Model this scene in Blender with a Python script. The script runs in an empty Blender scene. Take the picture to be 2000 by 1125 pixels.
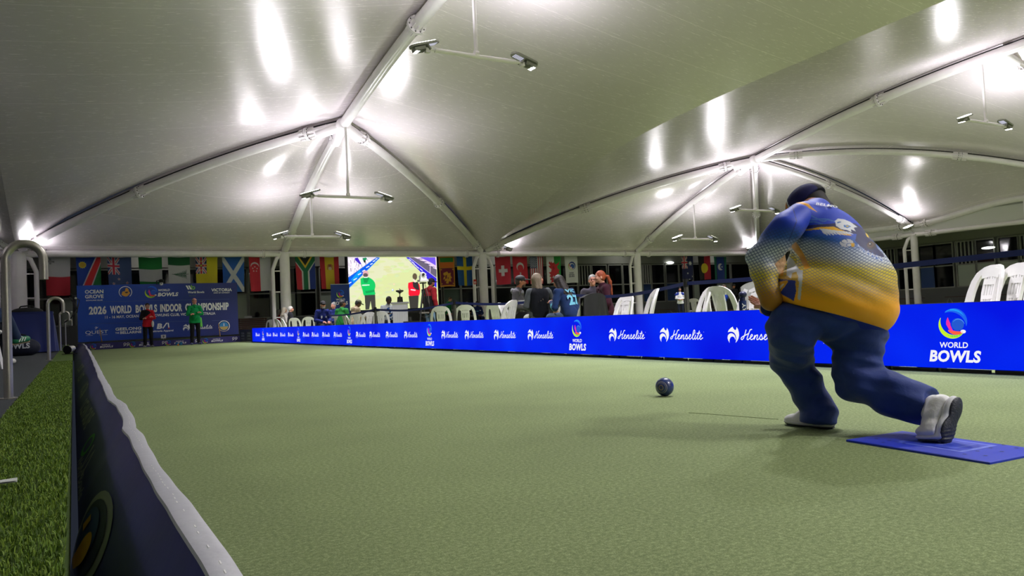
import bpy, math, random
import numpy as np
from mathutils import Vector, Matrix, geometry
from mathutils.bvhtree import BVHTree

SC = bpy.context.scene
COL = SC.collection
random.seed(7)
RNG = np.random.default_rng(7)

# ------------------------------------------------------------------ camera
F = 1486.0
CAM = np.array([0.0, 0.0, 0.6])
_a, _p, _r = math.radians(30.05), math.radians(1.98), math.atan(.0463)
_f = np.array([math.sin(_a)*math.cos(_p), math.cos(_a)*math.cos(_p), math.sin(_p)])
_R0 = np.array([math.cos(_a), -math.sin(_a), 0.0])
_U0 = np.cross(_R0, _f)
_R = _R0*math.cos(_r) - _U0*math.sin(_r)
_U = _U0*math.cos(_r) + _R0*math.sin(_r)
cd = bpy.data.cameras.new('camera')
cd.sensor_width = 36.0
cd.lens = F/2000*36.0
cd.clip_start = .05
cd.clip_end = 300
cam = bpy.data.objects.new('camera', cd)
COL.objects.link(cam)
cam.matrix_world = Matrix(((_R[0], _U[0], -_f[0], CAM[0]), (_R[1], _U[1], -_f[1], CAM[1]),
                           (_R[2], _U[2], -_f[2], CAM[2]), (0, 0, 0, 1)))
SC.camera = cam

def ray(x, y):
    return _f + _R*(x-1000)/F - _U*(y-562.5)/F
def at(x, y, X=None, Y=None, Z=None, z=None):
    """point of the place seen at photo pixel (x, y) on a plane of the world or at a depth"""
    d = ray(x, y)
    if X is not None: t = (X-CAM[0])/d[0]
    elif Y is not None: t = (Y-CAM[1])/d[1]
    elif Z is not None: t = (Z-CAM[2])/d[2]
    else: t = z
    return CAM + d*t
def proj(P):
    d = np.asarray(P, float) - CAM
    z = d @ _f
    return 1000+F*(d @ _R)/z, 562.5-F*(d @ _U)/z

# ------------------------------------------------------------------ world and exposure
w = bpy.data.worlds.new('night')
SC.world = w
w.use_nodes = True
w.node_tree.nodes['Background'].inputs[0].default_value = (.05, .06, .09, 1)
w.node_tree.nodes['Background'].inputs[1].default_value = .25
SC.view_settings.view_transform = 'Standard'
SC.view_settings.look = 'None'
SC.view_settings.gamma = 1
SC.view_settings.exposure = 0.38
SC.view_settings.use_curve_mapping = False
try:
    SC.cycles.max_bounces = 8
    SC.cycles.diffuse_bounces = 5
    SC.cycles.glossy_bounces = 3
    SC.cycles.sample_clamp_indirect = 6
    SC.cycles.caustics_reflective = False
    SC.cycles.caustics_refractive = False
except Exception:
    pass
LAMP_W = 56.0        # power of one floodlight head, upwards
LAMP_DOWN_FILL = 190.0     # and downwards, added to brighten the floor
LAMP_COL = (.95, .935, 1.0)

# ------------------------------------------------------------------ materials
def lin(c):
    out = []
    for v in c[:3]:
        v = v/255.0
        out.append(v/12.92 if v <= .04045 else ((v+.055)/1.055)**2.4)
    return tuple(out)
_mats = {}
def M(name, rgb=(128, 128, 128), rough=.55, metal=0., emit=0., noise=.0, nscale=30., bump=0., bscale=200., spec=.5, coat=0., sheen=0.):
    if name in _mats: return _mats[name]
    m = bpy.data.materials.new(name)
    m.use_nodes = True
    nt = m.node_tree; N = nt.nodes; L = nt.links
    b = N['Principled BSDF']
    c = lin(rgb)
    b.inputs['Base Color'].default_value = (*c, 1)
    b.inputs['Roughness'].default_value = rough
    b.inputs['Metallic'].default_value = metal
    b.inputs['Specular IOR Level'].default_value = spec
    b.inputs['Coat Weight'].default_value = coat
    b.inputs['Sheen Weight'].default_value = sheen
    if emit:
        b.inputs['Emission Color'].default_value = (*c, 1)
        b.inputs['Emission Strength'].default_value = emit
        b.inputs['Base Color'].default_value = (.01, .01, .01, 1)
    if noise or bump:
        tc = N.new('ShaderNodeTexCoord')
        if noise:
            n = N.new('ShaderNodeTexNoise'); n.inputs['Scale'].default_value = nscale; n.inputs['Detail'].default_value = 4
            L.new(tc.outputs['Object'], n.inputs['Vector'])
            r = N.new('ShaderNodeMapRange')
            r.inputs['From Min'].default_value = .3; r.inputs['From Max'].default_value = .7
            r.inputs['To Min'].default_value = 1-noise; r.inputs['To Max'].default_value = 1+noise
            L.new(n.outputs['Fac'], r.inputs['Value'])
            mx = N.new('ShaderNodeVectorMath'); mx.operation = 'SCALE'
            mx.inputs[0].default_value = c
            L.new(r.outputs[0], mx.inputs['Scale'])
            L.new(mx.outputs[0], b.inputs['Base Color'])
        if bump:
            n2 = N.new('ShaderNodeTexNoise'); n2.inputs['Scale'].default_value = bscale; n2.inputs['Detail'].default_value = 3
            L.new(tc.outputs['Object'], n2.inputs['Vector'])
            bp = N.new('ShaderNodeBump'); bp.inputs['Strength'].default_value = bump; bp.inputs['Distance'].default_value = .01
            L.new(n2.outputs['Fac'], bp.inputs['Height'])
            L.new(bp.outputs[0], b.inputs['Normal'])
    _mats[name] = m
    return m

def attr_mat(name, rough=.7, emit=0., bump=0., bscale=60., sheen=0., attr='Col'):
    if name in _mats: return _mats[name]
    m = bpy.data.materials.new(name); m.use_nodes = True
    N = m.node_tree.nodes; L = m.node_tree.links; b = N['Principled BSDF']
    a = N.new('ShaderNodeAttribute'); a.attribute_name = attr
    if emit:
        L.new(a.outputs['Color'], b.inputs['Emission Color']); b.inputs['Emission Strength'].default_value = emit
        b.inputs['Base Color'].default_value = (.01, .01, .01, 1)
    else:
        L.new(a.outputs['Color'], b.inputs['Base Color'])
    b.inputs['Roughness'].default_value = rough
    b.inputs['Sheen Weight'].default_value = sheen
    if bump:
        tc = N.new('ShaderNodeTexCoord')
        n2 = N.new('ShaderNodeTexNoise'); n2.inputs['Scale'].default_value = bscale; n2.inputs['Detail'].default_value = 3
        L.new(tc.outputs['Object'], n2.inputs['Vector'])
        bp = N.new('ShaderNodeBump'); bp.inputs['Strength'].default_value = bump; bp.inputs['Distance'].default_value = .01
        L.new(n2.outputs['Fac'], bp.inputs['Height']); L.new(bp.outputs[0], b.inputs['Normal'])
    _mats[name] = m
    return m

# ------------------------------------------------------------------ objects
def tag(o, label=None, cat=None, group=None, kind=None):
    if label: o['label'] = label
    if cat: o['category'] = cat
    if group: o['group'] = group
    if kind: o['kind'] = kind
    return o
def empty(name, loc=(0, 0, 0), rz=0., label=None, cat=None, group=None, kind=None):
    o = bpy.data.objects.new(name, None); COL.objects.link(o)
    o.location = loc; o.rotation_euler = (0, 0, rz); o.empty_display_size = .1
    return tag(o, label, cat, group, kind)
def link_mesh(name, me, mats, parent=None, smooth=False):
    o = bpy.data.objects.new(name, me); COL.objects.link(o)
    for m in (mats if isinstance(mats, (list, tuple)) else [mats]):
        me.materials.append(m)
    if smooth:
        me.shade_smooth()
    if parent is not None: o.parent = parent
    return o
def copy_tree(o, parent=None):
    c = o.copy(); COL.objects.link(c); c.parent = parent
    for ch in list(o.children): copy_tree(ch, c)
    return c

class MB:
    """collects boxes, bars, tubes ... and links them as one mesh"""
    def __init__(s): s.v = []; s.f = []; s.mi = []
    def add(s, vs, fs, mi=0):
        k = len(s.v); s.v += [tuple(map(float, p)) for p in vs]
        s.f += [tuple(i+k for i in f) for f in fs]; s.mi += [mi]*len(fs); return s
    def box(s, c, size, R=None, mi=0, taper=1.):
        hx, hy, hz = [q/2 for q in size]
        vs = [np.array((sx*hx*(taper if sz > 0 else 1), sy*hy*(taper if sz > 0 else 1), sz*hz)) for sz in (-1, 1) for sy in (-1, 1) for sx in (-1, 1)]
        if R is not None: vs = [np.asarray(R) @ p for p in vs]
        vs = [p+np.asarray(c, float) for p in vs]
        return s.add(vs, [(0, 2, 3, 1), (4, 5, 7, 6), (0, 1, 5, 4), (2, 6, 7, 3), (0, 4, 6, 2), (1, 3, 7, 5)], mi)
    def bar(s, p0, p1, wd, ht, up=(0, 0, 1), mi=0):
        p0 = np.asarray(p0, float); p1 = np.asarray(p1, float); d = p1-p0; l = np.linalg.norm(d); d = d/l
        r = np.cross(d, up); r = r/np.linalg.norm(r); u = np.cross(r, d)
        return s.box((p0+p1)/2, (wd, l, ht), np.array([r, d, u]).T, mi)
    def tube(s, pts, r, n=10, mi=0, cap=True, flat=1.):
        pts = [np.asarray(p, float) for p in pts]; m = len(pts)
        rr = r if hasattr(r, '__len__') else [r]*m
        t0 = pts[1]-pts[0]; t0 = t0/np.linalg.norm(t0)
        ref = np.array((0, 0, 1.)) if abs(t0[2]) < .9 else np.array((1., 0, 0))
        u = np.cross(t0, ref); u /= np.linalg.norm(u)
        vs = []
        for i in range(m):
            t = pts[min(i+1, m-1)]-pts[max(i-1, 0)]; t = t/np.linalg.norm(t)
            u = u - t*(u @ t); u /= np.linalg.norm(u); w2 = np.cross(t, u)
            for j in range(n):
                a = 2*math.pi*j/n
                vs.append(pts[i]+rr[i]*(u*math.cos(a)+w2*math.sin(a)*flat))
        fs = []
        for i in range(m-1):
            for j in range(n):
                a, b = i*n+j, i*n+(j+1) % n
                fs.append((a, b, b+n, a+n))
        if cap: fs.append(tuple(range(n))[::-1]); fs.append(tuple(range((m-1)*n, m*n)))
        return s.add(vs, fs, mi)
    def cyl(s, p0, p1, r, r1=None, n=16, mi=0): return s.tube([p0, p1], [r, r if r1 is None else r1], n, mi)
    def lathe(s, prof, c=(0, 0, 0), n=20, mi=0):
        vs = []; m = len(prof)
        for (r, z) in prof:
            for j in range(n):
                a = 2*math.pi*j/n
                vs.append((c[0]+r*math.cos(a), c[1]+r*math.sin(a), c[2]+z))
        fs = [(i*n+j, i*n+(j+1) % n, (i+1)*n+(j+1) % n, (i+1)*n+j) for i in range(m-1) for j in range(n)]
        fs.append(tuple(range(n))[::-1]); fs.append(tuple(range((m-1)*n, m*n)))
        return s.add(vs, fs, mi)
    def ell(s, c, r, n=14, mi=0, R=None):
        vs = []; m = n//2+1
        for i in range(m+1):
            a = math.pi*i/m
            for j in range(n):
                b = 2*math.pi*j/n
                p = np.array((r[0]*math.sin(a)*math.cos(b), r[1]*math.sin(a)*math.sin(b), -r[2]*math.cos(a)))
                if R is not None: p = np.asarray(R) @ p
                vs.append(p+np.asarray(c, float))
        fs = [(i*n+j, i*n+(j+1) % n, (i+1)*n+(j+1) % n, (i+1)*n+j) for i in range(m) for j in range(n)]
        return s.add(vs, fs, mi)
    def prism(s, poly, depth, T, mi=0):
        """poly in 2-D, T maps (x, y, z) to a point; z from 0 to depth"""
        n = len(poly)
        tri = geometry.tessellate_polygon([[Vector((p[0], p[1], 0)) for p in poly]])
        vs = [T(p[0], p[1], 0.) for p in poly]+[T(p[0], p[1], depth) for p in poly]
        fs = [tuple(t) for t in tri]+[tuple(i+n for i in t[::-1]) for t in tri]+[(i, (i+1) % n, (i+1) % n+n, i+n) for i in range(n)]
        return s.add(vs, fs, mi)
    def grid(s, fn, nu, nv, mi=0, us=(0., 1.), vs_=(0., 1.)):
        vs = [fn(us[0]+(us[1]-us[0])*i/nu, vs_[0]+(vs_[1]-vs_[0])*j/nv) for j in range(nv+1) for i in range(nu+1)]
        fs = [(j*(nu+1)+i, j*(nu+1)+i+1, (j+1)*(nu+1)+i+1, (j+1)*(nu+1)+i) for j in range(nv) for i in range(nu)]
        return s.add(vs, fs, mi)
    def build(s, name, mats, parent=None, smooth=False, fix=True):
        me = bpy.data.meshes.new(name)
        me.from_pydata(s.v, [], s.f)
        if any(s.mi): me.polygons.foreach_set('material_index', s.mi)
        if fix:
            import bmesh
            bm = bmesh.new(); bm.from_mesh(me)
            bmesh.ops.recalc_face_normals(bm, faces=bm.faces); bm.to_mesh(me); bm.free()
        o = link_mesh(name, me, mats, parent)
        if smooth:
            me.shade_smooth()
            try: me.set_sharp_from_angle(angle=math.radians(40))
            except Exception: pass
        return o

# ------------------------------------------------------------------ flat prints (lettering, logos)
_tc = {}
def text_mesh(s, bold=0., shear=0., sx=1.):
    """triangles of a line of lettering, cap height about 0.73 at size 1, centred horizontally on 0"""
    k = (s, bold, shear)
    if k not in _tc:
        cu = bpy.data.curves.new('lettering', 'FONT'); cu.body = s; cu.size = 1; cu.offset = bold; cu.shear = shear
        cu.resolution_u = 3; cu.space_character = 1.0 + bold*1.2
        ob = bpy.data.objects.new('lettering', cu)
        me = bpy.data.meshes.new_from_object(ob)
        vs = np.array([tuple(v.co) for v in me.vertices]) if len(me.vertices) else np.zeros((0, 3))
        fs = [tuple(p.vertices) for p in me.polygons]
        bpy.data.objects.remove(ob); bpy.data.meshes.remove(me)
        _tc[k] = (vs, fs)
    return _tc[k]

class Art:
    """flat print: coloured outlines on a surface given by map(u, v, lift)"""
    def __init__(s, mp, lift=.0015): s.mp = mp; s.lift = lift; s.mb = MB(); s.keys = []; s.layer = 1
    def _mi(s, c):
        if c not in s.keys: s.keys.append(c)
        return s.keys.index(c)
    def raw(s, vs, fs, c):
        s.mb.add([s.mp(p[0], p[1], s.lift*s.layer) for p in vs], fs, s._mi(c)); return s
    def poly(s, pts, c):
        pts = [q for i, q in enumerate(pts) if i == 0 or abs(q[0]-pts[i-1][0])+abs(q[1]-pts[i-1][1]) > 1e-9]
        tri = geometry.tessellate_polygon([[Vector((p[0], p[1], 0)) for p in pts]])
        return s.raw(pts, [tuple(t) for t in tri], c)
    def rect(s, x0, y0, x1, y1, c): return s.poly([(x0, y0), (x1, y0), (x1, y1), (x0, y1)], c)
    def up(s): s.layer += 1; return s
    def text(s, t, x, y, h, c, bold=.02, shear=0., width=None, align='c'):
        """h = cap height; (x, y) = centre (or left) of the baseline"""
        vs, fs = text_mesh(t, bold, shear)
        if not len(vs): return s
        vs = vs.copy(); k = h/.73
        x0, x1 = vs[:, 0].min(), vs[:, 0].max()
        kx = k if width is None else width/(x1-x0)
        off = {'c': (x0+x1)/2, 'l': x0, 'r': x1}[align]
        return s.raw([((p[0]-off)*kx+x, p[1]*k+y) for p in vs], fs, c)
    def stroke(s, pts, wd, c, w1=None):
        n = len(pts)
        if n < 2: return s
        L, Rr = [], []
        for i in range(n):
            a = pts[max(i-1, 0)]; b = pts[min(i+1, n-1)]
            dx, dy = b[0]-a[0], b[1]-a[1]; l = math.hypot(dx, dy) or 1
            ww = (wd if w1 is None else wd+(w1-wd)*i/(n-1))/2
            L.append((pts[i][0]-dy/l*ww, pts[i][1]+dx/l*ww)); Rr.append((pts[i][0]+dy/l*ww, pts[i][1]-dx/l*ww))
        s.raw(L+Rr, [(i, i+1, n+i+1, n+i) for i in range(n-1)], c); return s
    def arc(s, cx, cy, r, a0, a1, w0, c, wm=None, w1=None, n=20, sy=1.):
        """ring segment, angles in degrees, width w0 -> wm (middle) -> w1"""
        wm = w0 if wm is None else wm; w1 = w0 if w1 is None else w1
        A, B = [], []
        for i in range(n+1):
            t = i/n; a = math.radians(a0+(a1-a0)*t)
            ww = (w0+(wm-w0)*math.sin(math.pi*t)+(w1-w0)*t)/2 if t < .5 else (w1+(wm-w1)*math.sin(math.pi*t)+(w0-w1)*(1-t))/2
            A.append((cx+(r+ww)*math.cos(a), cy+sy*(r+ww)*math.sin(a))); B.append((cx+(r-ww)*math.cos(a), cy+sy*(r-ww)*math.sin(a)))
        s.raw(A+B, [(i, i+1, n+2+i, n+1+i) for i in range(n)], c); return s
    def disc(s, cx, cy, r, c, n=24, ry=None):
        ry = ry or r
        return s.poly([(cx+r*math.cos(2*math.pi*i/n), cy+ry*math.sin(2*math.pi*i/n)) for i in range(n)], c)
    def build(s, name, parent, emit=0., rough=.5):
        mats = []
        for c in s.keys:
            mats.append(M(('glow_' if emit else 'print_')+'%d_%d_%d' % tuple(c) + ('_%.1f' % emit if emit else ''), c, rough, emit=emit))
        o = s.mb.build(name, mats, parent, fix=False)
        return o

def bez(*P, n=10):
    """smooth line through control points (Catmull-Rom)"""
    P = [np.asarray(p, float) for p in P]; out = []
    Q = [2*P[0]-P[1]]+P+[2*P[-1]-P[-2]]
    for i in range(1, len(Q)-2):
        for k in range(n):
            t = k/n
            out.append(.5*((2*Q[i])+(-Q[i-1]+Q[i+1])*t+(2*Q[i-1]-5*Q[i]+4*Q[i+1]-Q[i+2])*t*t+(-Q[i-1]+3*Q[i]-3*Q[i+1]+Q[i+2])*t**3))
    out.append(P[-1]); return [tuple(p) for p in out]

# ---- marks used in several places
WHITE = (240, 240, 245)
def swirl(A, cx, cy, R, dim=1.):
    """the round swirl mark: blue arcs above right, lime arc at left and below, magenta and orange inside"""
    k = lambda c: tuple(int(v*dim) for v in c)
    A.arc(cx, cy, R*.93, 152, 330, R*.02, k((196, 236, 40)), wm=R*.30, w1=R*.03, n=28)
    A.arc(cx+R*.02, cy, R*.90, 240, 322, R*.03, k((40, 200, 90)), wm=R*.16, w1=R*.03)
    A.up()
    A.arc(cx+R*.04, cy+R*.02, R*.93, -12, 126, R*.03, k((16, 96, 235)), wm=R*.34, w1=R*.02, n=24)
    A.arc(cx+R*.02, cy+R*.03, R*.96, 30, 122, R*.01, k((40, 180, 250)), wm=R*.12, w1=R*.01)
    A.disc(cx+R*.36, cy-R*.06, R*.44, k((24, 84, 205)))
    A.up()
    A.arc(cx+R*.80, cy+R*.22, R*1.12, 168, 226, R*.02, k((235, 40, 160)), wm=R*.28, w1=R*.10)
    A.arc(cx+R*.30, cy+R*.46, R*1.12, 236, 290, R*.08, k((250, 90, 60)), wm=R*.27, w1=R*.12)
    A.arc(cx+R*.42, cy-R*.10, R*.42, 10, 150, R*.02, k((70, 140, 240)), wm=R*.07, w1=R*.02)
    A.disc(cx+R*.72, cy-R*.56, R*.19, WHITE, ry=R*.13)
    A.up()
def hen_icon(A, cx, cy, h, c=WHITE):
    """white mark of three curved feathers forming a helmet-like arch"""
    k = h
    P = lambda pts: A.poly([(cx+x*k*1.2, cy+y*k) for x, y in pts], c)
    q = lambda *L: [((x-88)/183., (863-y)/183.) for x, y in L]
    P(q((22, 836), (34, 812), (58, 790), (88, 772), (94, 792), (108, 808), (122, 812), (132, 798), (136, 778), (152, 800), (161, 835), (162, 870), (152, 905), (136, 932), (112, 956), (122, 925), (125, 895), (118, 866), (102, 842), (78, 830), (50, 829)))
    P(q((38, 957), (22, 930), (14, 902), (20, 874), (38, 854), (64, 846), (90, 854), (108, 872), (116, 900), (112, 925), (104, 900), (90, 886), (70, 884), (52, 896), (40, 918), (36, 940)))

# cursive word "Henselite" drawn with a pen: each entry is one stroke
_HEN = [
    [(.30, 1.0), (.22, .55), (.12, .12), (.0, -.02), (-.08, .08), (.02, .26), (.3, .46), (.56, .62)],
    [(.78, 1.02), (.64, .98), (.56, .72), (.46, .3), (.42, .04), (.5, -.02), (.64, .12)],
    [(.64, .12), (.80, .30), (.86, .44), (.78, .50), (.70, .32), (.70, .08), (.80, -.02), (.96, .10)],
    [(.96, .10), (1.06, .44), (1.04, .30), (1.0, .0), (1.12, .34), (1.24, .46), (1.28, .36), (1.22, .06), (1.30, -.02), (1.42, .12)],
    [(1.42, .12), (1.56, .50), (1.60, .40), (1.66, .14), (1.58, -.02), (1.46, .06), (1.62, .0), (1.76, .12)],
    [(1.76, .12), (1.92, .30), (1.98, .44), (1.90, .50), (1.82, .32), (1.82, .08), (1.92, -.02), (2.06, .12)],
    [(2.06, .12), (2.26, .50), (2.36, .86), (2.30, 1.0), (2.22, .84), (2.16, .34), (2.18, .04), (2.26, -.02), (2.36, .10)],
    [(2.36, .10), (2.46, .46), (2.40, .14), (2.44, -.02), (2.56, .10)],
    [(2.56, .10), (2.72, .50), (2.80, .92), (2.70, .50), (2.64, .14), (2.70, -.02), (2.84, .12)],
    [(2.56, .62), (2.90, .68)],
    [(2.84, .12), (2.98, .30), (3.04, .44), (2.96, .50), (2.88, .32), (2.88, .08), (2.98, -.02), (3.18, .16)],
]
def hen_word(A, x, y, h, c=WHITE, wd=.085, fine=5):
    """cap height h, from x to x + 3.25 h*0.86"""
    kx = h*1.60
    for st in _HEN:
        A.stroke([(x+(p[0]+p[1]*.10)*kx, y+p[1]*h) for p in bez(*st, n=fine)], wd*h*1.2, c)
    A.disc(x+2.50*kx, y+.66*h, .05*h, c, n=8)
    A.disc(x+3.30*kx, y+.78*h, .035*h, c, n=8)

# ------------------------------------------------------------------ rasters for flags and the screen picture
class Cv:
    def __init__(s, w, h, bg, ss=2):
        s.w, s.h, s.ss = w, h, ss
        s.a = np.empty((h*ss, w*ss, 3)); s.a[:] = lin(bg)
        s.asp = h/w            # coordinates: x 0..1, y 0..asp (downwards)
        yy, xx = np.mgrid[0:h*ss, 0:w*ss]
        s.x = (xx+.5)/(w*ss); s.y = (yy+.5)/(w*ss)
    def poly(s, pts, c):
        pts = [(float(p[0]), float(p[1])) for p in pts]
        xs = [p[0] for p in pts]; ys = [p[1] for p in pts]; k = s.w*s.ss
        i0, i1 = max(0, int(min(ys)*k)), min(s.a.shape[0], int(max(ys)*k)+2)
        j0, j1 = max(0, int(min(xs)*k)), min(s.a.shape[1], int(max(xs)*k)+2)
        if i1 <= i0 or j1 <= j0: return s
        X = s.x[i0:i1, j0:j1]; Y = s.y[i0:i1, j0:j1]; ins = np.zeros(X.shape, bool); n = len(pts)
        for a in range(n):
            x0, y0 = pts[a]; x1, y1 = pts[(a+1) % n]
            if y0 == y1: continue
            ins ^= ((y0 > Y) != (y1 > Y)) & (X < (x1-x0)*(Y-y0)/(y1-y0)+x0)
        s.a[i0:i1, j0:j1][ins] = lin(c); return s
    def rect(s, x0, y0, x1, y1, c): return s.poly([(x0, y0), (x1, y0), (x1, y1), (x0, y1)], c)
    def disc(s, cx, cy, r, c, ry=None):
        ry = ry or r
        m = ((s.x-cx)/r)**2+((s.y-cy)/ry)**2 < 1; s.a[m] = lin(c); return s
    def line(s, pts, wd, c):
        for a, b in zip(pts[:-1], pts[1:]):
            dx, dy = b[0]-a[0], b[1]-a[1]; l2 = dx*dx+dy*dy or 1e-9
            t = np.clip(((s.x-a[0])*dx+(s.y-a[1])*dy)/l2, 0, 1)
            m = (s.x-a[0]-t*dx)**2+(s.y-a[1]-t*dy)**2 < (wd/2)**2; s.a[m] = lin(c)
        return s
    def star(s, cx, cy, r, c, n=5, inner=.42, rot=0.):
        return s.poly([(cx+(r if i % 2 == 0 else r*inner)*math.sin(math.pi*i/n+rot), cy-(r if i % 2 == 0 else r*inner)*math.cos(math.pi*i/n+rot)) for i in range(2*n)], c)
    def get(s): return s.a.reshape(s.h, s.ss, s.w, s.ss, 3).mean((1, 3))
def raster_mesh(name, cv, fn, mat, parent=None):
    """grid of cells coloured by the raster; fn(u, v) with v downwards, both 0..1"""
    w, h = cv.w, cv.h
    vs = [fn(i/w, j/h) for j in range(h+1) for i in range(w+1)]
    fs = [(j*(w+1)+i, (j+1)*(w+1)+i, (j+1)*(w+1)+i+1, j*(w+1)+i+1) for j in range(h) for i in range(w)]
    me = bpy.data.meshes.new(name); me.from_pydata([tuple(map(float, p)) for p in vs], [], fs)
    ca = me.color_attributes.new('Col', 'FLOAT_COLOR', 'CORNER')
    c = np.ones((h*w, 4, 4)); c[:, :, :3] = cv.get().reshape(-1, 1, 3)
    ca.data.foreach_set('color', c.ravel().astype(np.float32))
    return link_mesh(name, me, mat, parent, smooth=True)
# ------------------------------------------------------------------ smooth bodies: blended rounded volumes turned into one surface
class Sdf:
    def __init__(s, vox): s.vox = vox; s.p = []; s.cuts = []; s.warp = None
    def cap(s, a, b, ra, rb=None, k=.02, flat=None, sub=False):
        """tapered limb from a to b; flat = (direction, factor) scales the section along a direction"""
        a = np.asarray(a, float); b = np.asarray(b, float); rb = ra if rb is None else rb
        s.p.append(('c', a, b, ra, rb, k, flat, sub)); return s
    def ell(s, c, r, R=None, k=.02, sub=False):
        s.p.append(('e', np.asarray(c, float), np.asarray(r, float), R, None, k, None, sub)); return s
    def cut(s, p, n):
        """remove what lies on the n side of the plane through p"""
        n = np.asarray(n, float); s.cuts.append((np.asarray(p, float), n/np.linalg.norm(n))); return s
    def _box(s, q):
        if q[0] == 'c':
            r = max(q[3], q[4])*(max(1, q[6][1]) if q[6] else 1); lo = np.minimum(q[1], q[2])-r; hi = np.maximum(q[1], q[2])+r
        else:
            r = q[2].max() if q[3] is not None else q[2]; lo = q[1]-r; hi = q[1]+r
        return lo, hi
    def mesh(s, name):
        v = s.vox
        B = [s._box(q) for q in s.p if not q[7]]
        lo = np.min([b[0] for b in B], 0)-4*v; hi = np.max([b[1] for b in B], 0)+4*v
        n = np.ceil((hi-lo)/v).astype(int)+1
        ax = [lo[i]+v*np.arange(n[i]) for i in range(3)]
        G = np.full(n, .5, np.float32)
        for q in s.p:
            b0, b1 = s._box(q); mg = q[5]+3*v
            i0 = np.clip(((b0-mg-lo)/v).astype(int), 0, n); i1 = np.clip(((b1+mg-lo)/v).astype(int)+2, 0, n)
            if (i1 <= i0).any(): continue
            X = ax[0][i0[0]:i1[0]].astype(np.float32)[:, None, None]; Y = ax[1][i0[1]:i1[1]].astype(np.float32)[None, :, None]; Z = ax[2][i0[2]:i1[2]].astype(np.float32)[None, None, :]
            if q[0] == 'c':
                a, b, ra, rb = q[1:5]
                px, py, pz = X-a[0], Y-a[1], Z-a[2]; d = b-a; l2 = d @ d or 1e-9
                h = np.clip((px*d[0]+py*d[1]+pz*d[2])/l2, 0, 1)
                ex, ey, ez = px-h*d[0], py-h*d[1], pz-h*d[2]
                if q[6]:
                    fd, ff = np.asarray(q[6][0], float), q[6][1]; fd = fd/np.linalg.norm(fd)
                    t = (ex*fd[0]+ey*fd[1]+ez*fd[2])*(1/ff-1); ex, ey, ez = ex+t*fd[0], ey+t*fd[1], ez+t*fd[2]
                D = np.sqrt(ex*ex+ey*ey+ez*ez)-(ra+(rb-ra)*h)
            else:
                c, r, R = q[1:4]
                px, py, pz = X-c[0], Y-c[1], Z-c[2]
                if R is not None:
                    R = np.asarray(R, float)       # columns = axes
                    px, py, pz = (px*R[0, 0]+py*R[1, 0]+pz*R[2, 0]), (px*R[0, 1]+py*R[1, 1]+pz*R[2, 1]), (px*R[0, 2]+py*R[1, 2]+pz*R[2, 2])
                k0 = np.sqrt((px/r[0])**2+(py/r[1])**2+(pz/r[2])**2)
                k1 = np.sqrt((px/r[0]**2)**2+(py/r[1]**2)**2+(pz/r[2]**2)**2)+1e-9
                D = k0*(k0-1)/k1
            V = G[i0[0]:i1[0], i0[1]:i1[1], i0[2]:i1[2]]; k = q[5]
            if q[7]:
                h = np.clip(.5-.5*(V+D)/k, 0, 1); V[:] = V*(1-h)+(-D)*h+k*h*(1-h)
            else:
                h = np.clip(.5+.5*(D-V)/k, 0, 1); V[:] = D*(1-h)+V*h-k*h*(1-h)
        for p, nn in s.cuts:
            D = (ax[0]-p[0])[:, None, None]*nn[0]+(ax[1]-p[1])[None, :, None]*nn[1]+(ax[2]-p[2])[None, None, :]*nn[2]
            G = np.maximum(G, D.astype(np.float32))
        if s.warp is not None:
            G = G + s.warp(ax[0][:, None, None], ax[1][None, :, None], ax[2][None, None, :]).astype(np.float32)
        S = G < 0
        C = np.zeros([m-1 for m in G.shape], np.uint8)
        for i in (0, 1):
            for j in (0, 1):
                for k in (0, 1):
                    C += S[i:S.shape[0]-1+i, j:S.shape[1]-1+j, k:S.shape[2]-1+k]
        act = np.argwhere((C > 0) & (C < 8))
        idx = np.full(C.shape, -1, np.int32); idx[tuple(act.T)] = np.arange(len(act))
        acc = np.zeros((len(act), 3)); cnt = np.zeros(len(act))
        cor = [(i, j, k) for i in (0, 1) for j in (0, 1) for k in (0, 1)]
        for a in cor:
            for d in range(3):
                if a[d]: continue
                b = list(a); b[d] = 1
                ga = G[tuple((act+a).T)]; gb = G[tuple((act+b).T)]
                m = (ga < 0) != (gb < 0)
                t = ga/(ga-gb+1e-12)
                P = np.tile(np.array(a, float), (len(act), 1)); P[:, d] = t
                acc[m] += P[m]; cnt[m] += 1
        verts = lo+v*(act+acc/cnt[:, None])
        quads = []
        for d in range(3):
            e, f_ = (d+1) % 3, (d+2) % 3
            sl = [slice(None)]*3; sl2 = [slice(None)]*3
            sl[d] = slice(0, -1); sl2[d] = slice(1, None)
            ch = S[tuple(sl)] != S[tuple(sl2)]
            E = np.argwhere(ch)
            E = E[(E[:, e] > 0) & (E[:, f_] > 0) & (E[:, e] < C.shape[e]) & (E[:, f_] < C.shape[f_])]
            if not len(E): continue
            o = np.zeros((4, 3), int); o[1, e] = -1; o[2, e] = -1; o[2, f_] = -1; o[3, f_] = -1
            q = np.stack([idx[tuple((E+oo).T)] for oo in o], 1)
            neg = S[tuple(E.T)]
            q[~neg] = q[~neg][:, ::-1]
            quads.append(q[(q >= 0).all(1)])
        Q = np.concatenate(quads)
        me = bpy.data.meshes.new(name)
        me.vertices.add(len(verts)); me.vertices.foreach_set('co', verts.ravel().astype(np.float32))
        me.loops.add(len(Q)*4); me.loops.foreach_set('vertex_index', Q.ravel().astype(np.int32))
        me.polygons.add(len(Q)); me.polygons.foreach_set('loop_start', (np.arange(len(Q))*4).astype(np.int32))
        me.update(calc_edges=True); me.validate()
        return me
    def build(s, name, mats, parent=None):
        return link_mesh(name, s.mesh(name), mats, parent, smooth=True)

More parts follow.
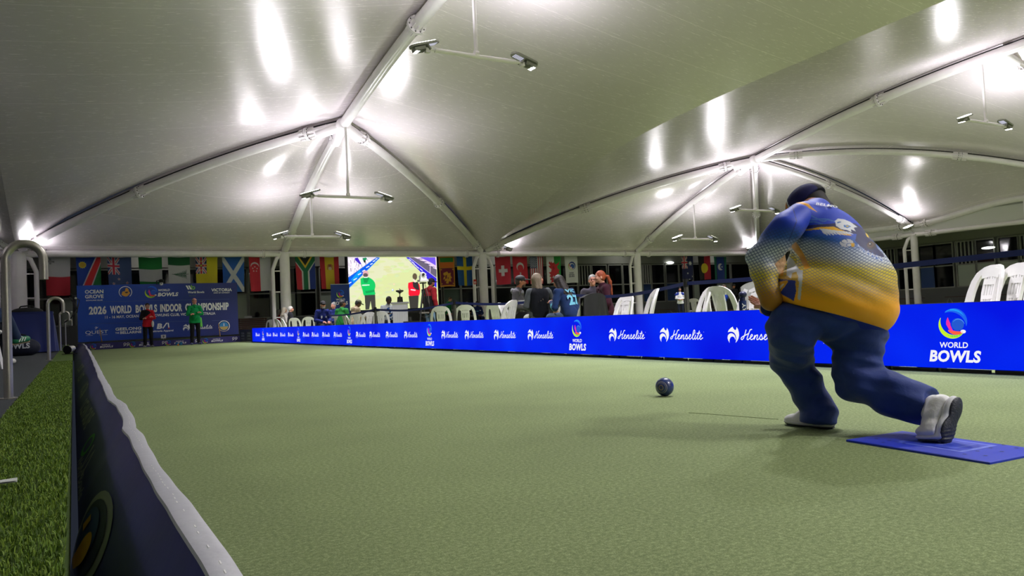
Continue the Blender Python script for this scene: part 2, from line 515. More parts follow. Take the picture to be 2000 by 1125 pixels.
def rotz(a): c, s = math.cos(a), math.sin(a); return np.array([[c, -s, 0], [s, c, 0], [0, 0, 1.]])
def rotx(a): c, s = math.cos(a), math.sin(a); return np.array([[1., 0, 0], [0, c, -s], [0, s, c]])
def roty(a): c, s = math.cos(a), math.sin(a); return np.array([[c, 0, s], [0, 1., 0], [-s, 0, c]])

def hand(S, w, d, up, side=1, sc=1., curl=.5, spread=.25):
    """palm, four unequal bent fingers and a thumb; w wrist, d pointing direction, up = back of the hand, side = +1 when the thumb is on cross(d, up)"""
    w = np.asarray(w, float); d = np.asarray(d, float)/np.linalg.norm(d); up = np.asarray(up, float); up = up-d*(up @ d); up /= np.linalg.norm(up)
    r = np.cross(d, up)*side
    P = lambda x, y, z: w+sc*(r*x+d*y+up*z)
    S.cap(P(-.012, .0, 0), P(-.016, .075, 0), .021*sc, .02*sc, k=.012, flat=(r, 1.45))
    S.cap(P(.012, .01, 0), P(.014, .07, 0), .02*sc, .018*sc, k=.012, flat=(r, 1.3))
    for i, (x, l) in enumerate(((.030, .072), (.010, .082), (-.011, .076), (-.031, .060))):
        a = (x*spread/.03); dn = curl
        p0 = P(x, .080, 0); p1 = p0+sc*l*.5*(d*math.cos(dn*.6)+r*a*.4-up*math.sin(dn*.6))
        p2 = p1+sc*l*.5*(d*math.cos(dn*1.6)+r*a*.3-up*math.sin(dn*1.6))
        S.cap(P(x*.8, .05, 0), p0, .010*sc, .0095*sc, k=.006); S.cap(p0, p1, .0095*sc, .0088*sc, k=.003); S.cap(p1, p2, .0088*sc, .0072*sc, k=.003)
    t0 = P(.024, .022, -.004); t1 = P(.056, .052, -.012); t2 = P(.062, .082, -.020)
    S.cap(t0, t1, .0135*sc, .0105*sc, k=.01); S.cap(t1, t2, .0105*sc, .0085*sc, k=.003)

def head(S, c, R, sc=1., k=.012, jaw=1.):
    """skull, jaw, nose, ears, neck root; R columns = right, forward, up"""
    P = lambda x, y, z: np.asarray(c, float)+sc*(R @ np.array((x, y, z)))
    S.ell(P(0, -.012, .022), np.array((.076, .094, .092))*sc, R, k)
    S.ell(P(0, .018, -.035), np.array((.060*jaw, .070, .072))*sc, R, .03)
    S.ell(P(0, .062, -.078), np.array((.026*jaw, .022, .022))*sc, R, .02)
    S.cap(P(0, .088, .010), P(0, .106, -.022), .008*sc, .0135*sc, k=.012)
    for x in (-1, 1):
        S.ell(P(.077*x, -.008, -.008), np.array((.010, .020, .032))*sc, R, .006)
        S.ell(P(.040*x, .072, -.018), np.array((.020, .018, .02))*sc, R, .02)
        S.ell(P(.031*x, .098, .014), np.array((.017, .014, .011))*sc, R, .008, sub=True)
    S.cap(P(-.02, .093, -.050), P(.02, .093, -.050), .007*sc, k=.008)
    return P
# ================================================================== THE PLACE
# x across the rink, y down the rink, z up; metres. The playing surface is z = 0.
GZ = .25           # level of the banks and paths round the green
YE = 32.4          # far end of the green

# ------------------------------------------------------------------ floors
def green_mat():
    m = bpy.data.materials.new('bowls_carpet'); m.use_nodes = True
    N = m.node_tree.nodes; L = m.node_tree.links; b = N['Principled BSDF']
    tc = N.new('ShaderNodeTexCoord')
    n1 = N.new('ShaderNodeTexNoise'); n1.inputs['Scale'].default_value = 240; n1.inputs['Detail'].default_value = 5; n1.inputs['Roughness'].default_value = .7
    n2 = N.new('ShaderNodeTexNoise'); n2.inputs['Scale'].default_value = 1.3; n2.inputs['Detail'].default_value = 5
    n3 = N.new('ShaderNodeTexNoise'); n3.inputs['Scale'].default_value = 75; n3.inputs['Detail'].default_value = 3
    for n in (n1, n2, n3): L.new(tc.outputs['Object'], n.inputs['Vector'])
    a = N.new('ShaderNodeMath'); a.operation = 'MULTIPLY_ADD'; a.inputs[1].default_value = .55; L.new(n3.outputs['Fac'], a.inputs[0]); L.new(n1.outputs['Fac'], a.inputs[2])
    r = N.new('ShaderNodeValToRGB')
    e = r.color_ramp.elements
    e[0].position = .50; e[0].color = (*lin((88, 104, 60)), 1)
    e[1].position = 1.06 if False else 1.0; e[1].color = (*lin((168, 181, 130)), 1)
    el = e.new(.77); el.color = (*lin((126, 141, 92)), 1)
    L.new(a.outputs[0], r.inputs[0])
    mr = N.new('ShaderNodeMapRange'); mr.inputs['From Min'].default_value = .3; mr.inputs['From Max'].default_value = .7
    mr.inputs['To Min'].default_value = .93; mr.inputs['To Max'].default_value = 1.07
    L.new(n2.outputs['Fac'], mr.inputs['Value'])
    v = N.new('ShaderNodeVectorMath'); v.operation = 'SCALE'; L.new(r.outputs[0], v.inputs[0]); L.new(mr.outputs[0], v.inputs['Scale'])
    L.new(v.outputs[0], b.inputs['Base Color'])
    b.inputs['Roughness'].default_value = .85; b.inputs['Specular IOR Level'].default_value = .25
    bp = N.new('ShaderNodeBump'); bp.inputs['Strength'].default_value = .5; bp.inputs['Distance'].default_value = .004
    L.new(n1.outputs['Fac'], bp.inputs['Height']); L.new(bp.outputs[0], b.inputs['Normal'])
    return m
MG = green_mat()
b = MB(); b.box((18.6, 13.2, -.05), (37, 38.4, .1)); tag(b.build('floor', MG), kind='structure')
b = MB(); b.box((18, 41, -.12), (70, 30, .1)); b.box((41.5, 10, -.12), (9, 45, .1)); tag(b.build('floor', M('paving', (92, 92, 90), .8, noise=.1, nscale=3)), kind='structure')
b = MB(); b.box((-5.29, 11.5, .125), (10, 45, .25)); tag(b.build('floor', M('path_carpet', (50, 55, 60), .9, noise=.35, nscale=160, bump=.5, bscale=300)), kind='structure')

# seam of the carpet, a thin dark line
sp = [at(x, y, Z=.001) for x, y in ((1345, 806), (1390, 809), (1440, 813), (1520, 819))]
b = MB(); b.tube(sp, .0012, 5); tag(b.build('trim_1', M('seam', (84, 98, 52), .8)), kind='structure')

# ------------------------------------------------------------------ turf banks
def turf(name, x0, x1, y0, y1, z, label, blades, yb0, yb1):
    b = MB(); b.box(((x0+x1)/2, (y0+y1)/2, z/2-.005), (x1-x0, y1-y0, z-.01))
    n = blades
    xs = x0+(x1-x0)*RNG.random(n)
    ys = yb0+(yb1-yb0)*RNG.random(n)**1.9
    for x, y in zip(xs, ys):
        a = RNG.random()*6.283; h = .006+.009*RNG.random(); wd = .0009*(1+y*.35); lx, ly = (RNG.random(2)-.5)*.018
        dx, dy = math.cos(a)*wd, math.sin(a)*wd
        b.add([(x-dx, y-dy, z-.012), (x+dx, y+dy, z-.012), (x+lx*.5+dx*.7, y+ly*.5+dy*.7, z-.008+h*.7), (x+lx*.5-dx*.7, y+ly*.5-dy*.7, z-.008+h*.7), (x+lx, y+ly, z-.010+h)],
              [(0, 1, 2, 3), (3, 2, 4)], 1+int(RNG.random()*3))
    mats = [M('turf_base', (74, 100, 26), .95, noise=.4, nscale=70, bump=1., bscale=240), M('blade_a', (96, 128, 30), .6), M('blade_b', (124, 150, 48), .6), M('blade_c', (70, 98, 20), .6)]
    o = b.build(name, mats, fix=False)
    return tag(o, label, 'artificial grass', kind='stuff')
turf('turf_bank', -.285, -.02, -.5, YE+.15, GZ, 'strip of longer bright green artificial grass beside the dark path on the left edge of the green', 60000, .35, 12)
turf('turf_bank', -.02, 8.2, YE+.12, YE+.75, GZ, 'green turf bank behind the low purple banner at the far end, under the big blue backdrop', 10, YE+.15, YE+.7)

# ------------------------------------------------------------------ low banner along the left edge
TP = [(.6, .172), (.8, .166), (1.0, .163), (1.14, .162), (1.25, .160), (1.36, .160), (1.51, .158), (1.74, .158), (2.08, .158), (2.48, .158), (2.75, .160), (2.98, .153), (3.10, .162), (3.27, .172), (3.84, .170), (4.3, .158), (4.88, .160), (5.6, .172), (6.3, .166), (7.0, .174), (8.2, .190), (9.5, .196), (10.8, .212),
      (12.5, .222), (14.5, .236), (17.8, .262), (20, .256), (23, .285), (26, .30), (28, .27), (30, .305), (31.0, .27), (31.6, .22), (32.1, .12)]
_ty = np.array([p[0] for p in TP]); _tx = np.array([p[1] for p in TP])
def ban(y): return float(np.interp(y, _ty, _tx))
def banz(y): return .265+.006*math.sin(y*2.1)+.004*math.sin(y*5.3)
ys = np.concatenate([np.arange(.6, 4, .04), np.arange(4, 12, .12), np.arange(12, 32.11, .3)])
root = empty('side_banner', (0, 0, 0), label='long dark navy banner with white taped top edge along the left of the green', cat='banner')
b = MB(); vs = []; fs = []
prof = 9
for y in ys:
    xt, zt = ban(y), banz(y)
    for i in range(prof):
        t = i/(prof-1)
        vs.append(((xt)*t+.012*math.sin(math.pi*t)*math.sin(y*1.7), y, .003+(zt-.003)*t))
    vs.append((xt+.012, y, zt)); vs.append((xt+.012, y, .005))
m_ = prof+2
for j in range(len(ys)-1):
    for i in range(m_-1): fs.append((j*m_+i, j*m_+i+1, (j+1)*m_+i+1, (j+1)*m_+i))
b.add(vs, fs); b.build('cloth', M('banner_navy', (42, 44, 112), .5, noise=.25, nscale=2.5, bump=.15, bscale=12), root, smooth=True)
b = MB(); vs = []; fs = []; npf = 9
for y in ys:
    xt, zt = ban(y)+.006, banz(y)
    wv = .0010*math.sin(y*17)
    ww = .0215+.0012*math.sin(y*5)
    for i in range(npf):
        a = math.pi*(i/(npf-1))
        vs.append((xt-ww*math.cos(a)+wv, y, zt+.001+.006*math.sin(a)**.6+(-.004 if i in (0, npf-1) else 0)))
for j in range(len(ys)-1):
    for i in range(npf-1): fs.append((j*npf+i, j*npf+i+1, (j+1)*npf+i+1, (j+1)*npf+i))
b.add(vs, fs); tape = b.build('tape', M('tape_white', (205, 205, 214), .28, noise=.04, nscale=20, bump=.2, bscale=25), root, smooth=True); tape['label'] = 'white glossy tape folded over the top edge'
b = MB()
for y in np.arange(1.0, 9, .045):
    if RNG.random() < .7: b.box((ban(y)+.006+.0015*math.sin(y*23), y, banz(y)+.0073), (.0022, .016, .0008), mi=0)
b.build('stitching', M('stitch', (255, 255, 255), .3), tape)['kind'] = 'stuff'
b = MB(); b.box((.02, 31.9, .16), (.06, .5, .34), rotx(.05)); b.box((.07, 32.12, .20), (.09, .03, .16)); b.build('end_post', M('banner_navy', (24, 26, 66)), root)
def bmap(u, v, l):     # u = metres towards the viewer, v = 0..1 up the slope
    y = -u; xt, zt = ban(y), banz(y)
    return ((xt)*v+.012*math.sin(math.pi*v)*math.sin(y*1.7)-.9*l*2, y, .003+(zt-.003)*v+.4*l*2)
A = Art(bmap)
G_ = (150, 152, 156)
def crest(A, u0, v0, ru, rv):
    A.disc(u0, v0, ru, G_, ry=rv); A.up(); A.disc(u0, v0, ru*.80, (30, 34, 80), ry=rv*.80); A.up(); A.disc(u0-ru*.1, v0-.02, ru*.55, (34, 62, 132), ry=rv*.62); A.up()
    A.poly([(u0+x*ru, v0+y*rv) for x, y in bez((-.15, -.75), (-.05, -.1), (.15, .2), (.4, .1), (.45, -.3), (.2, -.7), n=5)], (214, 160, 40)); A.poly([(u0+x*ru, v0+y*rv) for x, y in ((-.5, -.1), (-.35, .3), (-.2, .25), (-.3, -.15))], (214, 160, 40)); A.up()
crest(A, -2.36, .22, .36, .36)
A.build('logo', root)
A = Art(bmap); A.stroke([(-3.85, .40), (-3.75, .10), (-3.65, .40), (-3.55, .10)], .06, G_); A.arc(-4.15, .28, .16, 0, 360, .06, (60, 150, 70), sy=.9); A.text('World Bowls', -3.6, .04, .13, G_, width=1.0); A.build('logo', root)
for u, t in ((-5.6, 'OCEAN GROVE'), (-7.9, 'VICTORIA'), (-10.4, 'QUEST'), (-13, 'WORLD BOWLS')):
    A = Art(bmap); A.text(t, u, .22, .34, G_, width=1.3); A.build('lettering', root)

# ------------------------------------------------------------------ low banner across the far end
root = empty('end_banner', (3, YE, 0), label='low dark purple banner with small white logos across the far end of the green', cat='banner')
b = MB()
def ebm(u, v, l=0): return (u-3, .02*math.sin(u*2.1)+.02*(1-v)-l, .235*v+.012*math.sin(u*1.3)*v)
b.grid(lambda u, v: ebm(.15+5.75*u, v), 60, 4); b.grid(lambda u, v: (lambda p: (p[0], p[1]+.03, p[2]))(ebm(.15+5.75*u, v)), 60, 4)
b.build('cloth', M('banner_purple', (58, 52, 118), .6, noise=.15, nscale=4), root, smooth=True)
def epx(x): return float(at(x, 675, Y=YE)[0])
for px in (201, 277, 346, 418):
    A = Art(lambda u, v, l: ebm(u, v/.235, l+.01)); X = epx(px)
    swirl(A, X-.32, .115, .10, .9); A.text('WORLD', X+.10, .135, .045, WHITE, shear=.15, width=.28); A.text('BOWLS', X+.12, .06, .06, WHITE, bold=.04, shear=.15, width=.44)
    A.build('logo', root)
for px in (247, 322, 387, 459):
    A = Art(lambda u, v, l: ebm(u, v/.235, l+.01)); X = epx(px)
    A.arc(X-.055, .15, .036, 0, 360, .018, WHITE); A.arc(X+.055, .15, .036, 0, 360, .018, WHITE); A.arc(X-.055, .08, .03, 30, 210, .016, WHITE); A.arc(X+.055, .08, .03, 30, 210, .016, WHITE)
    A.build('logo', root)
# two dark boards beyond the end of the screen wall
for i, (y0, y1, lb) in enumerate(((31.05, 32.3, 'dark navy sponsor board with faint white lettering, standing at the end banner'), (29.85, 31.0, 'dark navy sponsor board with faint white lettering, butted against the bright screen wall'))):
    root = empty('sponsor_board', (5.87, (y0+y1)/2, 0), label=lb, cat='advertising board', group='dark boards at the far corner')
    b = MB(); b.box((0, 0, .25), (.05, y1-y0, .47)); b.build('panel', M('board_navy', (18, 24, 52), .5), root)
    A = Art(lambda u, v, l: (-.027-l, -u, v))
    for k, t in enumerate((('OCEAN', 'GROVE', 'BOWLING CLUB'), ('WORLD', 'BOWLS', 'SERIES'))[i]):
        A.text(t, 0, .31-.10*k, .07 if k < 2 else .03, (170, 175, 190), bold=.03, width=.62)
    A.build('lettering', root)

# ------------------------------------------------------------------ bright screen wall along the right
def led_mat():
    m = bpy.data.materials.new('led_blue'); m.use_nodes = True
    N = m.node_tree.nodes; L = m.node_tree.links; b = N['Principled BSDF']
    tc = N.new('ShaderNodeTexCoord'); n = N.new('ShaderNodeTexNoise'); n.inputs['Scale'].default_value = .9; n.inputs['Detail'].default_value = 2
    L.new(tc.outputs['Object'], n.inputs['Vector'])
    r = N.new('ShaderNodeValToRGB'); e = r.color_ramp.elements
    e[0].position = .35; e[0].color = (*lin((0, 16, 214)), 1); e[1].position = .7; e[1].color = (*lin((0, 44, 236)), 1)
    L.new(n.outputs['Fac'], r.inputs[0]); L.new(r.outputs[0], b.inputs['Emission Color']); b.inputs['Emission Strength'].default_value = .90
    b.inputs['Base Color'].default_value = (.0, .0, .0, 1); b.inputs['Roughness'].default_value = .6; b.inputs['Specular IOR Level'].default_value = .1
    return m
LX = 5.85
root = empty('screen_wall', (LX, 14, 0), label='long low wall of bright blue screens with white sponsor names along the right side of the green', cat='led display')
b = MB(); b.box((0, .75, .28), (.012, 30.1, .50)); b.build('display', led_mat(), root, fix=True)
for k in range(30):
    y = 30.3-.5-1.0*k-14-.5
    b = MB(); b.box((.045, y, .28), (.07, .985, .505)); b.box((.09, y, .28), (.03, .7, .1)); b.box((.045, y-.3, .014), (.11, .18, .028)); b.box((.045, y+.3, .014), (.11, .18, .028))
    b.build('cabinet', M('cab_black', (16, 16, 18), .45), root)
b = MB()
for k in range(76):
    b.box((-.012, 15.7-.4*k, .014), (.03, .36, .024), mi=0)
b.build('base_strip', M('rubber_black', (12, 12, 13), .6), root)
base = 3.37
def lmap(u, v, l): return (-.007-l, -u-14, v)
for yc in (-1.55, 3.38, 8.42, 13.3, 18.15, 23.0, 27.9):
    if yc > -.5:
        A = Art(lmap, .0006); swirl(A, -yc, .372, .108)
        A.text('WORLD', -yc, .188, .044, WHITE, bold=.02, shear=.12, width=.215); A.text('BOWLS', -yc-.0, .082, .086, WHITE, bold=.04, shear=.2, width=.40)
        A.build('logo', root, emit=.78)
    for off in (1.20, 2.25, 3.30, 4.26):
        y = yc+off
        if y > 29.4: continue
        A = Art(lmap, .0006); hen_icon(A, -y, .288, .165); hen_word(A, -(y-.115), .240, .098)
        A.build('logo', root, emit=.78)

# ------------------------------------------------------------------ membrane roof
E0 = 3.7                                     # eave level
XS = [-21.2, -1.74, 17.7, 37.2]              # valleys (the last one is the outer side)
XR = [-11.5, 8.0, 27.5]                      # ridges
AY = 24.6                                    # where the ridges end and the hips spread
YF = 33.4                                    # far eave
Y0 = -9.0
_rY = [AY, 22.5, 20.3, 18.2, 15.5, 12.9, 9, 5, 0, -5, -9]; _rZ = [7.2, 7.62, 8.02, 8.33, 8.6, 8.76, 8.92, 8.98, 8.92, 8.7, 8.4]
_vY = [33.4, 31.5, 29, 26, 23.1, 20, 16.8, 12.7, 9.9, 5, -9]; _vZ = [3.82, 4.2, 4.85, 5.85, 6.5, 6.9, 7.15, 7.3, 7.42, 7.5, 7.4]
def ridge_z(y): return float(np.interp(-y, [-q for q in _rY], _rZ))
def valley_z(y): return float(np.interp(-y, [-q for q in _vY], _vZ))
def smooth1(f, y, h=1.2): return (f(y-h)+2*f(y)+f(y+h))/4
def RZ(y): return smooth1(ridge_z, y) if y < AY-1.3 else ridge_z(y)
def VZ(y): return smooth1(valley_z, min(y, 32.2)) if y < 32.2 else valley_z(y)
def rib(P, Q, arch):
    P = np.array(P, float); Q = np.array(Q, float)
    return lambda t: P+(Q-P)*t+np.array((0, 0, arch*4*t*(1-t)))
def eaveR(y): return 4.22+(.55*math.sin(math.pi*(23.2-y)/10.2)**2 if y < 23.2 else 0.)

def mem_mat():
    m = bpy.data.materials.new('membrane'); m.use_nodes = True
    N = m.node_tree.nodes; L = m.node_tree.links; b = N['Principled BSDF']
    uv = N.new('ShaderNodeUVMap'); uv.uv_map = 'UVMap'
    sep = N.new('ShaderNodeSeparateXYZ'); L.new(uv.outputs[0], sep.inputs[0])
    def mth(op, a, b_=None, c_=None):
        n = N.new('ShaderNodeMath'); n.operation = op
        for i, q in enumerate((a, b_, c_)):
            if q is None: continue
            if isinstance(q, (int, float)): n.inputs[i].default_value = q
            else: L.new(q, n.inputs[i])
        return n.outputs[0]
    fr = mth('FRACT', mth('DIVIDE', sep.outputs[1], 1.75))
    line = mth('LESS_THAN', fr, .012)
    tc = N.new('ShaderNodeTexCoord')
    mp = N.new('ShaderNodeMapping'); mp.inputs['Scale'].default_value = (1.2, 9, 1); L.new(uv.outputs[0], mp.inputs[0])
    n1 = N.new('ShaderNodeTexNoise'); n1.inputs['Scale'].default_value = 2.2; n1.inputs['Detail'].default_value = 8; n1.inputs['Roughness'].default_value = .7; L.new(mp.outputs[0], n1.inputs['Vector'])
    n2 = N.new('ShaderNodeTexNoise'); n2.inputs['Scale'].default_value = .35; n2.inputs['Detail'].default_value = 3; L.new(tc.outputs['Object'], n2.inputs['Vector'])
    wv = N.new('ShaderNodeTexNoise'); wv.inputs['Scale'].default_value = 14; wv.inputs['Detail'].default_value = 10; wv.inputs['Distortion'].default_value = 3.5; L.new(tc.outputs['Object'], wv.inputs['Vector'])
    base = mth('MULTIPLY_ADD', n1.outputs['Fac'], .06, .97)
    base = mth('MULTIPLY', base, mth('MULTIPLY_ADD', n2.outputs['Fac'], .12, .92))
    base = mth('ADD', base, mth('MULTIPLY', line, .30))
    v = N.new('ShaderNodeVectorMath'); v.operation = 'SCALE'; v.inputs[0].default_value = lin((236, 226, 232)); L.new(base, v.inputs['Scale'])
    L.new(v.outputs[0], b.inputs['Base Color'])
    L.new(mth('MULTIPLY_ADD', n1.outputs['Fac'], .14, .19), b.inputs['Roughness'])
    b.inputs['Specular IOR Level'].default_value = .75
    b.inputs['Metallic'].default_value = .16
    hgt = mth('ADD', mth('MULTIPLY', wv.outputs['Fac'], .35), mth('MULTIPLY', n1.outputs['Fac'], .16)); hgt = mth('ADD', hgt, mth('MULTIPLY', line, .5))
    bp = N.new('ShaderNodeBump'); bp.inputs['Strength'].default_value = .20; bp.inputs['Distance'].default_value = .02
    L.new(hgt, bp.inputs['Height']); L.new(bp.outputs[0], b.inputs['Normal'])
    return m
MM = mem_mat()
_nceil = [0]
def patch(fn, nu, nv, lu, lv):
    vs = [fn(i/nu, j/nv) for j in range(nv+1) for i in range(nu+1)]
    fs = [(j*(nu+1)+i, j*(nu+1)+i+1, (j+1)*(nu+1)+i+1, (j+1)*(nu+1)+i) for j in range(nv) for i in range(nu)]
    me = bpy.data.meshes.new('ceiling'); me.from_pydata([tuple(map(float, p)) for p in vs], [], fs)
    uvl = me.uv_layers.new(name='UVMap')
    data = np.array([(vs[k][0], vs[k][1]) if lu == 'xy' else ((k % (nu+1))/nu*lu, (k//(nu+1))/nv*lv) for f in fs for k in f], np.float32)
    uvl.data.foreach_set('uv', data.ravel())
    o = link_mesh('ceiling', me, MM, smooth=True); tag(o, kind='structure')
    return o
OFF = .30     # membrane above pipe centre lines
def hip_x(y, xr, xv): return xr+(xv-xr)*max(0., (y-AY)/(YF-AY))
def hip_pt(xr, xv, arch=.45): return rib((xr, AY, 7.2), (xv, YF, E0+.05), arch)
def hip_z(y, xr, xv):
    if y <= AY: return RZ(y)
    t = (y-AY)/(YF-AY); return hip_pt(xr, xv)(t)[2]
def valley_panel(xr, xv):
    def fn(u, v):
        y = YF+(Y0-YF)*v
        xa = hip_x(y, xr, xv); za = hip_z(y, xr, xv)+OFF*(1 if y < 32 else max(0, (YF-y)/1.4))
        zb = VZ(y)
        s = 4*u*(1-u)
        return (xa+(xv-xa)*u, y, za+(zb-za)*u-.10*s*min(1, abs(xv-xa)/6)*((za-zb)*.9))
    patch(fn, 26, 120, 9.7, YF-Y0)
def tri_panel(apex, e1, e2, base, sag, n=26, zoff=.0):
    P1, P2 = e1(1.), e2(1.)
    def fn(s, t):
        q = e1(t)+(e2(t)-e1(t))*s
        q = q+t*(base(s)-(P1+(P2-P1)*s))
        q = q+np.array((0, 0, OFF*(1-t**3)-sag*4*s*(1-s)*t**.8*(1-t)*1.6))
        return q
    patch(fn, n, n*2, 9.7, 9.0)
for i, xr in enumerate(XR):
    xl, xh = XS[i], XS[i+1]
    valley_panel(xr, xl)
    if i < 2: valley_panel(xr, xh)
    # far end: two triangles on each side of the centre rib
    cen = rib((xr, AY, 7.2), (xr, YF, E0+.05), .30)
    for xv in (xl, xh):
        hp = hip_pt(xr, xv)
        tri_panel(None, cen, hp, lambda s, xr=xr, xv=xv: np.array((xr+(xv-xr)*s, YF, E0+.12)), .9)
# right hand bay: ribs to the columns on its outer side
B0 = np.array((27.5, AY, 7.2))
r1 = hip_pt(27.5, 37.2); r2 = rib(B0, (37.2, 23.2, E0+.4), .35); r3 = rib(B0, (37.2, 13.0, E0+.4), .95); r4 = rib((27.5, 13.6, RZ(13.6)), (37.2, 13.0, E0+.4), .5)
tri_panel(None, r2, r1, lambda s: np.array((37.2, 23.2+10.2*s, 4.22+.1*math.sin(math.pi*s))), .7)
tri_panel(None, r3, r2, lambda s: np.array((37.2, 13+10.2*s, eaveR(13+10.2*s)+.1)), .5)
def fn(u, v):
    p = np.array((27.5, AY+(13.6-AY)*v, RZ(AY+(13.6-AY)*v))); q = r3(u); e = r4(u)
    z0 = q+(e-q)*v
    z = z0+(1-u)*(p-(r3(0)+(r4(0)-r3(0))*v))
    return z+np.array((0, 0, OFF-.2*math.sin(math.pi*u)*math.sin(math.pi*v)))
patch(fn, 22, 22, 9.7, 10)
def fn(u, v):
    y = 13.6+(Y0-13.6)*v; p = np.array((27.5, y, RZ(y))); e = np.array((37.2, y-.6*(1-v), eaveR(y-.6))); q = p+(e-p)*u
    return q+np.array((0, 0, OFF-.5*math.sin(math.pi*u)))
patch(fn, 22, 40, 9.7, 22)
# vertical fascia sheet between the two outer pipes
b = MB(); b.grid(lambda u, v: (37.25, YF+(Y0-YF)*u, E0+(eaveR(YF+(Y0-YF)*u)-E0)*v), 80, 2); tag(b.build('wall_right', M('fascia', (205, 205, 200), .5)), kind='structure')

# ------------------------------------------------------------------ steel frame
MS = M('steel_white', (242, 236, 240), .3, noise=.04, nscale=3, spec=.6)
MK = M('keder_dark', (30, 30, 32), .6)
def flange(b, p, d, r, wd=.05, n=20, bolts=10):
    p = np.asarray(p, float); d = np.asarray(d, float); d /= np.linalg.norm(d)
    b.cyl(p-d*wd, p-d*.006, r*1.5, n=n); b.cyl(p+d*.006, p+d*wd, r*1.5, n=n)
    u = np.cross(d, (0, 0, 1.)); u /= np.linalg.norm(u); v = np.cross(d, u)
    for i in range(bolts):
        a = 2*math.pi*i/bolts; c = p+(u*math.cos(a)+v*math.sin(a))*r*1.27
        b.cyl(c-d*(wd+.025), c+d*(wd+.025), .022, n=6, mi=1)
        q = p+(u*math.cos(a)+v*math.sin(a))*r*1.05
        for sg in (-1, 1):
            b.bar(q+d*sg*wd, q*1.0+d*sg*(wd+.22)-(u*math.cos(a)+v*math.sin(a))*r*.1, .012, .10, up=(u*math.cos(a)+v*math.sin(a))*1.0)
def beam(name, fn, t0, t1, r, fl=(), n=18, keder=True, k0=None):
    pts = [np.asarray(fn(t0+(t1-t0)*i/40), float) for i in range(41)]
    b = MB(); b.tube(pts, r, n)
    for t in fl:
        flange(b, fn(t), np.asarray(fn(t+.01))-np.asarray(fn(t-.01)), r)
    o = b.build(name, [MS, M('bolt_dark', (70, 70, 68), .4, metal=.6)], smooth=True); tag(o, kind='structure')
    if keder:
        b = MB()
        b.tube([p+np.array((0, 0, r+.035)) for p in pts], .022, 6, mi=0)
        for p, q in zip(pts[:-1:2], pts[1::2]): b.tube([p+np.array((0, 0, r-.02)), p+np.array((0, 0, r+.04))], .012, 5, mi=1)
        k = b.build('edge_rail', [MK, MS], o)
    return o
RT = .15
for i, xr in enumerate(XR):
    beam('ridge_beam', lambda t, xr=xr: np.array((xr, t, RZ(t))), AY, -8.9, RT*1.15, fl=(18.2, 10.5, 2.5) if i else (18.2,))
    for xv in (XS[i], XS[i+1]):
        beam('hip_beam', hip_pt(xr, xv), 0, .985, RT, fl=(.10, .60, .94))
    beam('rib_beam', rib((xr, AY, 7.2), (xr, YF, E0+.05), .30), 0, .985, RT, fl=(.09, .86))
    # node of the ridge end: stub pipes, gussets
    b = MB(); b.ell((xr, AY, 7.2), (.26, .26, .24), 16)
    for d in ((0, 1, -.42), (.74, .67, -.25), (-.74, .67, -.25)):
        b.cyl((xr, AY, 7.2), np.array((xr, AY, 7.2))+np.array(d)*.95, RT*1.12, n=16)
    tag(b.build('frame_beam', [MS], smooth=True), kind='structure')
beam('rib_beam', r2, 0, .985, RT*.8, fl=(.45, .92))
beam('rib_beam', r3, .02, .985, RT*.8, fl=(.12, .55))
beam('rib_beam', r4, 0, .985, RT*.8, fl=(.12,))
# eave pipes
EX = [-21.2, -11.5, -1.74, 8.0, 17.7, 27.5, 37.2]
for x0, x1 in zip(EX[:-1], EX[1:]):
    beam('eave_beam', lambda t, x0=x0, x1=x1: np.array((x0+.1+(x1-x0-.2)*t, YF, E0-.02)), 0, 1, .135, fl=(), keder=True)
    b = MB()
    for t in (.09, .91):
        for dx in (-.04, .04):
            b.cyl((x0+(x1-x0)*t+dx-.012, YF, E0-.02), (x0+(x1-x0)*t+dx+.012, YF, E0-.02), .19, n=16)
    tag(b.build('eave_beam', MS, smooth=True), kind='structure')
def low(t): return np.array((37.2, t, E0))
def upp(t): return np.array((37.2, t, eaveR(t)))
for y0, y1 in ((33.3, 23.3), (23.1, 13.1), (12.9, 2.9), (2.7, -7)):
    beam('eave_beam', lambda t: low(y0+(y1-y0)*t), 0, 1, .11, fl=(.08, .92), keder=False)
    beam('eave_beam', lambda t: upp(y0+(y1-y0)*t), 0, 1, .15, fl=(.06, .94))
    b = MB(); ym = y0+(y1-y0)*.52
    b.cyl((37.15, ym, E0), (37.15, ym, eaveR(ym)), .05); tag(b.build('eave_beam', MS, smooth=True), kind='structure')
# columns with rainwater pipes
def column(x, y, r, pipes, side=(1, 0), top=E0+.05, base=-.07):
    root = empty('column', (x, y, base)); tag(root, kind='structure')
    b = MB(); b.cyl((0, 0, 0), (0, 0, top-base), r, n=28); b.cyl((0, 0, 0), (0, 0, .03), r*1.7)
    b.box((0, 0, top-base-.05), (r*2.4, r*2.4, .06)); b.build('shaft', MS, root, smooth=True)
    s = np.array((side[0], side[1], 0.)); h = top-base
    for sg in pipes:
        b = MB(); b.tube([s*sg*r*.5+(0, 0, h-.12), s*sg*(r+.12)+(0, 0, h-.28), s*sg*(r+.30)+(0, 0, h-.75), s*sg*(r+.30)+(0, 0, .02)], .085, 12)
        dp = b.build('downpipe', MS, root, smooth=True)
        b = MB()
        for z in (1.0, 2.1, 3.0): b.bar(s*sg*(r-.02)+(0, 0, z), s*sg*(r+.30)+(0, 0, z), .03, .05)
        b.build('bracket', MS, dp)
for x, p in ((-11.5, (-1, 1)), (-1.74, (-1, 1)), (8.0, (-1,)), (17.7, (-1, 1)), (27.5, (-1,)), (37.2, (-1,))):
    column(x, YF, .215 if x > 0 else .30, p)
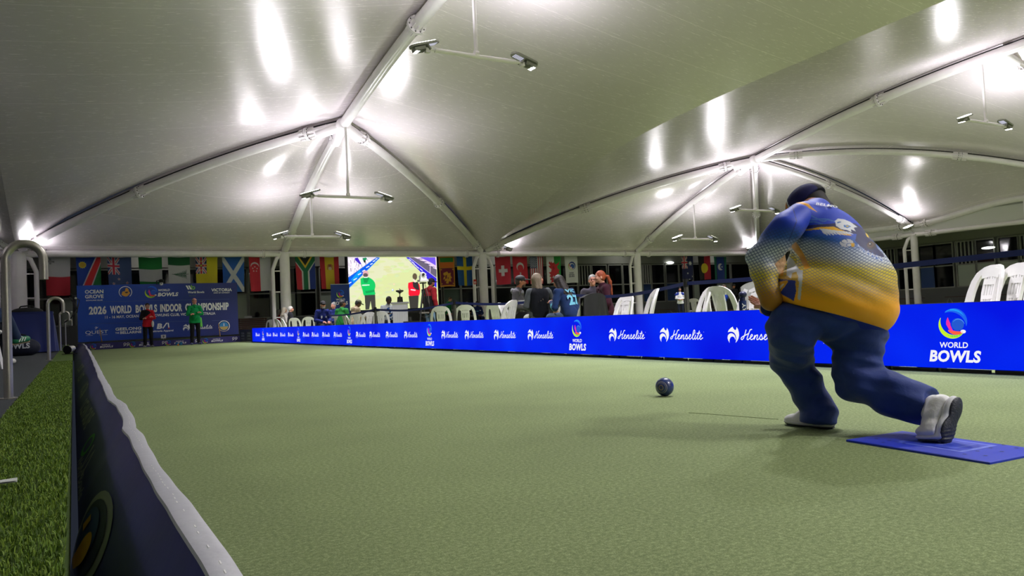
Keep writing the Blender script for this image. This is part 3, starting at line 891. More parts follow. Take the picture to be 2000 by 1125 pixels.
column(37.2, 23.2, .17, (-1,), side=(.5, -.85)); column(37.2, 13.0, .17, (-1,)); column(37.2, 2.8, .17, (-1,))
for y in (23.2, 13, 2.8): column(-21.2, y, .17, (-1,))
# fire sign on the downpipe of the middle column
root = empty('fire_sign', (17.7-.515, YF-.09, 2.28), label='small red and white fire equipment sign on the white downpipe of the middle column', cat='sign')
b = MB(); b.box((0, 0, 0), (.16, .008, .24)); b.build('plate', M('sign_red', (205, 40, 34), .4), root)
A = Art(lambda u, v, l: (u, -.005-l, v)); A.rect(-.05, -.08, .05, .02, WHITE); A.up(); A.poly([(-.02, -.07), (.02, -.07), (.02, -.01), (0, .01), (-.02, -.01)], (205, 40, 34)); A.build('symbol', root)

# ------------------------------------------------------------------ pendant floodlights (they shine up at the membrane; downward fill is added)
ML = M('lamp_glow', (255, 252, 238), emit=14.); ML2 = M('lamp_strip', (235, 235, 255), emit=.45)
MH = M('lamp_grey', (150, 150, 142), .45, metal=.3)
def lamp_head(root, c, side, d, power, rz=0., down=True):
    """side -1: outer end lower to the left; d = bar direction"""
    d = np.asarray(d, float); tl = math.radians(17)*side
    yv = np.cross((0, 0, 1.), d)
    ax = d*math.cos(tl)-np.array((0, 0, 1.))*math.sin(tl)          # along the housing
    n = np.cross(ax, yv); n = n if n[2] > 0 else -n
    R = np.array([ax, np.cross(n, ax), n]).T
    c = np.asarray(c, float)
    b = MB()
    pl = [(.34*math.cos(a)*(1 if abs(math.cos(a)) < .7 else 1), .17*math.sin(a)) for a in np.linspace(0, 2*math.pi, 25)[:-1]]
    pl = [(x*1.05, np.sign(y)*min(abs(y)*1.35, .15)) for x, y in pl]
    T = lambda x, y, z: c+R @ np.array((x, y, z))
    b.prism(pl, .045, T)
    b.box(c+R @ np.array((side*.16, 0, -.055)), (.26, .2, .07), R)
    for k in range(7): b.box(c+R @ np.array((side*.16+(-.11+.037*k), 0, -.10)), (.012, .2, .04), R)
    b.bar(c+R @ np.array((-side*.02, 0, .06)), c+R @ np.array((-side*.08, 0, -.12)), .20, .03, up=d)
    h = b.build('lamp_head', MH, root, smooth=True)
    b = MB()
    for k in range(6): b.box(c+R @ np.array((-side*.17+(-.10+.04*k), 0, -.006)), (.022, .17, .01), R)
    b.build('led_strips', ML2, h)
    if down:  # downward light added under the head to brighten the floor
      ld = bpy.data.lights.new('lamp', 'AREA'); ld.shape = 'RECTANGLE'; ld.size = .5; ld.size_y = .3; ld.energy = LAMP_DOWN_FILL*(.42 if root.location[2] < 5.5 else 1.15 if root.location[1] < 10 else 1); ld.color = (.965, .94, 1); ld.spread = math.radians(132)
      lo = bpy.data.objects.new('lamp', ld); COL.objects.link(lo); lo.parent = h
      p = c-np.array((0, 0, .17)); lo.matrix_local = Matrix.Translation(p)
    b = MB(); b.prism([(x*.86, y*.82) for x, y in pl], .012, lambda x, y, z: c+R @ np.array((x, y, z+.046)))
    b.build('lens', ML, h)
    ld = bpy.data.lights.new('lamp', 'AREA'); ld.shape = 'RECTANGLE'; ld.size = .55; ld.size_y = .24; ld.energy = power; ld.color = LAMP_COL
    lo = bpy.data.objects.new('lamp', ld); COL.objects.link(lo); lo.parent = h
    # the light leaves along -z of the lamp object: turn it to face n
    Z = -n; X = ax; Y = np.cross(Z, X)
    p = c+n*.066
    lo.matrix_local = Matrix(((X[0], Y[0], Z[0], p[0]), (X[1], Y[1], Z[1], p[1]), (X[2], Y[2], Z[2], p[2]), (0, 0, 0, 1)))
def pendant(x, y, zb, ztop, label, half=1.02, power=None, tilt=0.):
    root = empty('pendant_floodlight', (x, y, zb), label=label, cat='floodlight', group='twin floodlights hung under the roof')
    b = MB(); b.cyl((0, 0, .02), (0, 0, ztop-zb), .045, n=12); b.cyl((0, 0, .0), (0, 0, .1), .06, n=12); b.cyl((-.05, 0, .06), (.05, 0, .06), .07, n=12); b.build('drop_pole', MS, root, smooth=True)
    b = MB(); b.cyl((-half, 0, 0), (half, 0, 0), .05, n=12)
    for sg in (-1, 1): b.cyl((sg*half, 0, 0), (sg*(half+.16), 0, -.0), .03, n=10); b.box((sg*(half+.18), 0, -.03), (.1, .09, .10))
    b.build('cross_bar', MS, root, smooth=True)
    for sg in (-1, 1): lamp_head(root, (sg*(half+.24), 0, .07), sg, (1, 0, 0), power or LAMP_W)
    return root
pendant(8.0, 24.4, 4.74, 7.1, 'twin floodlight on a long pole below the ridge end, above the far backdrop')
pendant(8.0, 28.9, 3.92, 6.0, 'lower twin floodlight hung from the centre rib, just above the flags', half=.95, power=LAMP_W*.5)
pendant(8.0, 14.95, 6.44, RZ(14.95), 'largest twin floodlight, hanging from the main ridge at the top of the view')
pendant(8.0, 6.5, 7.0, RZ(6.5), 'twin floodlight on the main ridge overhead, nearer than the largest one in view')
pendant(8.0, -2, 7.0, RZ(-2), 'twin floodlight on the main ridge behind the viewer')
pendant(27.5, 24.7, 4.89, 7.1, 'twin floodlight with a glowing head, directly behind the cap of the bowling player')
pendant(27.5, 28.7, 3.99, 6.0, 'twin floodlight with a glowing head, hung above the southern cross flag', half=.95, power=LAMP_W*.5)
pendant(27.5, 14.3, 6.46, RZ(14.3), 'twin floodlight with a glowing head at the upper right, under the second ridge')
pendant(27.5, 5.5, 7.0, RZ(5.5), 'twin floodlight on the second ridge, outside the view')
pendant(8.0, -7.5, 7.0, RZ(-7.5), 'added fill floodlight on the main ridge, farthest behind the viewer'); pendant(-11.5, 2.5, 6.8, RZ(2.5), 'third twin floodlight, added as fill in the next bay to the left'); pendant(17.7, 1., 6.4, VZ(1.), 'twin floodlight hung from the valley between the two ridges, outside the view')  # ridge pendants added out of view to fill the player's near side
pendant(-11.5, 24.4, 4.74, 7.1, 'twin floodlight of the next bay to the left'); pendant(-11.5, 12, 6.6, RZ(12), 'second twin floodlight of the next bay to the left')
# bracketed floodlights on the columns, facing up into the valleys
def bracket_light(x, y, z, dx, label, power):
    root = empty('bracket_floodlight', (x, y, z), label=label, cat='floodlight', group='floodlights bracketed to the columns')
    b = MB(); b.cyl((0, 0, 0), (dx*.75, -.25, .05), .035, n=10); b.build('arm', MS, root, smooth=True)
    d = np.array((dx, -.25, 0.)); d /= np.linalg.norm(d)
    lamp_head(root, np.array((dx*.95, -.33, .14)), 1 if dx > 0 else -1, (1, 0, 0), power, down=False)
bracket_light(17.85, YF-.2, 3.80, 1, 'floodlight bracketed to the middle column, glowing where two beams meet', LAMP_W*.6)
bracket_light(-1.6, YF-.3, 3.72, .35, 'floodlight bracketed to the thick left column, glaring on the membrane', LAMP_W*.9)
bracket_light(-2.1, YF-.3, 3.72, -.55, 'second floodlight on the thick left column, partly behind the steel hook post', LAMP_W*.25)

bracket_light(36.9, 23.0, 3.85, -1, 'floodlight bracketed to the right-hand column, hidden behind the bowling player', LAMP_W*.28)
bracket_light(36.9, 33.1, 3.85, -1, 'floodlight bracketed to the far right corner column, hidden behind the bowling player', LAMP_W*.3)
bracket_light(36.9, 12.8, 3.85, -1, 'floodlight bracketed to a right-hand column outside the view', LAMP_W*1.3)
# ------------------------------------------------------------------ clubhouse facades
MF = M('frame_grey', (168, 168, 160), .5); MGl = M('night_glass', (10, 13, 17), .06, spec=.6); MPale = M('panel_pale', (206, 216, 200), .35); MBlue = M('panel_blue', (62, 92, 158), .4)
MW = M('wall_grey', (128, 129, 124), .8, noise=.1, nscale=2); MLou = M('louvre_grey', (190, 190, 182), .5)
PT = {'g': MGl, 'p': MPale, 'b': MBlue, 'w': MW, 'd': M('door_glass', (104, 124, 116), .25)}
_nw = [0]
def facade(T, bays, zs, tr, zt, sides):
    """T(u, out, z) -> point; bays = [(u0, u1, top, bottom)]"""
    for (u0, u1, tp, bt) in bays:
        _nw[0] += 1
        if u1 < u0: u0, u1 = u1, u0
        root = empty('window_%d' % _nw[0], T((u0+u1)/2, 0, 0)); tag(root, kind='structure')
        o = np.array(root.location)
        def bx(b, ua, ub, za, zb, d0, d1):
            p = [T(a, d, z)-o for a in (ua, ub) for d in (d0, d1) for z in (za, zb)]
            b.add(p, [(0, 1, 3, 2), (4, 6, 7, 5), (0, 4, 5, 1), (2, 3, 7, 6), (0, 2, 6, 4), (1, 5, 7, 3)])
        b = MB(); fw = .055
        bx(b, u0, u1, zs-.04, zs+.03, 0, .12); bx(b, u0, u1, tr-.035, tr+.035, 0, .12); bx(b, u0, u1, zt-.03, zt+.05, 0, .12)
        bx(b, u0-fw/2, u0+fw/2, zs, zt, 0, .13); bx(b, u1-fw/2, u1+fw/2, zs, zt, 0, .13)
        fr = b.build('window_frame', MF, root)
        if tp == 'l':
            b = MB(); k = max(4, int(abs(u1-u0)/.2)); 
            for i in range(k): uu = u0+(u1-u0)*(i+.5)/k; bx(b, uu-.03, uu+.03, tr, zt, .05, .14)
            b.build('louvre', MLou, root); tp = 'g'
        b = MB(); bx(b, u0, u1, tr, zt, .03, .05); b.build('pane', PT[tp], root)
        b = MB(); bx(b, u0, u1, zs, tr, .03, .05); b.build('pane', PT[bt], root)
YB = 38.5
def fX(px): return float(at(px, 600, Y=YB)[0])
back = [(-60, -10, 'g', 'p'), (-10, 8, 'g', 'p'), (8, 58, 'g', 'g'), (58, 118, 'g', 'g'), (118, 160, 'g', 'p'), (160, 250, 'g', 'g'), (250, 340, 'g', 'g'), (340, 440, 'g', 'g'), (440, 483, 'g', 'p'), (486, 528, 'g', 'g'), (531, 546, 'g', 'p'), (546, 578, 'g', 'p'), (578, 617, 'g', 'g'), (625, 660, 'g', 'p'),
        (660, 690, 'g', 'g'), (690, 780, 'g', 'g'), (780, 862, 'g', 'g'), (866, 899, 'g', 'd'), (901, 933, 'g', 'g'), (936, 966, 'g', 'g'), (968, 1022, 'g', 'g'), (1022, 1074, 'g', 'g'), (1074, 1100, 'g', 'b'), (1100, 1128, 'g', 'g'),
        (1130, 1157, 'l', 'g'), (1158, 1186, 'g', 'g'), (1190, 1216, 'g', 'g'), (1218, 1240, 'g', 'g'), (1256, 1273, 'l', 'b'), (1274, 1299, 'g', 'g'), (1302, 1327, 'g', 'b'), (1328, 1354, 'g', 'g'), (1355, 1368, 'g', 'p'), (1368, 1400, 'g', 'g'), (1400, 1428, 'g', 'p'), (1430, 1470, 'g', 'g'), (1472, 1520, 'g', 'b'), (1522, 1560, 'g', 'g')]
facade(lambda u, d, z: np.array((u, YB-d, z)), [(fX(a), fX(b_), c, d) for a, b_, c, d in back], 1.0, 2.18, 3.42, 0)
b = MB(); b.box((15, YB+.1, 2.2), (72, .16, 4.6)); tag(b.build('wall_back', MW), kind='structure')
XB = 42.0
def fY(px): return float(at(px, 560, X=XB)[1])
side = [(1600, 1650, 'g', 'b'), (1652, 1720, 'g', 'g'), (1722, 1757, 'l', 'p'), (1758, 1792, 'g', 'g'), (1800, 1830, 'g', 'b'), (1830, 1867, 'g', 'g'), (1873, 1911, 'l', 'p'), (1912, 1949, 'g', 'p'), (1957, 1996, 'g', 'p'), (1997, 2030, 'l', 'g'), (2032, 2080, 'g', 'b')]
facade(lambda u, d, z: np.array((XB-d, u, z)), [(fY(a), fY(b_), c, d) for a, b_, c, d in side], .98, 2.18, 3.42, 0)
b = MB(); b.box((XB+.1, 20, 2.2), (.16, 40, 4.6)); tag(b.build('wall_right', MW), kind='structure')
MWW = M('wall_white', (222, 220, 214), .7, noise=.03, nscale=1)
b = MB(); b.box((-21.4, 12, 2.), (.2, 50, 4.)); tag(b.build('wall_left', MWW), kind='structure')
b = MB(); b.box((9.5, -9.6, 4.0), (62, .2, 8.4)); tag(b.build('wall_front_bounce', MWW), kind='structure')  # unseen wall added to bounce light onto surfaces facing the camera
# the roofs of the clubhouse meet the membrane
b = MB(); b.box((15, 36.0, 4.6), (72, 5.2, .1)); b.box((39.7, 12, 4.6), (5, 50, .1)); tag(b.build('ceiling', M('soffit', (150, 150, 146), .7)), kind='structure')
b = MB(); b.box((15, YB-.12, 3.75), (72, .1, .5)); b.box((XB-.12, 15, 3.75), (.1, 40, .5)); tag(b.build('trim_3', MF), kind='structure')
b = MB(); b.box((15, YB-.1, .45), (72, .12, 1.0)); b.box((XB-.1, 15, .45), (.12, 40, 1.0)); tag(b.build('trim_4', M('plinth', (120, 122, 120), .7, noise=.08)), kind='structure')
# ------------------------------------------------------------------ the big backdrop at the far end
BY = YE+.62
x0, x1 = float(at(152, 610, Y=BY)[0]), float(at(464, 610, Y=BY)[0])
bz0, bz1 = .30, 2.44
root = empty('backdrop_wall', ((x0+x1)/2, BY, GZ), label='large dark blue fabric backdrop with the 2026 championship title, behind the two standing players', cat='backdrop')
BW = x1-x0; BH = bz1-bz0
def bk(u, v, l=0.): return (u*BW-BW/2, -.012*math.sin(u*19)*(1-v)-l, v*BH+bz0-GZ+.012*math.sin(u*math.pi))
b = MB(); b.grid(lambda u, v: bk(u, v), 60, 12); b.grid(lambda u, v: (lambda p: (p[0], p[1]+.05, p[2]))(bk(u, v)), 60, 12)
for s in (-1, 1): b.box((s*(BW/2), .025, BH/2+.05), (.03, .06, BH))
m = M('backdrop_navy', (19, 30, 92), .55)
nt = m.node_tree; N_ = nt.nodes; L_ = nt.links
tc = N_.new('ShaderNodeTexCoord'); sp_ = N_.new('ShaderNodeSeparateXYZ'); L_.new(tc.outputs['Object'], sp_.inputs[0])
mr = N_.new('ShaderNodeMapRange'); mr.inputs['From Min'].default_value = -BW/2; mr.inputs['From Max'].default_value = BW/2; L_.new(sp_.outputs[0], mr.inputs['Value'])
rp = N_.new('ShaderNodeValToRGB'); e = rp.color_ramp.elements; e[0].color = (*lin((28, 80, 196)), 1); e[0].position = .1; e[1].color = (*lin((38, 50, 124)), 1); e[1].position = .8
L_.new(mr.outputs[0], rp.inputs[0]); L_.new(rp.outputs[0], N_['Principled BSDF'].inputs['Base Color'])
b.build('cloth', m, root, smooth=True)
def px2(px, py):
    p = at(px, py, Y=BY); return (p[0]-x0)/BW, (p[2]-bz0)/BH
# art in metres: u across from the left edge, v up from the bottom edge
def amap(u, v, l): return bk(u/BW, v/BH, l+.004)
def am(px, py): q = px2(px, py); return q[0]*BW, q[1]*BH
def new(): return Art(amap)
WH = (255, 255, 255)
A = new()
x, y = am(184, 573); A.text('OCEAN', x, y+.0, .135, WH, bold=.035, width=.62)
A.text('GROVE', x, y-.185, .135, WH, bold=.035, width=.62); A.text('BOWLING CLUB', x, y-.29, .05, WH, bold=.02, width=.55); A.build('logo', root)
A = new(); x, y = am(245, 571); A.arc(x, y, .22, -50, 230, .022, WH, n=40); A.disc(x, y, .17, (36, 66, 140)); A.up()
A.poly([(x+a*.2, y+c*.2) for a, c in bez((-.7, -.5), (-.5, .1), (-.1, .2), (.1, .8), (.5, .6), (.6, .1), (.8, -.2), (.3, -.8), (-.2, -.8), (-.7, -.5), n=4)], (224, 162, 60)); A.up()
A.poly([(x+a*.2, y+c*.2) for a, c in ((-.1, .05), (.35, .1), (.5, -.1), (.1, -.25), (-.05, -.1))], (60, 50, 60)); A.build('logo', root)
A = new(); x, y = am(295, 571); swirl(A, x, y, .22); x2, y2 = am(327, 569); A.text('WORLD', x2-.12, y2-.0, .085, WH, bold=.03, shear=.2, width=.42); A.text('BOWLS', x2+.02, y2-.20, .14, WH, bold=.05, shear=.2, width=.76); A.build('logo', root)
A = new(); x, y = am(371, 562)
for k in range(2): A.poly([(x-.16+k*.09, y+.08), (x-.10+k*.09, y+.08), (x-.02+k*.09, y-.08), (x-.08+k*.09, y-.08)], WH)
A.arc(x+.12, y-.02, .055, 0, 360, .035, (120, 190, 60)); A.poly([(x+.03, y+.1), (x+.07, y+.1), (x+.09, y-.05), (x+.05, y-.05)], (120, 190, 60))
x, y = am(383, 573); A.text('World Bowls', x, y, .09, WH, bold=.02, width=.62); A.text('Series', x-.14, y-.13, .07, (70, 100, 110), width=.26); A.build('logo', root)
A = new(); x, y = am(433, 569); A.text('VICTORIA', x, y, .12, WH, bold=.03, width=.80); A.text('EVERY BIT DIFFERENT', x, y-.085, .045, WH, bold=.02, width=.62); A.build('logo', root)
# rules
for (pa, pb) in (((184, 590), (448, 584)), ((175, 633), (448, 625))):
    A = new(); (ua, va), (ub, vb) = am(*pa), am(*pb)
    A.poly([(ua, va), (ub, vb-.01), (ub, vb+.004), (ua, va+.012)], (74, 96, 160)); A.build('rule', root)
ua, va = am(173.5, 613.5); ub, vb = am(447.5, 604); h = am(300, 594)[1]-am(300, 609.5)[1]
A = new(); Wt = ub-ua
tx = '2026 WORLD BOWLS INDOOR CHAMPIONSHIP'
yb = am(300, 609.5)[1]
for wd, (pa, pb) in (('2026', (173.5, 208)), ('WORLD', (215, 257)), ('BOWLS', (265, 307)), ('INDOOR', (313, 356)), ('CHAMPIONSHIP', (362, 447))):
    a_, c_ = am(pa, 609)[0], am(pb, 609)[0]
    vs, fs = text_mesh(wd, .045, 0); 
    A.text(wd, (a_+c_)/2, yb, h*.92, WH, bold=.045, width=c_-a_)
A.build('title', root)
A = new(); ua = am(205, 620)[0]; ub = am(421, 620)[0]; A.text('11 - 16 MAY, OCEAN GROVE BOWLING CLUB, VICTORIA, AUSTRALIA', (ua+ub)/2, am(313, 618.5)[1], .105, WH, bold=.025, width=ub-ua); A.build('lettering', root)
A = new(); x, y = am(189, 652); A.text('QUEST', x, y, .13, WH, bold=.005, width=.76); A.poly([(x-.36, y-.055), (x+.36, y-.055), (x+.36, y-.045), (x-.36, y-.045)], WH); A.stroke(bez((x-.06, y+.24), (x, y+.26), (x-.02, y+.2), (x-.05, y+.18), (x+.05, y+.25), n=4), .015, WH); A.build('logo', root)
A = new(); x, y = am(251, 645); A.text('GEELONG', x, y, .11, WH, bold=.035, width=.9); A.text('THE', x-.39, y-.125, .07, WH, bold=.02, width=.13); A.text('BELLARINE', x+.08, y-.135, .10, WH, bold=.035, width=.74); A.build('logo', root)
A = new(); x, y = am(317, 642); A.text('B', x-.10, y, .20, WH, bold=.05, shear=.15, width=.2); A.stroke([(x+.02, y), (x+.16, y+.2), (x+.22, y+.2), (x+.24, y)], .045, WH); A.disc(x+.24, y-.0, .03, (200, 40, 50)); A.text('Belgravia Apparel', x, y-.13, .075, WH, width=.80); A.build('logo', root)
A = new(); x, y = am(364, 640); hen_icon(A, x, y, .27, WH); A.build('logo', root)
A = new(); x, y = am(383, 643); hen_word(A, x-.14, y, .15, WH); A.build('lettering', root)
A = new(); x, y = am(437.5, 637); A.arc(x, y, .215, -50, 160, .03, WH, n=30); A.arc(x, y, .215, 190, 340, .02, (220, 200, 160), n=30); A.disc(x, y, .17, (60, 150, 215)); A.up()
A.poly([(x-.17, y-.02), (x+.17, y-.02), (x+.12, y-.12), (x, y-.17), (x-.12, y-.12)], (214, 186, 110)); A.poly([(x, y-.02), (x+.17, y-.02), (x+.13, y-.11)], (70, 140, 70)); A.poly([(x-.02, y), (x+.02, y), (x+.01, y+.12), (x-.01, y+.12)], WH); A.build('logo', root)

# stakes, number box, dome camera over the backdrop
for i, (pb, pt, lb) in enumerate((((199, 668), (195, 642), 'short leaning wooden stake in front of the backdrop, left of the red jacket'), ((430, 657), (427, 632), 'short leaning wooden stake at the right end of the backdrop, left of the round crest'))):
    p = at(*pb, Y=YE+.30); q = at(*pt, Y=YE+.34); b = MB(); b.bar((0, 0, 0), q-p, .028, .02)
    o = b.build('wooden_stake', M('stake_wood', (186, 140, 84), .7, noise=.2)); o.location = p; tag(o, lb, 'stake')
p = at(319.5, 663, Y=YE+.28); root = empty('marker_sign', p, label='small white number marker on a stem behind the end banner, right of the red jacket', cat='sign')
b = MB(); b.box((0, 0, .11), (.18, .012, .15)); b.cyl((0, .0, -.06), (0, 0, .04), .008, n=6); b.build('plate', M('marker_white', (226, 226, 228)), root)
A = Art(lambda u, v, l: (u, -.008-l, v)); A.text('9', 0, .07, .09, (20, 20, 26), bold=.04); A.build('numeral', root)
p = at(315, 556, Y=BY-.04); root = empty('dome_camera', p, label='black and white dome camera clamped to the top edge of the backdrop', cat='camera')
b = MB(); b.cyl((0, 0, .02), (0, 0, .12), .075, .085, n=16); b.ell((0, 0, .16), (.10, .10, .06)); b.cyl((-.16, 0, .0), (-.16, 0, .16), .02, n=8); b.bar((-.16, 0, .16), (0, .0, .2), .03, .02); b.build('housing', M('cam_dark', (24, 24, 26), .4), root, smooth=True)
b = MB(); b.ell((0, -.01, .06), (.075, .075, .09)); b.build('dome', M('cam_white', (232, 232, 232), .3), root, smooth=True)
b = MB(); b.cyl((0, -.08, .05), (0, -.095, .05), .028, n=12); b.build('lens', M('lens_black', (8, 8, 10), .1), root)

# ------------------------------------------------------------------ national flags hanging from the far eave
RED, BLU, GRN, YEL, WT, NAV, BLK = (176, 34, 48), (28, 62, 150), (20, 104, 52), (214, 198, 46), (196, 196, 200), (24, 32, 78), (18, 20, 20)
def jack(c, x0, y0, x1, y1, blue=NAV, red=(190, 40, 62), w=WT):
    sx, sy = x1-x0, y1-y0; P = lambda u, v: (x0+sx*u, y0+sy*v)
    c.rect(x0, y0, x1, y1, blue)
    for a, b_ in (((0, 0), (1, 1)), ((1, 0), (0, 1))):
        (ax, ay), (bx, by) = P(*a), P(*b_); n = np.array((by-ay, -(bx-ax))); n = n/np.linalg.norm(n)
        for ww, col in ((.11, w), (.04, red)):
            d = n*ww*sx; c.poly([(ax+d[0], ay+d[1]), (bx+d[0], by+d[1]), (bx-d[0], by-d[1]), (ax-d[0], ay-d[1])], col)
    for ww, col in ((.17, w), (.10, red)):
        c.rect(*P(.5-ww, 0), *P(.5+ww, 1), col); c.rect(*P(0, .5-ww*sx/sy), *P(1, .5+ww*sx/sy), col)
    # clear what spilled outside is not needed: the canton is drawn first
def F_malta(c, H): c.rect(0, 0, 1, H, RED); c.rect(0, 0, 1, H*.5, (190, 188, 192)); G = (128, 126, 130); c.rect(.16, .07, .24, .33, G); c.rect(.05, .16, .36, .24, G); c.disc(.2, .2, .07, (150, 146, 150))
def F_nam(c, H):
    c.rect(0, 0, 1, H, BLU); c.poly([(1, .28), (1, H), (.42, H)], GRN); c.poly([(.0, H), (.80, 0), (1, 0), (1, .32), (.47, H)], WT); c.poly([(.05, H), (.85, 0), (1, 0), (1, .24), (.40, H)], (206, 48, 50))
    c.star(.25, .34, .17, YEL, 12, .78); c.disc(.25, .34, .11, (196, 160, 50))
def stars(c, L, col, r, n=5):
    for x, y in L: c.star(x, y, r, col, n)
def F_nz(c, H): c.rect(0, 0, 1, H, (66, 84, 128)); jack(c, 0, 0, .5, H*.5-.08, (52, 66, 120)); c.rect(.5, 0, 1, H, (66, 84, 128)); c.rect(0, H*.5-.08, 1, H, (66, 84, 128)); [c.star(x, y, .075, WT) and c.star(x, y, .045, RED) for x, y in ((.45, 1.0), (.22, 1.22), (.8, 1.2), (.5, 1.5))]
def F_nig(c, H): c.rect(0, 0, 1, H, (18, 112, 46)); c.rect(0, H*.33, 1, H*.67, (176, 178, 178))
def F_nor(c, H):
    c.rect(0, 0, 1, H, (22, 92, 50)); c.rect(0, H*.22, 1, H*.78, (190, 192, 190)); y = H*.47; G = (26, 84, 54); c.rect(.15, y-.012, .93, y+.012, G)
    for i in range(11): x = .16+.06*i; w_ = .02+.024*i; c.poly([(x, y-w_*.15), (x+.09, y-w_), (x+.05, y-.01)], G); c.poly([(x, y+w_*.15), (x+.09, y+w_), (x+.05, y+.01)], G)
def F_niu(c, H):
    c.rect(0, 0, 1, H, (208, 194, 40)); jack(c, 0, 0, .5, .8, (30, 36, 90)); c.rect(.5, 0, 1, H, (208, 194, 40)); c.rect(0, .8, 1, H, (208, 194, 40)); stars(c, ((.25, .2), (.25, .62), (.08, .4), (.42, .4)), YEL, .04); c.disc(.25, .4, .075, NAV); c.star(.25, .4, .07, YEL)
def F_sco(c, H):
    c.rect(0, 0, 1, H, (32, 86, 168))
    for a, b_ in (((-.02, 0), (1.02, H)), ((1.02, 0), (-.02, H))): c.line([a, b_], .19, (190, 192, 198))
def F_sin(c, H):
    c.rect(0, 0, 1, H, (190, 190, 194)); c.rect(0, 0, .5, H, (188, 38, 56)); c.disc(.26, .42, .19, WT); c.disc(.26, .49, .19, (188, 38, 56))
    for k in range(5): a = k*2*math.pi/5; c.star(.26+.11*math.sin(a), .56-.11*math.cos(a), .04, WT)
def F_rsa(c, H):
    c.rect(0, 0, .5, H, (178, 36, 52)); c.rect(.5, 0, 1, H, (30, 50, 130))
    P = lambda ww, col: (c.poly([(-ww-.02, 0), (.12, 0), (.5, .50), (.88, 0), (1.02+ww, 0), (1.0+ww*.5, .22), (.5+.13+ww, .72), (.63+ww, H), (.37-ww, H), (.37-ww, .72), (-ww*.5, .22)], col))
    P(.07, WT); P(0., (20, 100, 66)); c.poly([(.12, 0), (.88, 0), (.5, .56)], (206, 170, 50)); c.poly([(.22, 0), (.78, 0), (.5, .42)], BLK)
def F_spa(c, H):
    c.rect(0, 0, 1, H, (196, 168, 40)); c.rect(0, 0, .25, H, (170, 32, 44)); c.rect(.75, 0, 1, H, (170, 32, 44)); c.rect(.42, .36, .62, .62, (140, 60, 50)); c.disc(.52, .58, .09, (180, 160, 140)); c.disc(.5, .44, .06, (110, 60, 50)); c.rect(.36, .4, .40, .66, (150, 90, 50)); c.rect(.65, .4, .69, .66, (150, 90, 50))
def F_sri(c, H):
    c.rect(0, 0, 1, H, (196, 130, 34)); c.rect(.08, .06, .92, .32, (40, 128, 52)); c.rect(.08, .32, .92, .62, (206, 106, 34)); c.rect(.08, .66, .92, H-.1, (112, 22, 54)); Gd = (206, 150, 44)
    for x, y in ((.13, .74), (.87, .74), (.13, H-.18), (.87, H-.18)): c.disc(x, y, .04, Gd)
    c.poly([(x*.62+.2, y*.75+.86) for x, y in ((.1, .1), (.5, 0), (.6, .15), (.85, .1), (.8, .3), (.95, .5), (.8, .55), (.85, .8), (.6, .75), (.55, .95), (.3, .9), (.4, .7), (.2, .75), (.25, .55), (.05, .6), (.15, .4), (.3, .35), (.1, .25))], Gd); c.poly([(.38, 1.1), (.48, 1.05), (.46, 1.25), (.36, 1.3)], (112, 22, 54)); c.poly([(.5, 1.2), (.58, 1.2), (.55, 1.32)], (112, 22, 54))
def F_swe(c, H): c.rect(0, 0, 1, H, (28, 82, 146)); c.rect(.40, 0, .60, H, (222, 200, 30)); c.rect(0, .56, 1, .76, (222, 200, 30))
def F_swi(c, H): c.rect(0, 0, 1, H, (180, 32, 52)); c.rect(.4, H*.5-.3, .6, H*.5+.3, (206, 206, 210)); c.rect(.2, H*.5-.1, .8, H*.5+.1, (206, 206, 210))
def F_tur(c, H): c.rect(0, 0, 1, H, (186, 32, 48)); c.disc(.5, .6, .27, WT); c.disc(.51, .68, .22, (186, 32, 48)); c.star(.5, .98, .10, WT, rot=.1)
def F_usa(c, H):
    for i in range(13): c.rect(i/13, 0, (i+1)/13, H, (176, 40, 58) if i % 2 == 0 else WT)
    c.rect(0, 0, .54, .74, (36, 46, 96))
    for i in range(5):
        for j in range(6): c.disc(.06+.105*i, .07+.12*j, .026, WT)
    for i in range(4):
        for j in range(5): c.disc(.11+.105*i, .13+.12*j, .026, WT)
def F_wal(c, H):
    c.rect(0, 0, .52, H, (206, 206, 208)); c.rect(.52, 0, 1, H, (36, 142, 60)); R_ = (190, 40, 48)
    c.poly([(x, y*.95+.18) for x, y in ((.2, .1), (.32, .2), (.34, .08), (.42, .22), (.52, .16), (.6, .3), (.78, .22), (.9, .1), (.86, .28), (.72, .4), (.76, .55), (.9, .62), (.82, .72), (.88, .86), (.7, .84), (.68, 1.0), (.9, 1.16), (.78, 1.22), (.6, 1.1), (.5, 1.2), (.58, 1.34), (.4, 1.38), (.22, 1.42), (.32, 1.28), (.2, 1.2), (.3, 1.08), (.16, 1.0), (.28, .92), (.14, .78), (.3, .74), (.34, .58), (.22, .5), (.14, .36), (.28, .36), (.16, .24))], R_)
    c.poly([(.40, .62), (.5, .55), (.56, .7), (.46, .8)], (150, 26, 36)); c.poly([(.36, 1.22), (.46, 1.1), (.48, 1.24)], (206, 206, 208))
def F_wbo(c, H):
    c.rect(0, 0, 1, H, (206, 206, 208)); c.disc(.52, .62, .26, (196, 200, 60)); c.disc(.56, .60, .26, (30, 50, 130)); c.disc(.54, .64, .21, (206, 206, 208)); c.disc(.58, .64, .15, (40, 80, 160)); c.line([(.36, .5), (.42, .66), (.56, .78)], .05, (210, 70, 60)); c.disc(.5, .72, .05, (206, 206, 208))
    for i, x in enumerate((.34, .42, .50, .58)): c.rect(x, 1.02, x+.05, 1.12, (24, 28, 70))
    for i, x in enumerate((.30, .40, .50, .60)): c.rect(x, 1.16, x+.07, 1.34, (24, 28, 70)); c.rect(x+.02, 1.2, x+.05, 1.3, (206, 206, 208))
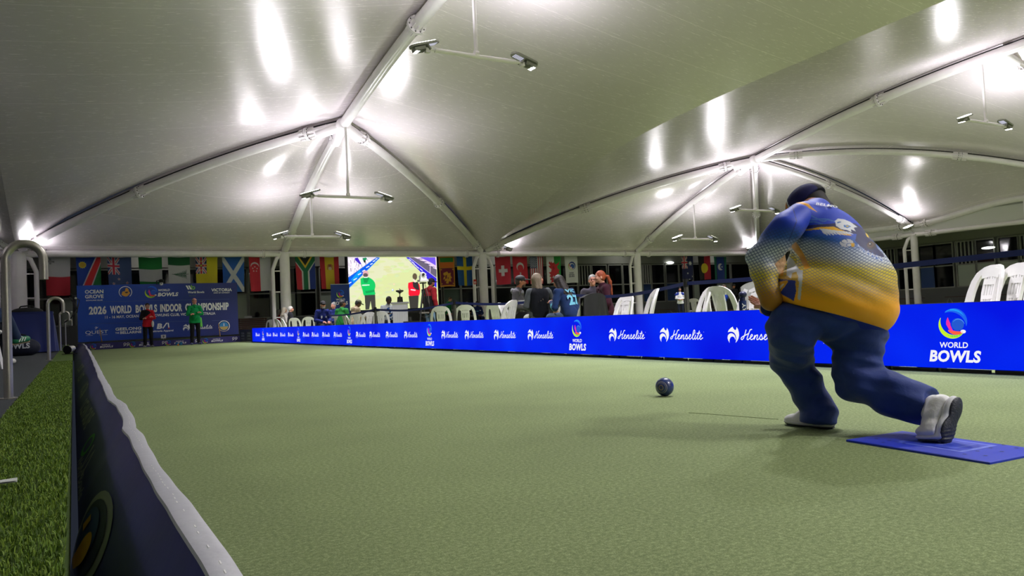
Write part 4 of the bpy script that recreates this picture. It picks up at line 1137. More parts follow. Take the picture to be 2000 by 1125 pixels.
def F_aus(c, H): c.rect(0, 0, 1, H, (26, 32, 80)); jack(c, 0, 0, .52, .80, (30, 36, 84)); c.rect(.52, 0, 1, H, (26, 32, 80)); c.rect(0, .80, 1, H, (26, 32, 80)); c.star(.74, .46, .17, WT, 7, .5); stars(c, ((.5, 1.1), (.88, 1.3), (.6, 1.5)), WT, .07, 7)
def F_abo(c, H): c.rect(0, 0, .5, H, (22, 20, 20)); c.rect(.5, 0, 1, H, (170, 30, 50)); c.disc(.5, H*.5, .30, (204, 182, 30))
def F_tsi(c, H):
    c.rect(0, 0, 1, H, (18, 104, 84)); c.rect(.22, 0, .78, H, (26, 54, 130)); c.rect(.18, 0, .22, H, BLK); c.rect(.78, 0, .82, H, BLK); c.disc(.5, H*.46, .2, WT); c.disc(.62, H*.46, .15, (26, 54, 130)); c.star(.6, H*.46, .07, WT); c.rect(.66, H*.38, .78, H*.56, (26, 54, 130)); c.rect(0, 0, 1, .05, WT)
flags = [(88, 137, 75, F_malta, 'flag with white top half, small grey cross and red lower half'), (148, 196, 74, F_nam, 'blue and green flag with a white-edged red diagonal band and yellow sun'), (209, 256, 73, F_nz, 'grey-blue flag with a union canton and small red stars'),
         (270, 316, 71, F_nig, 'flag of green, white and green horizontal bands'), (327.5, 370.5, 71, F_nor, 'green and white flag with a dark green pine tree lying sideways'), (381.5, 424.5, 70, F_niu, 'yellow flag with a union canton'),
         (433.5, 476.5, 69, F_sco, 'blue flag with a white diagonal cross'), (485.5, 528, 67, F_sin, 'half red, half white flag with crescent and five stars'), (576, 614.5, 64, F_rsa, 'flag with a green Y, black triangle, red and blue fields'),
         (624, 661, 63, F_spa, 'red and yellow striped flag with a coat of arms'), (856, 887, 59, F_sri, 'orange, green and maroon flag with a golden lion'), (891.5, 922, 57, F_swe, 'blue flag with a yellow cross'),
         (966, 996, 55, F_swi, 'red flag with a white cross'), (1000.5, 1029, 54, F_tur, 'red flag with white crescent and star'), (1033.5, 1060, 53.5, F_usa, 'flag with white stars on blue and red and white stripes'),
         (1066.5, 1095, 53, F_wal, 'white and green flag with a red dragon'), (1102, 1127, 52, F_wbo, 'white flag with a small round bowls swirl'), (1330, 1353, 47, F_aus, 'dark navy flag with union canton and large white star'),
         (1372, 1386, 46, F_abo, 'black and red flag with a yellow disc'), (1394, 1418, 46, F_tsi, 'green and blue flag with a white headdress')]
FM = attr_mat('flag_cloth', .8, bump=.3, bscale=9, sheen=.1)
FY = YF+.42
for i, (pa, pb, hp, fnc, lb) in enumerate(flags):
    pa_, pb_ = (pa, pb) if fnc is not F_abo else (1363, 1386.5)
    ptop = 502.5-(pa/1100)*2
    P = at(pa_, ptop, Y=FY); Q = at(pb_, ptop, Y=FY); Bm = at((pa+pb)/2, ptop+hp, Y=FY)
    W_, H_ = Q[0]-P[0], P[2]-Bm[2]
    o = empty('flag', ((P[0]+Q[0])/2, FY, P[2]), label=lb+(', hung from the far eave' if len(lb.split()) < 11 else ''), cat='flag', group='national flags hung in a row under the far eave')
    nx = 44; ny = int(nx*H_/W_)
    c = Cv(nx, ny, WT); fnc(c, H_/W_)
    ph, am1, tw = RNG.random()*6, .02+.02*RNG.random(), (RNG.random()-.3)*.05
    def fn(u, v, W_=W_, H_=H_, ph=ph, am1=am1, tw=tw):
        sag = .02*math.sin(math.pi*u)*(1-v)
        return ((u-.5)*W_*(1-.05*v)+tw*v, am1*math.sin(u*7+ph+v*1.5)*(.3+v), -v*H_-sag+.01*math.sin(u*5+ph))
    raster_mesh('cloth', c, fn, FM, o)
    b = MB(); b.tube([(-W_/2, 0, .012), (W_/2, 0, .012)], .012, 6); b.cyl((-W_*.4, 0, .01), (-W_*.4, 0, .14), .004, n=5); b.cyl((W_*.4, 0, .01), (W_*.4, 0, .14), .004, n=5)
    for s_ in (-1, 1): b.cyl((s_*W_*.4, 0, .10), (s_*W_*.4, -.34, .07), .006, n=5)
    b.build('rod', M('rod_white', (215, 215, 215), .5), o)

# ------------------------------------------------------------------ the big screen
SY = 34.3
P = at(679, 502, Y=SY); Q = at(852.5, 502, Y=SY); zt = P[2]; sx0, sx1 = P[0], Q[0]; zb = 1.12
root = empty('video_screen', ((sx0+sx1)/2, SY, 0), label='huge bright video screen showing the green and the two players from behind', cat='screen')
SW = sx1-sx0; SH = zt-zb
b = MB(); b.box((0, .12, (zt+zb)/2), (SW+.16, .2, SH+.16)); b.box((-SW*.4, .12, zb/2), (.12, .2, zb)); b.box((SW*.4, .12, zb/2), (.12, .2, zb)); b.box((0, .12, zb/2-.1), (SW+.1, .12, zb-.3)); b.build('frame', M('screen_black', (10, 10, 11), .5), root)
def sp_(px, py): p = at(px, py, Y=SY); return ((p[0]-sx0)/SW, (zt-p[2])/SW)
n_x = 300; c = Cv(n_x, int(n_x*SH/SW), (212, 222, 160), ss=2)
def z8(x, y): return sp_(660+x/9.785, 495+y/9.785)      # from a close look at the picture on it
# soft tints of the filmed carpet
c.poly([z8(*q) for q in ((180, 70), (1880, 70), (1890, 1060), (200, 1075))], (214, 222, 160)); c.poly([z8(*q) for q in ((780, 90), (1310, 90), (1500, 300), (900, 420), (500, 700), (215, 1060), (215, 680))], (220, 222, 184))
for k in range(140):
    x, y = RNG.random()*1500+250, RNG.random()*900+100; q = z8(x, y); c.disc(q[0], q[1], .02+.03*RNG.random(), tuple(np.array((212, 222, 165))+RNG.integers(-6, 7, 3)), ry=.012)
c.poly([z8(*q) for q in ((185, 70), (740, 70), (200, 450))], (226, 214, 226))
for k in range(46):
    x = 190+RNG.random()*430; y = 80+RNG.random()*330*(1-(x-190)/560); q = z8(x, y); c.line([q, (q[0]+.01*RNG.random(), q[1]+.035)], .006, [(150, 120, 170), (250, 240, 252), (120, 96, 140), (250, 244, 250)][k % 4])
    c.line([(q[0]-.012, q[1]+.03), (q[0]-.012, q[1]), (q[0]+.012, q[1]-.004), (q[0]+.014, q[1]+.03)], .006, (252, 246, 255))
c.poly([z8(*q) for q in ((320, 90), (380, 80), (450, 200), (420, 210), (330, 130))], (70, 40, 190)); c.poly([z8(*q) for q in ((470, 90), (540, 75), (560, 110), (530, 130), (510, 190), (480, 130))], (30, 140, 90)); c.disc(*z8(510, 150), .012, (20, 30, 30))
c.poly([z8(*q) for q in ((200, 455), (740, 72), (800, 80), (560, 330), (205, 665))], (0, 90, 226)); c.poly([z8(*q) for q in ((250, 500), (420, 300), (440, 400), (300, 560))], (0, 150, 236)); c.line([z8(208, 672), z8(800, 85)], .004, (120, 200, 240))
for x, y, r in ((230, 560, .012), (330, 490, .015), (415, 390, .016), (490, 330, .012), (570, 255, .014), (640, 200, .01), (690, 145, .01), (735, 105, .008)): q = z8(x, y); c.line([(q[0]-r, q[1]+r*.5), (q[0]+r, q[1]-r*.5)], .009, (226, 240, 255))
c.poly([z8(*q) for q in ((1300, 72), (1885, 72), (1885, 660))], (52, 36, 210)); c.poly([z8(*q) for q in ((1370, 72), (1885, 72), (1885, 470), (1860, 450))], (104, 96, 116))
c.poly([z8(*q) for q in ((1450, 72), (1885, 72), (1885, 310), (1700, 180))], (226, 200, 232)); c.poly([z8(*q) for q in ((1560, 72), (1860, 72), (1870, 230), (1750, 160))], (112, 84, 226))
for k in range(9): c.line([z8(1500+k*40, 80+k*24), z8(1570+k*40, 84+k*26)], .006, [(250, 236, 250), (60, 40, 120)][k % 2])
c.line([z8(1370, 85), z8(1880, 465)], .005, (214, 206, 236)); c.line([z8(1765, 200), z8(1760, 370)], .008, (222, 196, 226))
for x, y in ((1375, 125), (1435, 175), (1475, 220), (1525, 265), (1590, 310), (1665, 380), (1780, 490)): q = z8(x, y); c.line([(q[0]-.012, q[1]-.009), (q[0]+.012, q[1]+.009)], .009, (230, 230, 255))
# man in green seen from behind
GR = (10, 196, 96); c.poly([z8(*q) for q in bez((430, 480), (520, 450), (600, 460), (690, 530), (718, 620), (700, 700), (712, 780), (600, 806), (500, 800), (470, 700), (440, 600), (430, 480), n=5)], GR)
c.poly([z8(*q) for q in ((480, 470), (600, 470), (560, 560), (500, 560))], (14, 150, 76)); c.poly([z8(*q) for q in ((520, 720), (700, 690), (705, 730), (540, 760))], (8, 156, 78)); q0, q1 = z8(470, 605), z8(595, 600); c.line([q0, q1], .011, (214, 246, 224))
c.poly([z8(*q) for q in ((510, 795), (712, 785), (722, 1060), (650, 1065), (625, 905), (598, 1065), (528, 1070))], (62, 62, 58)); c.disc(*z8(530, 390), .032, (222, 168, 176), ry=.036); c.disc(*z8(528, 412), .026, (96, 84, 84), ry=.02); c.line([z8(505, 455), z8(560, 455)], .01, (240, 236, 240))
# woman in red seen from behind
c.poly([z8(*q) for q in bez((1345, 560), (1430, 540), (1500, 550), (1560, 600), (1560, 780), (1460, 815), (1360, 800), (1350, 690), (1340, 640), (1345, 560), n=5)], (240, 24, 52)); c.poly([z8(*q) for q in ((1425, 545), (1530, 545), (1560, 700), (1500, 690), (1440, 640))], (52, 44, 46))
c.line([z8(1400, 690), z8(1475, 700)], .012, (250, 226, 232)); c.disc(*z8(1470, 440), .027, (98, 84, 66), ry=.036); c.line([z8(1450, 500), z8(1475, 540)], .016, (240, 214, 214)); c.poly([z8(*q) for q in ((1350, 810), (1545, 800), (1530, 1060), (1380, 1060))], (58, 56, 52))
c.disc(*z8(1072, 588), .0085, (240, 214, 176)); c.disc(*z8(1047, 697), .0125, (180, 196, 214)); c.disc(*z8(1043, 691), .007, (236, 240, 246))
raster_mesh('picture', c, lambda u, v: ((u-.5)*SW, .0, zt-v*SH), attr_mat('screen_glow', emit=.9), root)
# pull-up banner beside it
RY = SY-.9
P = at(645.5, 556, Y=RY); Q = at(682, 556, Y=RY); W_ = Q[0]-P[0]; top = P[2]
root = empty('pull_up_banner', ((P[0]+Q[0])/2, RY, 0), label='blue and green pull-up banner with round swirl mark, left of the video screen', cat='banner')
b = MB(); b.grid(lambda u, v: ((u-.5)*W_, .0, .06+(top-.06)*v), 4, 4); b.grid(lambda u, v: ((u-.5)*W_, .012, .06+(top-.06)*v), 4, 4); b.build('sheet', M('pullup_blue', (22, 56, 140), .5), root)
b = MB(); b.box((0, .01, .04), (W_+.04, .16, .08)); b.cyl((-W_/2, .006, top+.01), (W_/2, .006, top+.01), .018, n=8); b.cyl((0, .04, .05), (0, .04, top), .012, n=6); b.build('frame', M('alu', (196, 198, 200), .35, metal=.7), root)
A = Art(lambda u, v, l: (u, -.003-l, v)); A.rect(-W_/2, .06, W_/2, .78, (40, 160, 60)); A.up(); swirl(A, 0, top-.42, .17); A.text('WORLD', 0, top-.72, .09, WHITE, bold=.03, width=.42); A.text('BOWLS', 0, top-.90, .14, WHITE, bold=.05, width=.66); A.build('logo', root)
# ------------------------------------------------------------------ left side: steel hook posts, draped barrier, bags
SSM = M('stainless', (176, 172, 164), .32, metal=.85, noise=.06, nscale=60)
lbs = ['nearest steel hook post at the left edge, its arch as high as the white membrane', 'second steel hook post, in front of the blue draped barrier', 'third steel hook post, smaller, beside the second one', 'farthest and smallest steel hook post, just left of the backdrop']
for (px, py), sc, lb in zip(((17, 779), (96, 704), (118, 685), (128.5, 675)), (1.0, .99, .99, .97), lbs):
    p = at(px, py, Z=GZ); root = empty('hook_post', p, label=lb, cat='handrail', group='steel hook posts along the dark path')
    r, R_ = .024, .093; h = .905*sc
    pts = [(0, 0, 0), (0, 0, h-R_)]+[(R_-R_*math.cos(a), 0, h-R_-r+R_*math.sin(a)+.012) for a in np.linspace(.0, math.pi, 17)]+[(2*R_, 0, h-R_-.13)]
    b = MB(); b.tube(pts, r, 18); b.build('tube', SSM, root, smooth=True)
    b = MB(); b.cyl((0, 0, -.0), (0, 0, .006), .046, n=18); b.build('base_plate', SSM, root)
# draped barrier
P = at(0, 690, Z=GZ); yb = 18.7
xa, xb = -2.4, float(at(103, 650, Y=yb)[0])
root = empty('draped_table', ((xa+xb)/2, yb+.4, GZ), label='table covered to the floor with dark blue cloth, behind the nearest steel hook post', cat='table')
W_ = xb-xa; H_ = .84; D_ = .85
def cloth(u, v):
    # u runs along front then the right return, v 0 bottom .. 1 top
    L1 = W_; L = L1+D_; s = u*L
    w_ = .028*(1-v)*math.sin(s*9)+.02*(1-v)**2*math.sin(s*23+1)+.01*math.sin(s*5+v*4)
    if s < L1: return (-W_/2+s, -.4-w_-.05*(1-v), .02+H_*v)
    return (W_/2+w_+.08*(1-v), -.4+(s-L1), .02+H_*v)
b = MB(); b.grid(cloth, 160, 14); b.box((0, .02, H_+.01), (W_+.02, D_, .03)); b.build('cloth', M('drape_blue', (20, 36, 104), .75, noise=.12, nscale=3, sheen=.2), root, smooth=True)
b = MB(); b.box((0, .03, H_/2-.02), (W_-.1, D_-.12, H_-.06)); b.build('table_frame', M('dark_inside', (16, 17, 22), .8), root)
def bag(name, p, sx, sy, sz, label, col, mark=None, rz=0.):
    root = empty(name, p, rz, label=label, cat='bag')
    S = Sdf(.012); S.ell((0, 0, sz*.5), (sx*.5, sy*.5, sz*.52), k=.04); S.ell((sx*.22, 0, sz*.42), (sx*.3, sy*.42, sz*.44), k=.05); S.ell((-sx*.24, .0, sz*.4), (sx*.28, sy*.4, sz*.42), k=.05); S.cut((0, 0, 0), (0, 0, -1))
    S.build('body', M('bag_%d_%d_%d' % col, col, .8, bump=.4, bscale=20), root)
    b = MB(); b.tube([(-sx*.25, -sy*.1, sz*.9), (-sx*.2, -sy*.1, sz*1.15), (0, -sy*.1, sz*1.22), (sx*.2, -sy*.1, sz*1.12), (sx*.24, -sy*.1, sz*.85)], .014, 8); b.build('handle', M('strap_black', (14, 14, 16), .8), root, smooth=True)
    if mark:
        A = Art(lambda u, v, l: (u, -sy*.5*math.sqrt(max(.05, 1-(u/(sx*.5))**2*.8-((v-sz*.5)/(sz*.55))**2*.8))-.012-l, v))
        A.text(mark, 0, sz*.42, sz*.28, (190, 194, 200), bold=.04, width=sx*.6); A.build('lettering', root)
    return root
bag('sports_bag', at(53, 615, Y=yb+.25)+np.array((0, 0, -.02)), .55, .35, .17, 'lumpy black bag lying on top of the blue draped table', (16, 16, 18))
bag('sports_bag', (at(37, 694, Z=GZ)[0], 16.9, GZ), .72, .4, .34, 'dark navy bag with white lettering on the path, in front of the blue draped table', (20, 26, 46), 'BOWLS')
# cable rig behind the second post
root = empty('cable_stand', (.05, 24.5, GZ), label='dark stand with dangling cables between the second hook post and the grey wall', cat='stand')
b = MB(); b.cyl((0, 0, 0), (0, 0, 1.45), .05, n=10); b.box((-.05, 0, .3), (.2, .2, .6)); b.tube([(-.12, -.05, 1.4), (.06, -.1, 1.1), (-.1, -.1, .8), (-.25, -.05, .7)], .018, 6); b.tube([(-.1, -.05, 1.5), (.12, -.1, 1.3), (.05, -.1, .95)], .014, 6)
b.build('pole', M('rig_dark', (34, 34, 34), .6), root, smooth=True)
b = MB(); b.ell((.03, -.12, 1.36), (.03, .03, .03)); b.ell((-.08, -.12, .98), (.025, .025, .025)); b.build('plug', M('plug_white', (220, 220, 216), .4), root)
# small spotlight lying on the turf
p = at(136, 692, Z=GZ); root = empty('ground_spotlight', p, label='small silver spotlight lying on the turf strip near the backdrop', cat='spotlight')
b = MB(); b.cyl((-.03, -.02, .085), (.05, .16, .10), .07, .055, n=18); b.build('housing', M('silver', (176, 176, 170), .35, metal=.6), root, smooth=True)
b = MB(); b.cyl((-.038, -.038, .084), (-.03, -.018, .085), .072, n=18); b.build('bezel', M('lens_black', (8, 8, 10), .1), root)
b = MB(); b.tube([(-.07, .05, .08), (-.07, .05, .012), (.08, .04, .012), (.09, .04, .09)], .01, 6); b.box((0, .05, .008), (.24, .14, .012)); b.build('bracket', M('lens_black', (8, 8, 10), .1), root)
# white line mark on the turf
b = MB(); q = [at(x, y, Z=GZ+.012) for x, y in ((-6, 941), (34, 935), (34, 941), (-6, 946))]; b.add(q, [(0, 1, 2, 3)]); b.add([v+np.array((0, 0, .003)) for v in q], [(0, 1, 2, 3)])
o = b.build('chalk_mark', M('chalk', (196, 200, 196), .8, noise=.2, nscale=300)); tag(o, 'short white mark painted across the turf strip at the left edge', 'mark')

# ------------------------------------------------------------------ white plastic chairs
MC = M('chair_white', (238, 236, 236), .38, noise=.03, nscale=9)
def make_chair(back_only_open=True):
    """seat front towards +y, back at -y"""
    root = empty('plastic_chair', (0, 0, 0))
    def bs(x, z):   # back surface: leans and curves
        t = (z-.42)/.44
        return np.array((x, -.20-.10*t-.02*t*t+.05*(x/.22)**2, z))
    hw = lambda z: .235-.030*((z-.42)/.42)**2
    def band(b, pts, w, th=.022):
        n = len(pts); vs = []
        for i, (x, z) in enumerate(pts):
            a, c = pts[max(i-1, 0)], pts[min(i+1, n-1)]; dx, dz = c[0]-a[0], c[1]-a[1]; l = math.hypot(dx, dz); nx, nz = -dz/l*w/2, dx/l*w/2
            for sx_, off in ((1, 0), (-1, 0), (-1, th), (1, th)):
                p = bs(x+nx*sx_, z+nz*sx_); vs.append(p+np.array((0, -off+(.008 if off == 0 else 0), 0)))
        fs = []
        for i in range(n-1):
            for j in range(4): a = i*4+j; c = i*4+(j+1) % 4; fs.append((a, c, c+4, a+4))
        fs += [(0, 1, 2, 3), (4*n-1, 4*n-2, 4*n-3, 4*n-4)]
        b.add(vs, fs)
    b = MB()
    arch = [(-.225, .40), (-.222, .50), (-.212, .62), (-.195, .72), (-.165, .79), (-.11, .832), (-.05, .846), (.05, .846), (.11, .832), (.165, .79), (.195, .72), (.212, .62), (.222, .50), (.225, .40)]
    band(b, [(x, z-.015) for x, z in arch], .058)
    band(b, [(-.13, .775), (0, .795), (.13, .775)], .085)
    # centre splat in bars so that its slots stay open
    for x0_, x1_ in ((-.078, -.078), (0, 0), (.078, .078)): band(b, [(x0_*.75, .40), (x0_, .60), (x1_*1.0, .78)], .034)
    for z in (.42, .555, .70): band(b, [(-.085, z), (.085, z)], .05 if z != .555 else .035)
    for x in (-.039, .039): band(b, [(x*.8, .44), (x, .60), (x, .76)], .026, .016)
    b.build('backrest', MC, root, smooth=True)
    b = MB()
    def st(u, v): x = (u-.5)*(.42+.04*v); y = -.20+.42*v; return (x, y, .435-.018*math.sin(math.pi*u)*(1-.3*v)-.03*max(0, v-.85)/.15*.5)
    b.grid(st, 14, 12); b.grid(lambda u, v: (lambda p: (p[0], p[1], p[2]-.022))(st(u, v)), 14, 12)
    b.tube([st(0, t) for t in np.linspace(0, 1, 8)]+[st(t, 1) for t in np.linspace(.1, .9, 8)]+[st(1, t) for t in np.linspace(1, 0, 8)], .016, 8)
    b.build('seat', MC, root, smooth=True)
    for sx in (-1, 1):
        for sy in (-1, 1):
            top = np.array((sx*.205, .19 if sy > 0 else -.20, .43)); bot = np.array((sx*.245, .245 if sy > 0 else -.285, .005))
            b = MB(); vs = []
            for p, w_ in ((top, .055), (bot, .036)):
                for dx, dy in ((0, 0), (-sx*w_, 0), (-sx*w_, -sy*.012), (-sx*.012, -sy*.012), (-sx*.012, -sy*w_), (0, -sy*w_)): vs.append(p+np.array((dx, dy, 0)))
            fs = [(i, (i+1) % 6, (i+1) % 6+6, i+6) for i in range(6)]+[(0, 1, 2, 3), (0, 3, 4, 5), (6, 7, 8, 9), (6, 9, 10, 11)]
            b.add(vs, fs); b.build('leg', MC, root)
    return root
chair0 = make_chair(); _first = [True]
def yh(x): return 613.8-.0463*(x-1000)
def place_chair(px, ptop, face, label, dz=None, group='white plastic chairs along the screen wall', z=0.):
    """face = world direction the sitter looks, degrees from +x"""
    dep = dz or .24*1486/(yh(px)-ptop)
    p = at(px, ptop, z=dep)
    if _first[0]: o = chair0; _first[0] = False
    else: o = copy_tree(chair0)
    a = math.radians(face)
    # px is the middle of the back: shift the seat centre forwards
    o.location = (p[0]+.30*math.cos(a), p[1]+.30*math.sin(a), z)
    o.rotation_euler = (0, 0, a-math.pi/2); tag(o, label, 'chair', group)
    return o
CH = [(530, 624.8, 75, 'empty white plastic chair, the farthest of the row, beside the slatted bench'), (555, 624, 10, 'greyish white chair partly hidden, in front of the white-haired seated pair'), (574, 621.5, 60, 'white plastic chair just right of the white pipe, below the man with white hair'),
      (602, 619.5, 80, 'white plastic chair left of the man in the navy jacket and black cap'), (658, 615.5, 70, 'white plastic chair holding the person in the green jacket'), (696, 612.5, 60, 'white plastic chair right of the green jacket, in front of the beige jacket'),
      (722, 610.5, 100, 'bright white chair between the beige jacket and the lectern'), (743, 609, 62, 'greyish white chair overlapping the bright one left of the lectern'), (760, 611, 20, 'white chair turned sideways, touching the lectern'),
      (860, 599.5, 62, 'white plastic chair in front of the standing person in green'), (908, 597, 62, 'white plastic chair right of the black belt post, third before the cap group'), (965, 594, 40, 'white plastic chair turned slightly, left of the man in shorts'),
      (1002, 588, 120, 'white chair with its back to the man in grey hood and shorts'), (1105, 594, 90, 'white chair mostly hidden between the vest and the blue jersey'),
      (1226, 577, 180, 'white chair behind the red-haired ponytail'), (1231, 590, 170, 'lower white chair beside the middle pipe, right of the maroon hoodie', ),
      (1281, 566.5, 150, 'empty white chair seen from the side, right of the white column'), (1354, 584, 30, 'small white chair far behind the black belt post'),
      (1385, 563, 150, 'white chair crossing another, its arched back leaning left'), (1400, 561.5, 10, 'white chair crossing another, its back turned broadside'),
      (1940, 521, 150, 'large white chair above the world bowls lettering at the right'), (1992, 517, 150, 'large white chair cut by the right edge of the picture')]
for c_ in CH: place_chair(*c_)
# chair with a black jacket, chair with a white cloth
jc = place_chair(1158, 577, 105, 'white chair covered by the black jacket, behind the blue jersey')
def drape(name, chair, label, cat, col, z0, wdt=.27, dep=.06):
    a = chair.rotation_euler[2]; root = empty(name, chair.location, a, label=label, cat=cat)
    def fn(u, v):
        th = math.pi*(u-.5)*1.15; t = v
        x = math.sin(th)*wdt*(1+.25*t); y = -.30-.04-.02*t-(1-abs(math.sin(th)))*dep+.02*math.sin(u*26)*t
        z = .87-.01-(.87-z0)*t+.015*math.cos(th)-.05*(abs(math.sin(th))**3)*(1-t)
        return (x, y, z)
    b = MB(); b.grid(fn, 60, 16)
    b.grid(lambda u, v: (lambda p: (p[0]*.93, p[1]+.035+.05*(1-v)*0, p[2]-.004))(fn(u, v)), 60, 16)
    b.grid(lambda u, v: (lambda p, q: tuple(p[i]*(1-v)+q[i]*v for i in range(3)))(fn(u, 0), (fn(u, 0)[0]*.93, fn(u, 0)[1]+.10, fn(u, 0)[2]-.01)), 60, 3)
    b.grid(lambda u, v: (fn(u, 0)[0]*.9, fn(u, 0)[1]+.10+.01*v, fn(u, 0)[2]-.01-.32*v), 60, 6)
    b.build('cloth' if cat != 'jacket' else 'jacket_body', M('drape_%d' % col[0], col, .8, sheen=.0, noise=.1, nscale=8), root, smooth=True); return root
drape('hanging_jacket', jc, 'black jacket draped over the back of a chair behind the blue jersey', 'jacket', (16, 16, 18), .32)
wc = place_chair(1481, 553, 175, 'white chair beside the outstretched hand of the bowling player')
drape('chair_cloth', wc, 'white cloth hung over the chair beside the outstretched hand', 'cloth', (214, 214, 210), .55)

# ------------------------------------------------------------------ belt barrier
bposts = [(733, 600, 'belt barrier post left of the lectern'), (887.5, 586, 'belt barrier post in front of the person in green'), (1339, 545, 'tall belt barrier post beside the woman in white and blue')]
pos = []
for px, py, lb in bposts:
    dep = .37*1486/(yh(px)-py); p = at(px, py, z=dep); pos.append((p[0], p[1], lb))
pos.insert(2, ((pos[1][0]+pos[2][0])/2+1.0, (pos[1][1]+pos[2][1])/2+.5, 'belt barrier post hidden among the seated group'))
far = pos[0]; d_ = (pos[0][0]-pos[1][0], pos[0][1]-pos[1][1])
pos.insert(0, (far[0]+d_[0]*1.0, far[1]+d_[1]*1.2, 'farthest belt barrier post'))
q = at(2050, 482, z=5.9); pos.append((q[0], q[1], 'nearest belt barrier post, just outside the view'))
for x, y, lb in pos:
    root = empty('belt_post', (x, y, 0), label=lb, cat='barrier post', group='belt barrier posts')
    b = MB(); b.cyl((0, 0, .01), (0, 0, .93), .032, n=16); b.build('post', M('post_steel', (110, 108, 102), .35, metal=.8), root, smooth=True)
    b = MB(); b.cyl((0, 0, .86), (0, 0, .965), .036, n=16); b.cyl((0, 0, .965), (0, 0, .972), .03, n=16); b.build('head', M('post_head', (22, 22, 24), .4), root, smooth=True)
    b = MB(); b.lathe([(.17, 0), (.17, .012), (.10, .03), (.04, .04)]); b.build('base', M('post_head', (22, 22, 24), .4), root, smooth=True)
for i in range(len(pos)-1):
    (xa, ya, _), (xb, yb_, _) = pos[i], pos[i+1]
    b = MB()
    for off in (0, .003): b.grid(lambda u, v: (xa+(xb-xa)*u+off, ya+(yb_-ya)*u, .885+.05*v-.09*math.sin(math.pi*u)*(1 if i != 4 else .3)), 24, 1)
    lb = ['far length of dark blue belt before the screen wall corner', 'dark blue belt passing behind the lectern', 'dark blue belt behind the man in grey hood', 'dark blue belt crossing the middle white column', 'long dark blue belt running to the right edge of the picture'][i]
    tag(b.build('barrier_belt', M('belt_blue', (18, 34, 104), .7)), lb, 'belt', 'belts of the barrier')

# ------------------------------------------------------------------ lectern, trophy, camera on tripod
dp = .5*1486/(yh(781)-590); p = at(781, 590, z=dp); 
root = empty('lectern', (p[0], p[1], 0), math.radians(-24), label='white cloth covered lectern carrying a dark trophy, left of the tripod', cat='lectern')
b = MB(); b.grid(lambda u, v: ((u-.5)*.44*(1-.1*v+.12*v*v)*(1), -.17, 1.06*v), 8, 8)
prof = [(-.20, -.17), (.20, -.17), (.20, .17), (-.20, .17)]
b = MB()
for za, zb_, s0, s1 in ((0, 1.04, 1.0, 1.08),):
    vs = [(x*s0+.006*math.sin(k), y*s0, za) for k, (x, y) in enumerate(prof)]+[(x*s1, y*s1, zb_) for x, y in prof]
    b.add(vs, [(0, 1, 5, 4), (1, 2, 6, 5), (2, 3, 7, 6), (3, 0, 4, 7), (0, 3, 2, 1)])
for k in range(7): x = -.18+.06*k; b.cyl((x, -.172, .02), (x*1.08, -.186, 1.0), .006, n=6)
b.build('cloth', M('lectern_cloth', (196, 196, 200), .7), root, smooth=False)
b = MB(); b.box((0, 0, 1.075), (.50, .42, .045)); b.build('top', M('lectern_top', (150, 150, 152), .5), root)
A = Art(lambda u, v, l: (u, -.19-l, v)); A.arc(-.18, .18, .16, -80, 80, .02, (30, 60, 150), wm=.05); A.arc(.26, .22, .2, 130, 230, .02, (150, 190, 50), wm=.06); A.build('logo', root)
root = empty('trophy', (p[0], p[1]-.02, 1.10), label='dark trophy bowl on a black plinth standing on the lectern', cat='trophy')
b = MB(); b.box((0, 0, .075), (.13, .13, .15), taper=.85); b.build('plinth', M('plinth_black', (18, 16, 16), .3), root)
b = MB(); b.lathe([(.035, .15), (.02, .17), (.012, .21), (.02, .25), (.05, .27), (.105, .30), (.115, .335), (.11, .34), (.04, .35), (.012, .37), (.004, .40)]); b.build('bowl', M('trophy_pewter', (96, 94, 92), .2, metal=.9), root, smooth=True)
dp = 20.2; p = at(826, 549, z=dp)
root = empty('tripod_camera', (p[0], p[1], 0), label='white robotic camera on a tall black tripod right of the lectern', cat='camera')
zt_ = p[2]
b = MB(); b.cyl((0, 0, .6), (0, 0, zt_-.03), .022, n=10); b.cyl((0, 0, zt_-.32), (0, 0, zt_-.22), .05, n=10); b.box((0, 0, zt_-.05), (.14, .14, .03)); b.build('column', M('tripod_black', (20, 20, 22), .45), root, smooth=True)
for k in range(3):
    a = math.radians(90+120*k+10); b = MB(); b.cyl((.03*math.cos(a), .03*math.sin(a), zt_-.27), (.40*math.cos(a), .40*math.sin(a), 0.01), .022, .014, n=8); b.cyl((.0, .0, .62), (.22*math.cos(a), .22*math.sin(a), .68), .008, n=6); b.build('leg', M('tripod_black', (20, 20, 22), .45), root, smooth=True)
b = MB(); b.box((0, 0, zt_+.01), (.24, .2, .05)); b.box((0, 0, zt_+.035), (.20, .17, .012)); b.build('base', M('cam_white', (232, 232, 232), .3), root)
b = MB(); b.ell((0, 0, zt_+.14), (.085, .085, .11)); b.box((0, .0, zt_+.09), (.17, .12, .1)); b.build('camera_head', M('cam_white', (232, 232, 232), .3), root, smooth=True)
b = MB(); b.cyl((-.01, -.06, zt_+.17), (-.02, -.10, zt_+.17), .038, n=14); b.build('lens', M('lens_black', (8, 8, 10), .1), root)
b = MB(); b.tube([(.05, 0, zt_-.06), (.14, .0, zt_-.4), (.16, 0, .9), (.3, 0, .3)], .008, 6); b.box((.0, 0, .75), (.25, .1, .04)); b.build('cable', M('cable_grey', (110, 104, 100), .5), root)
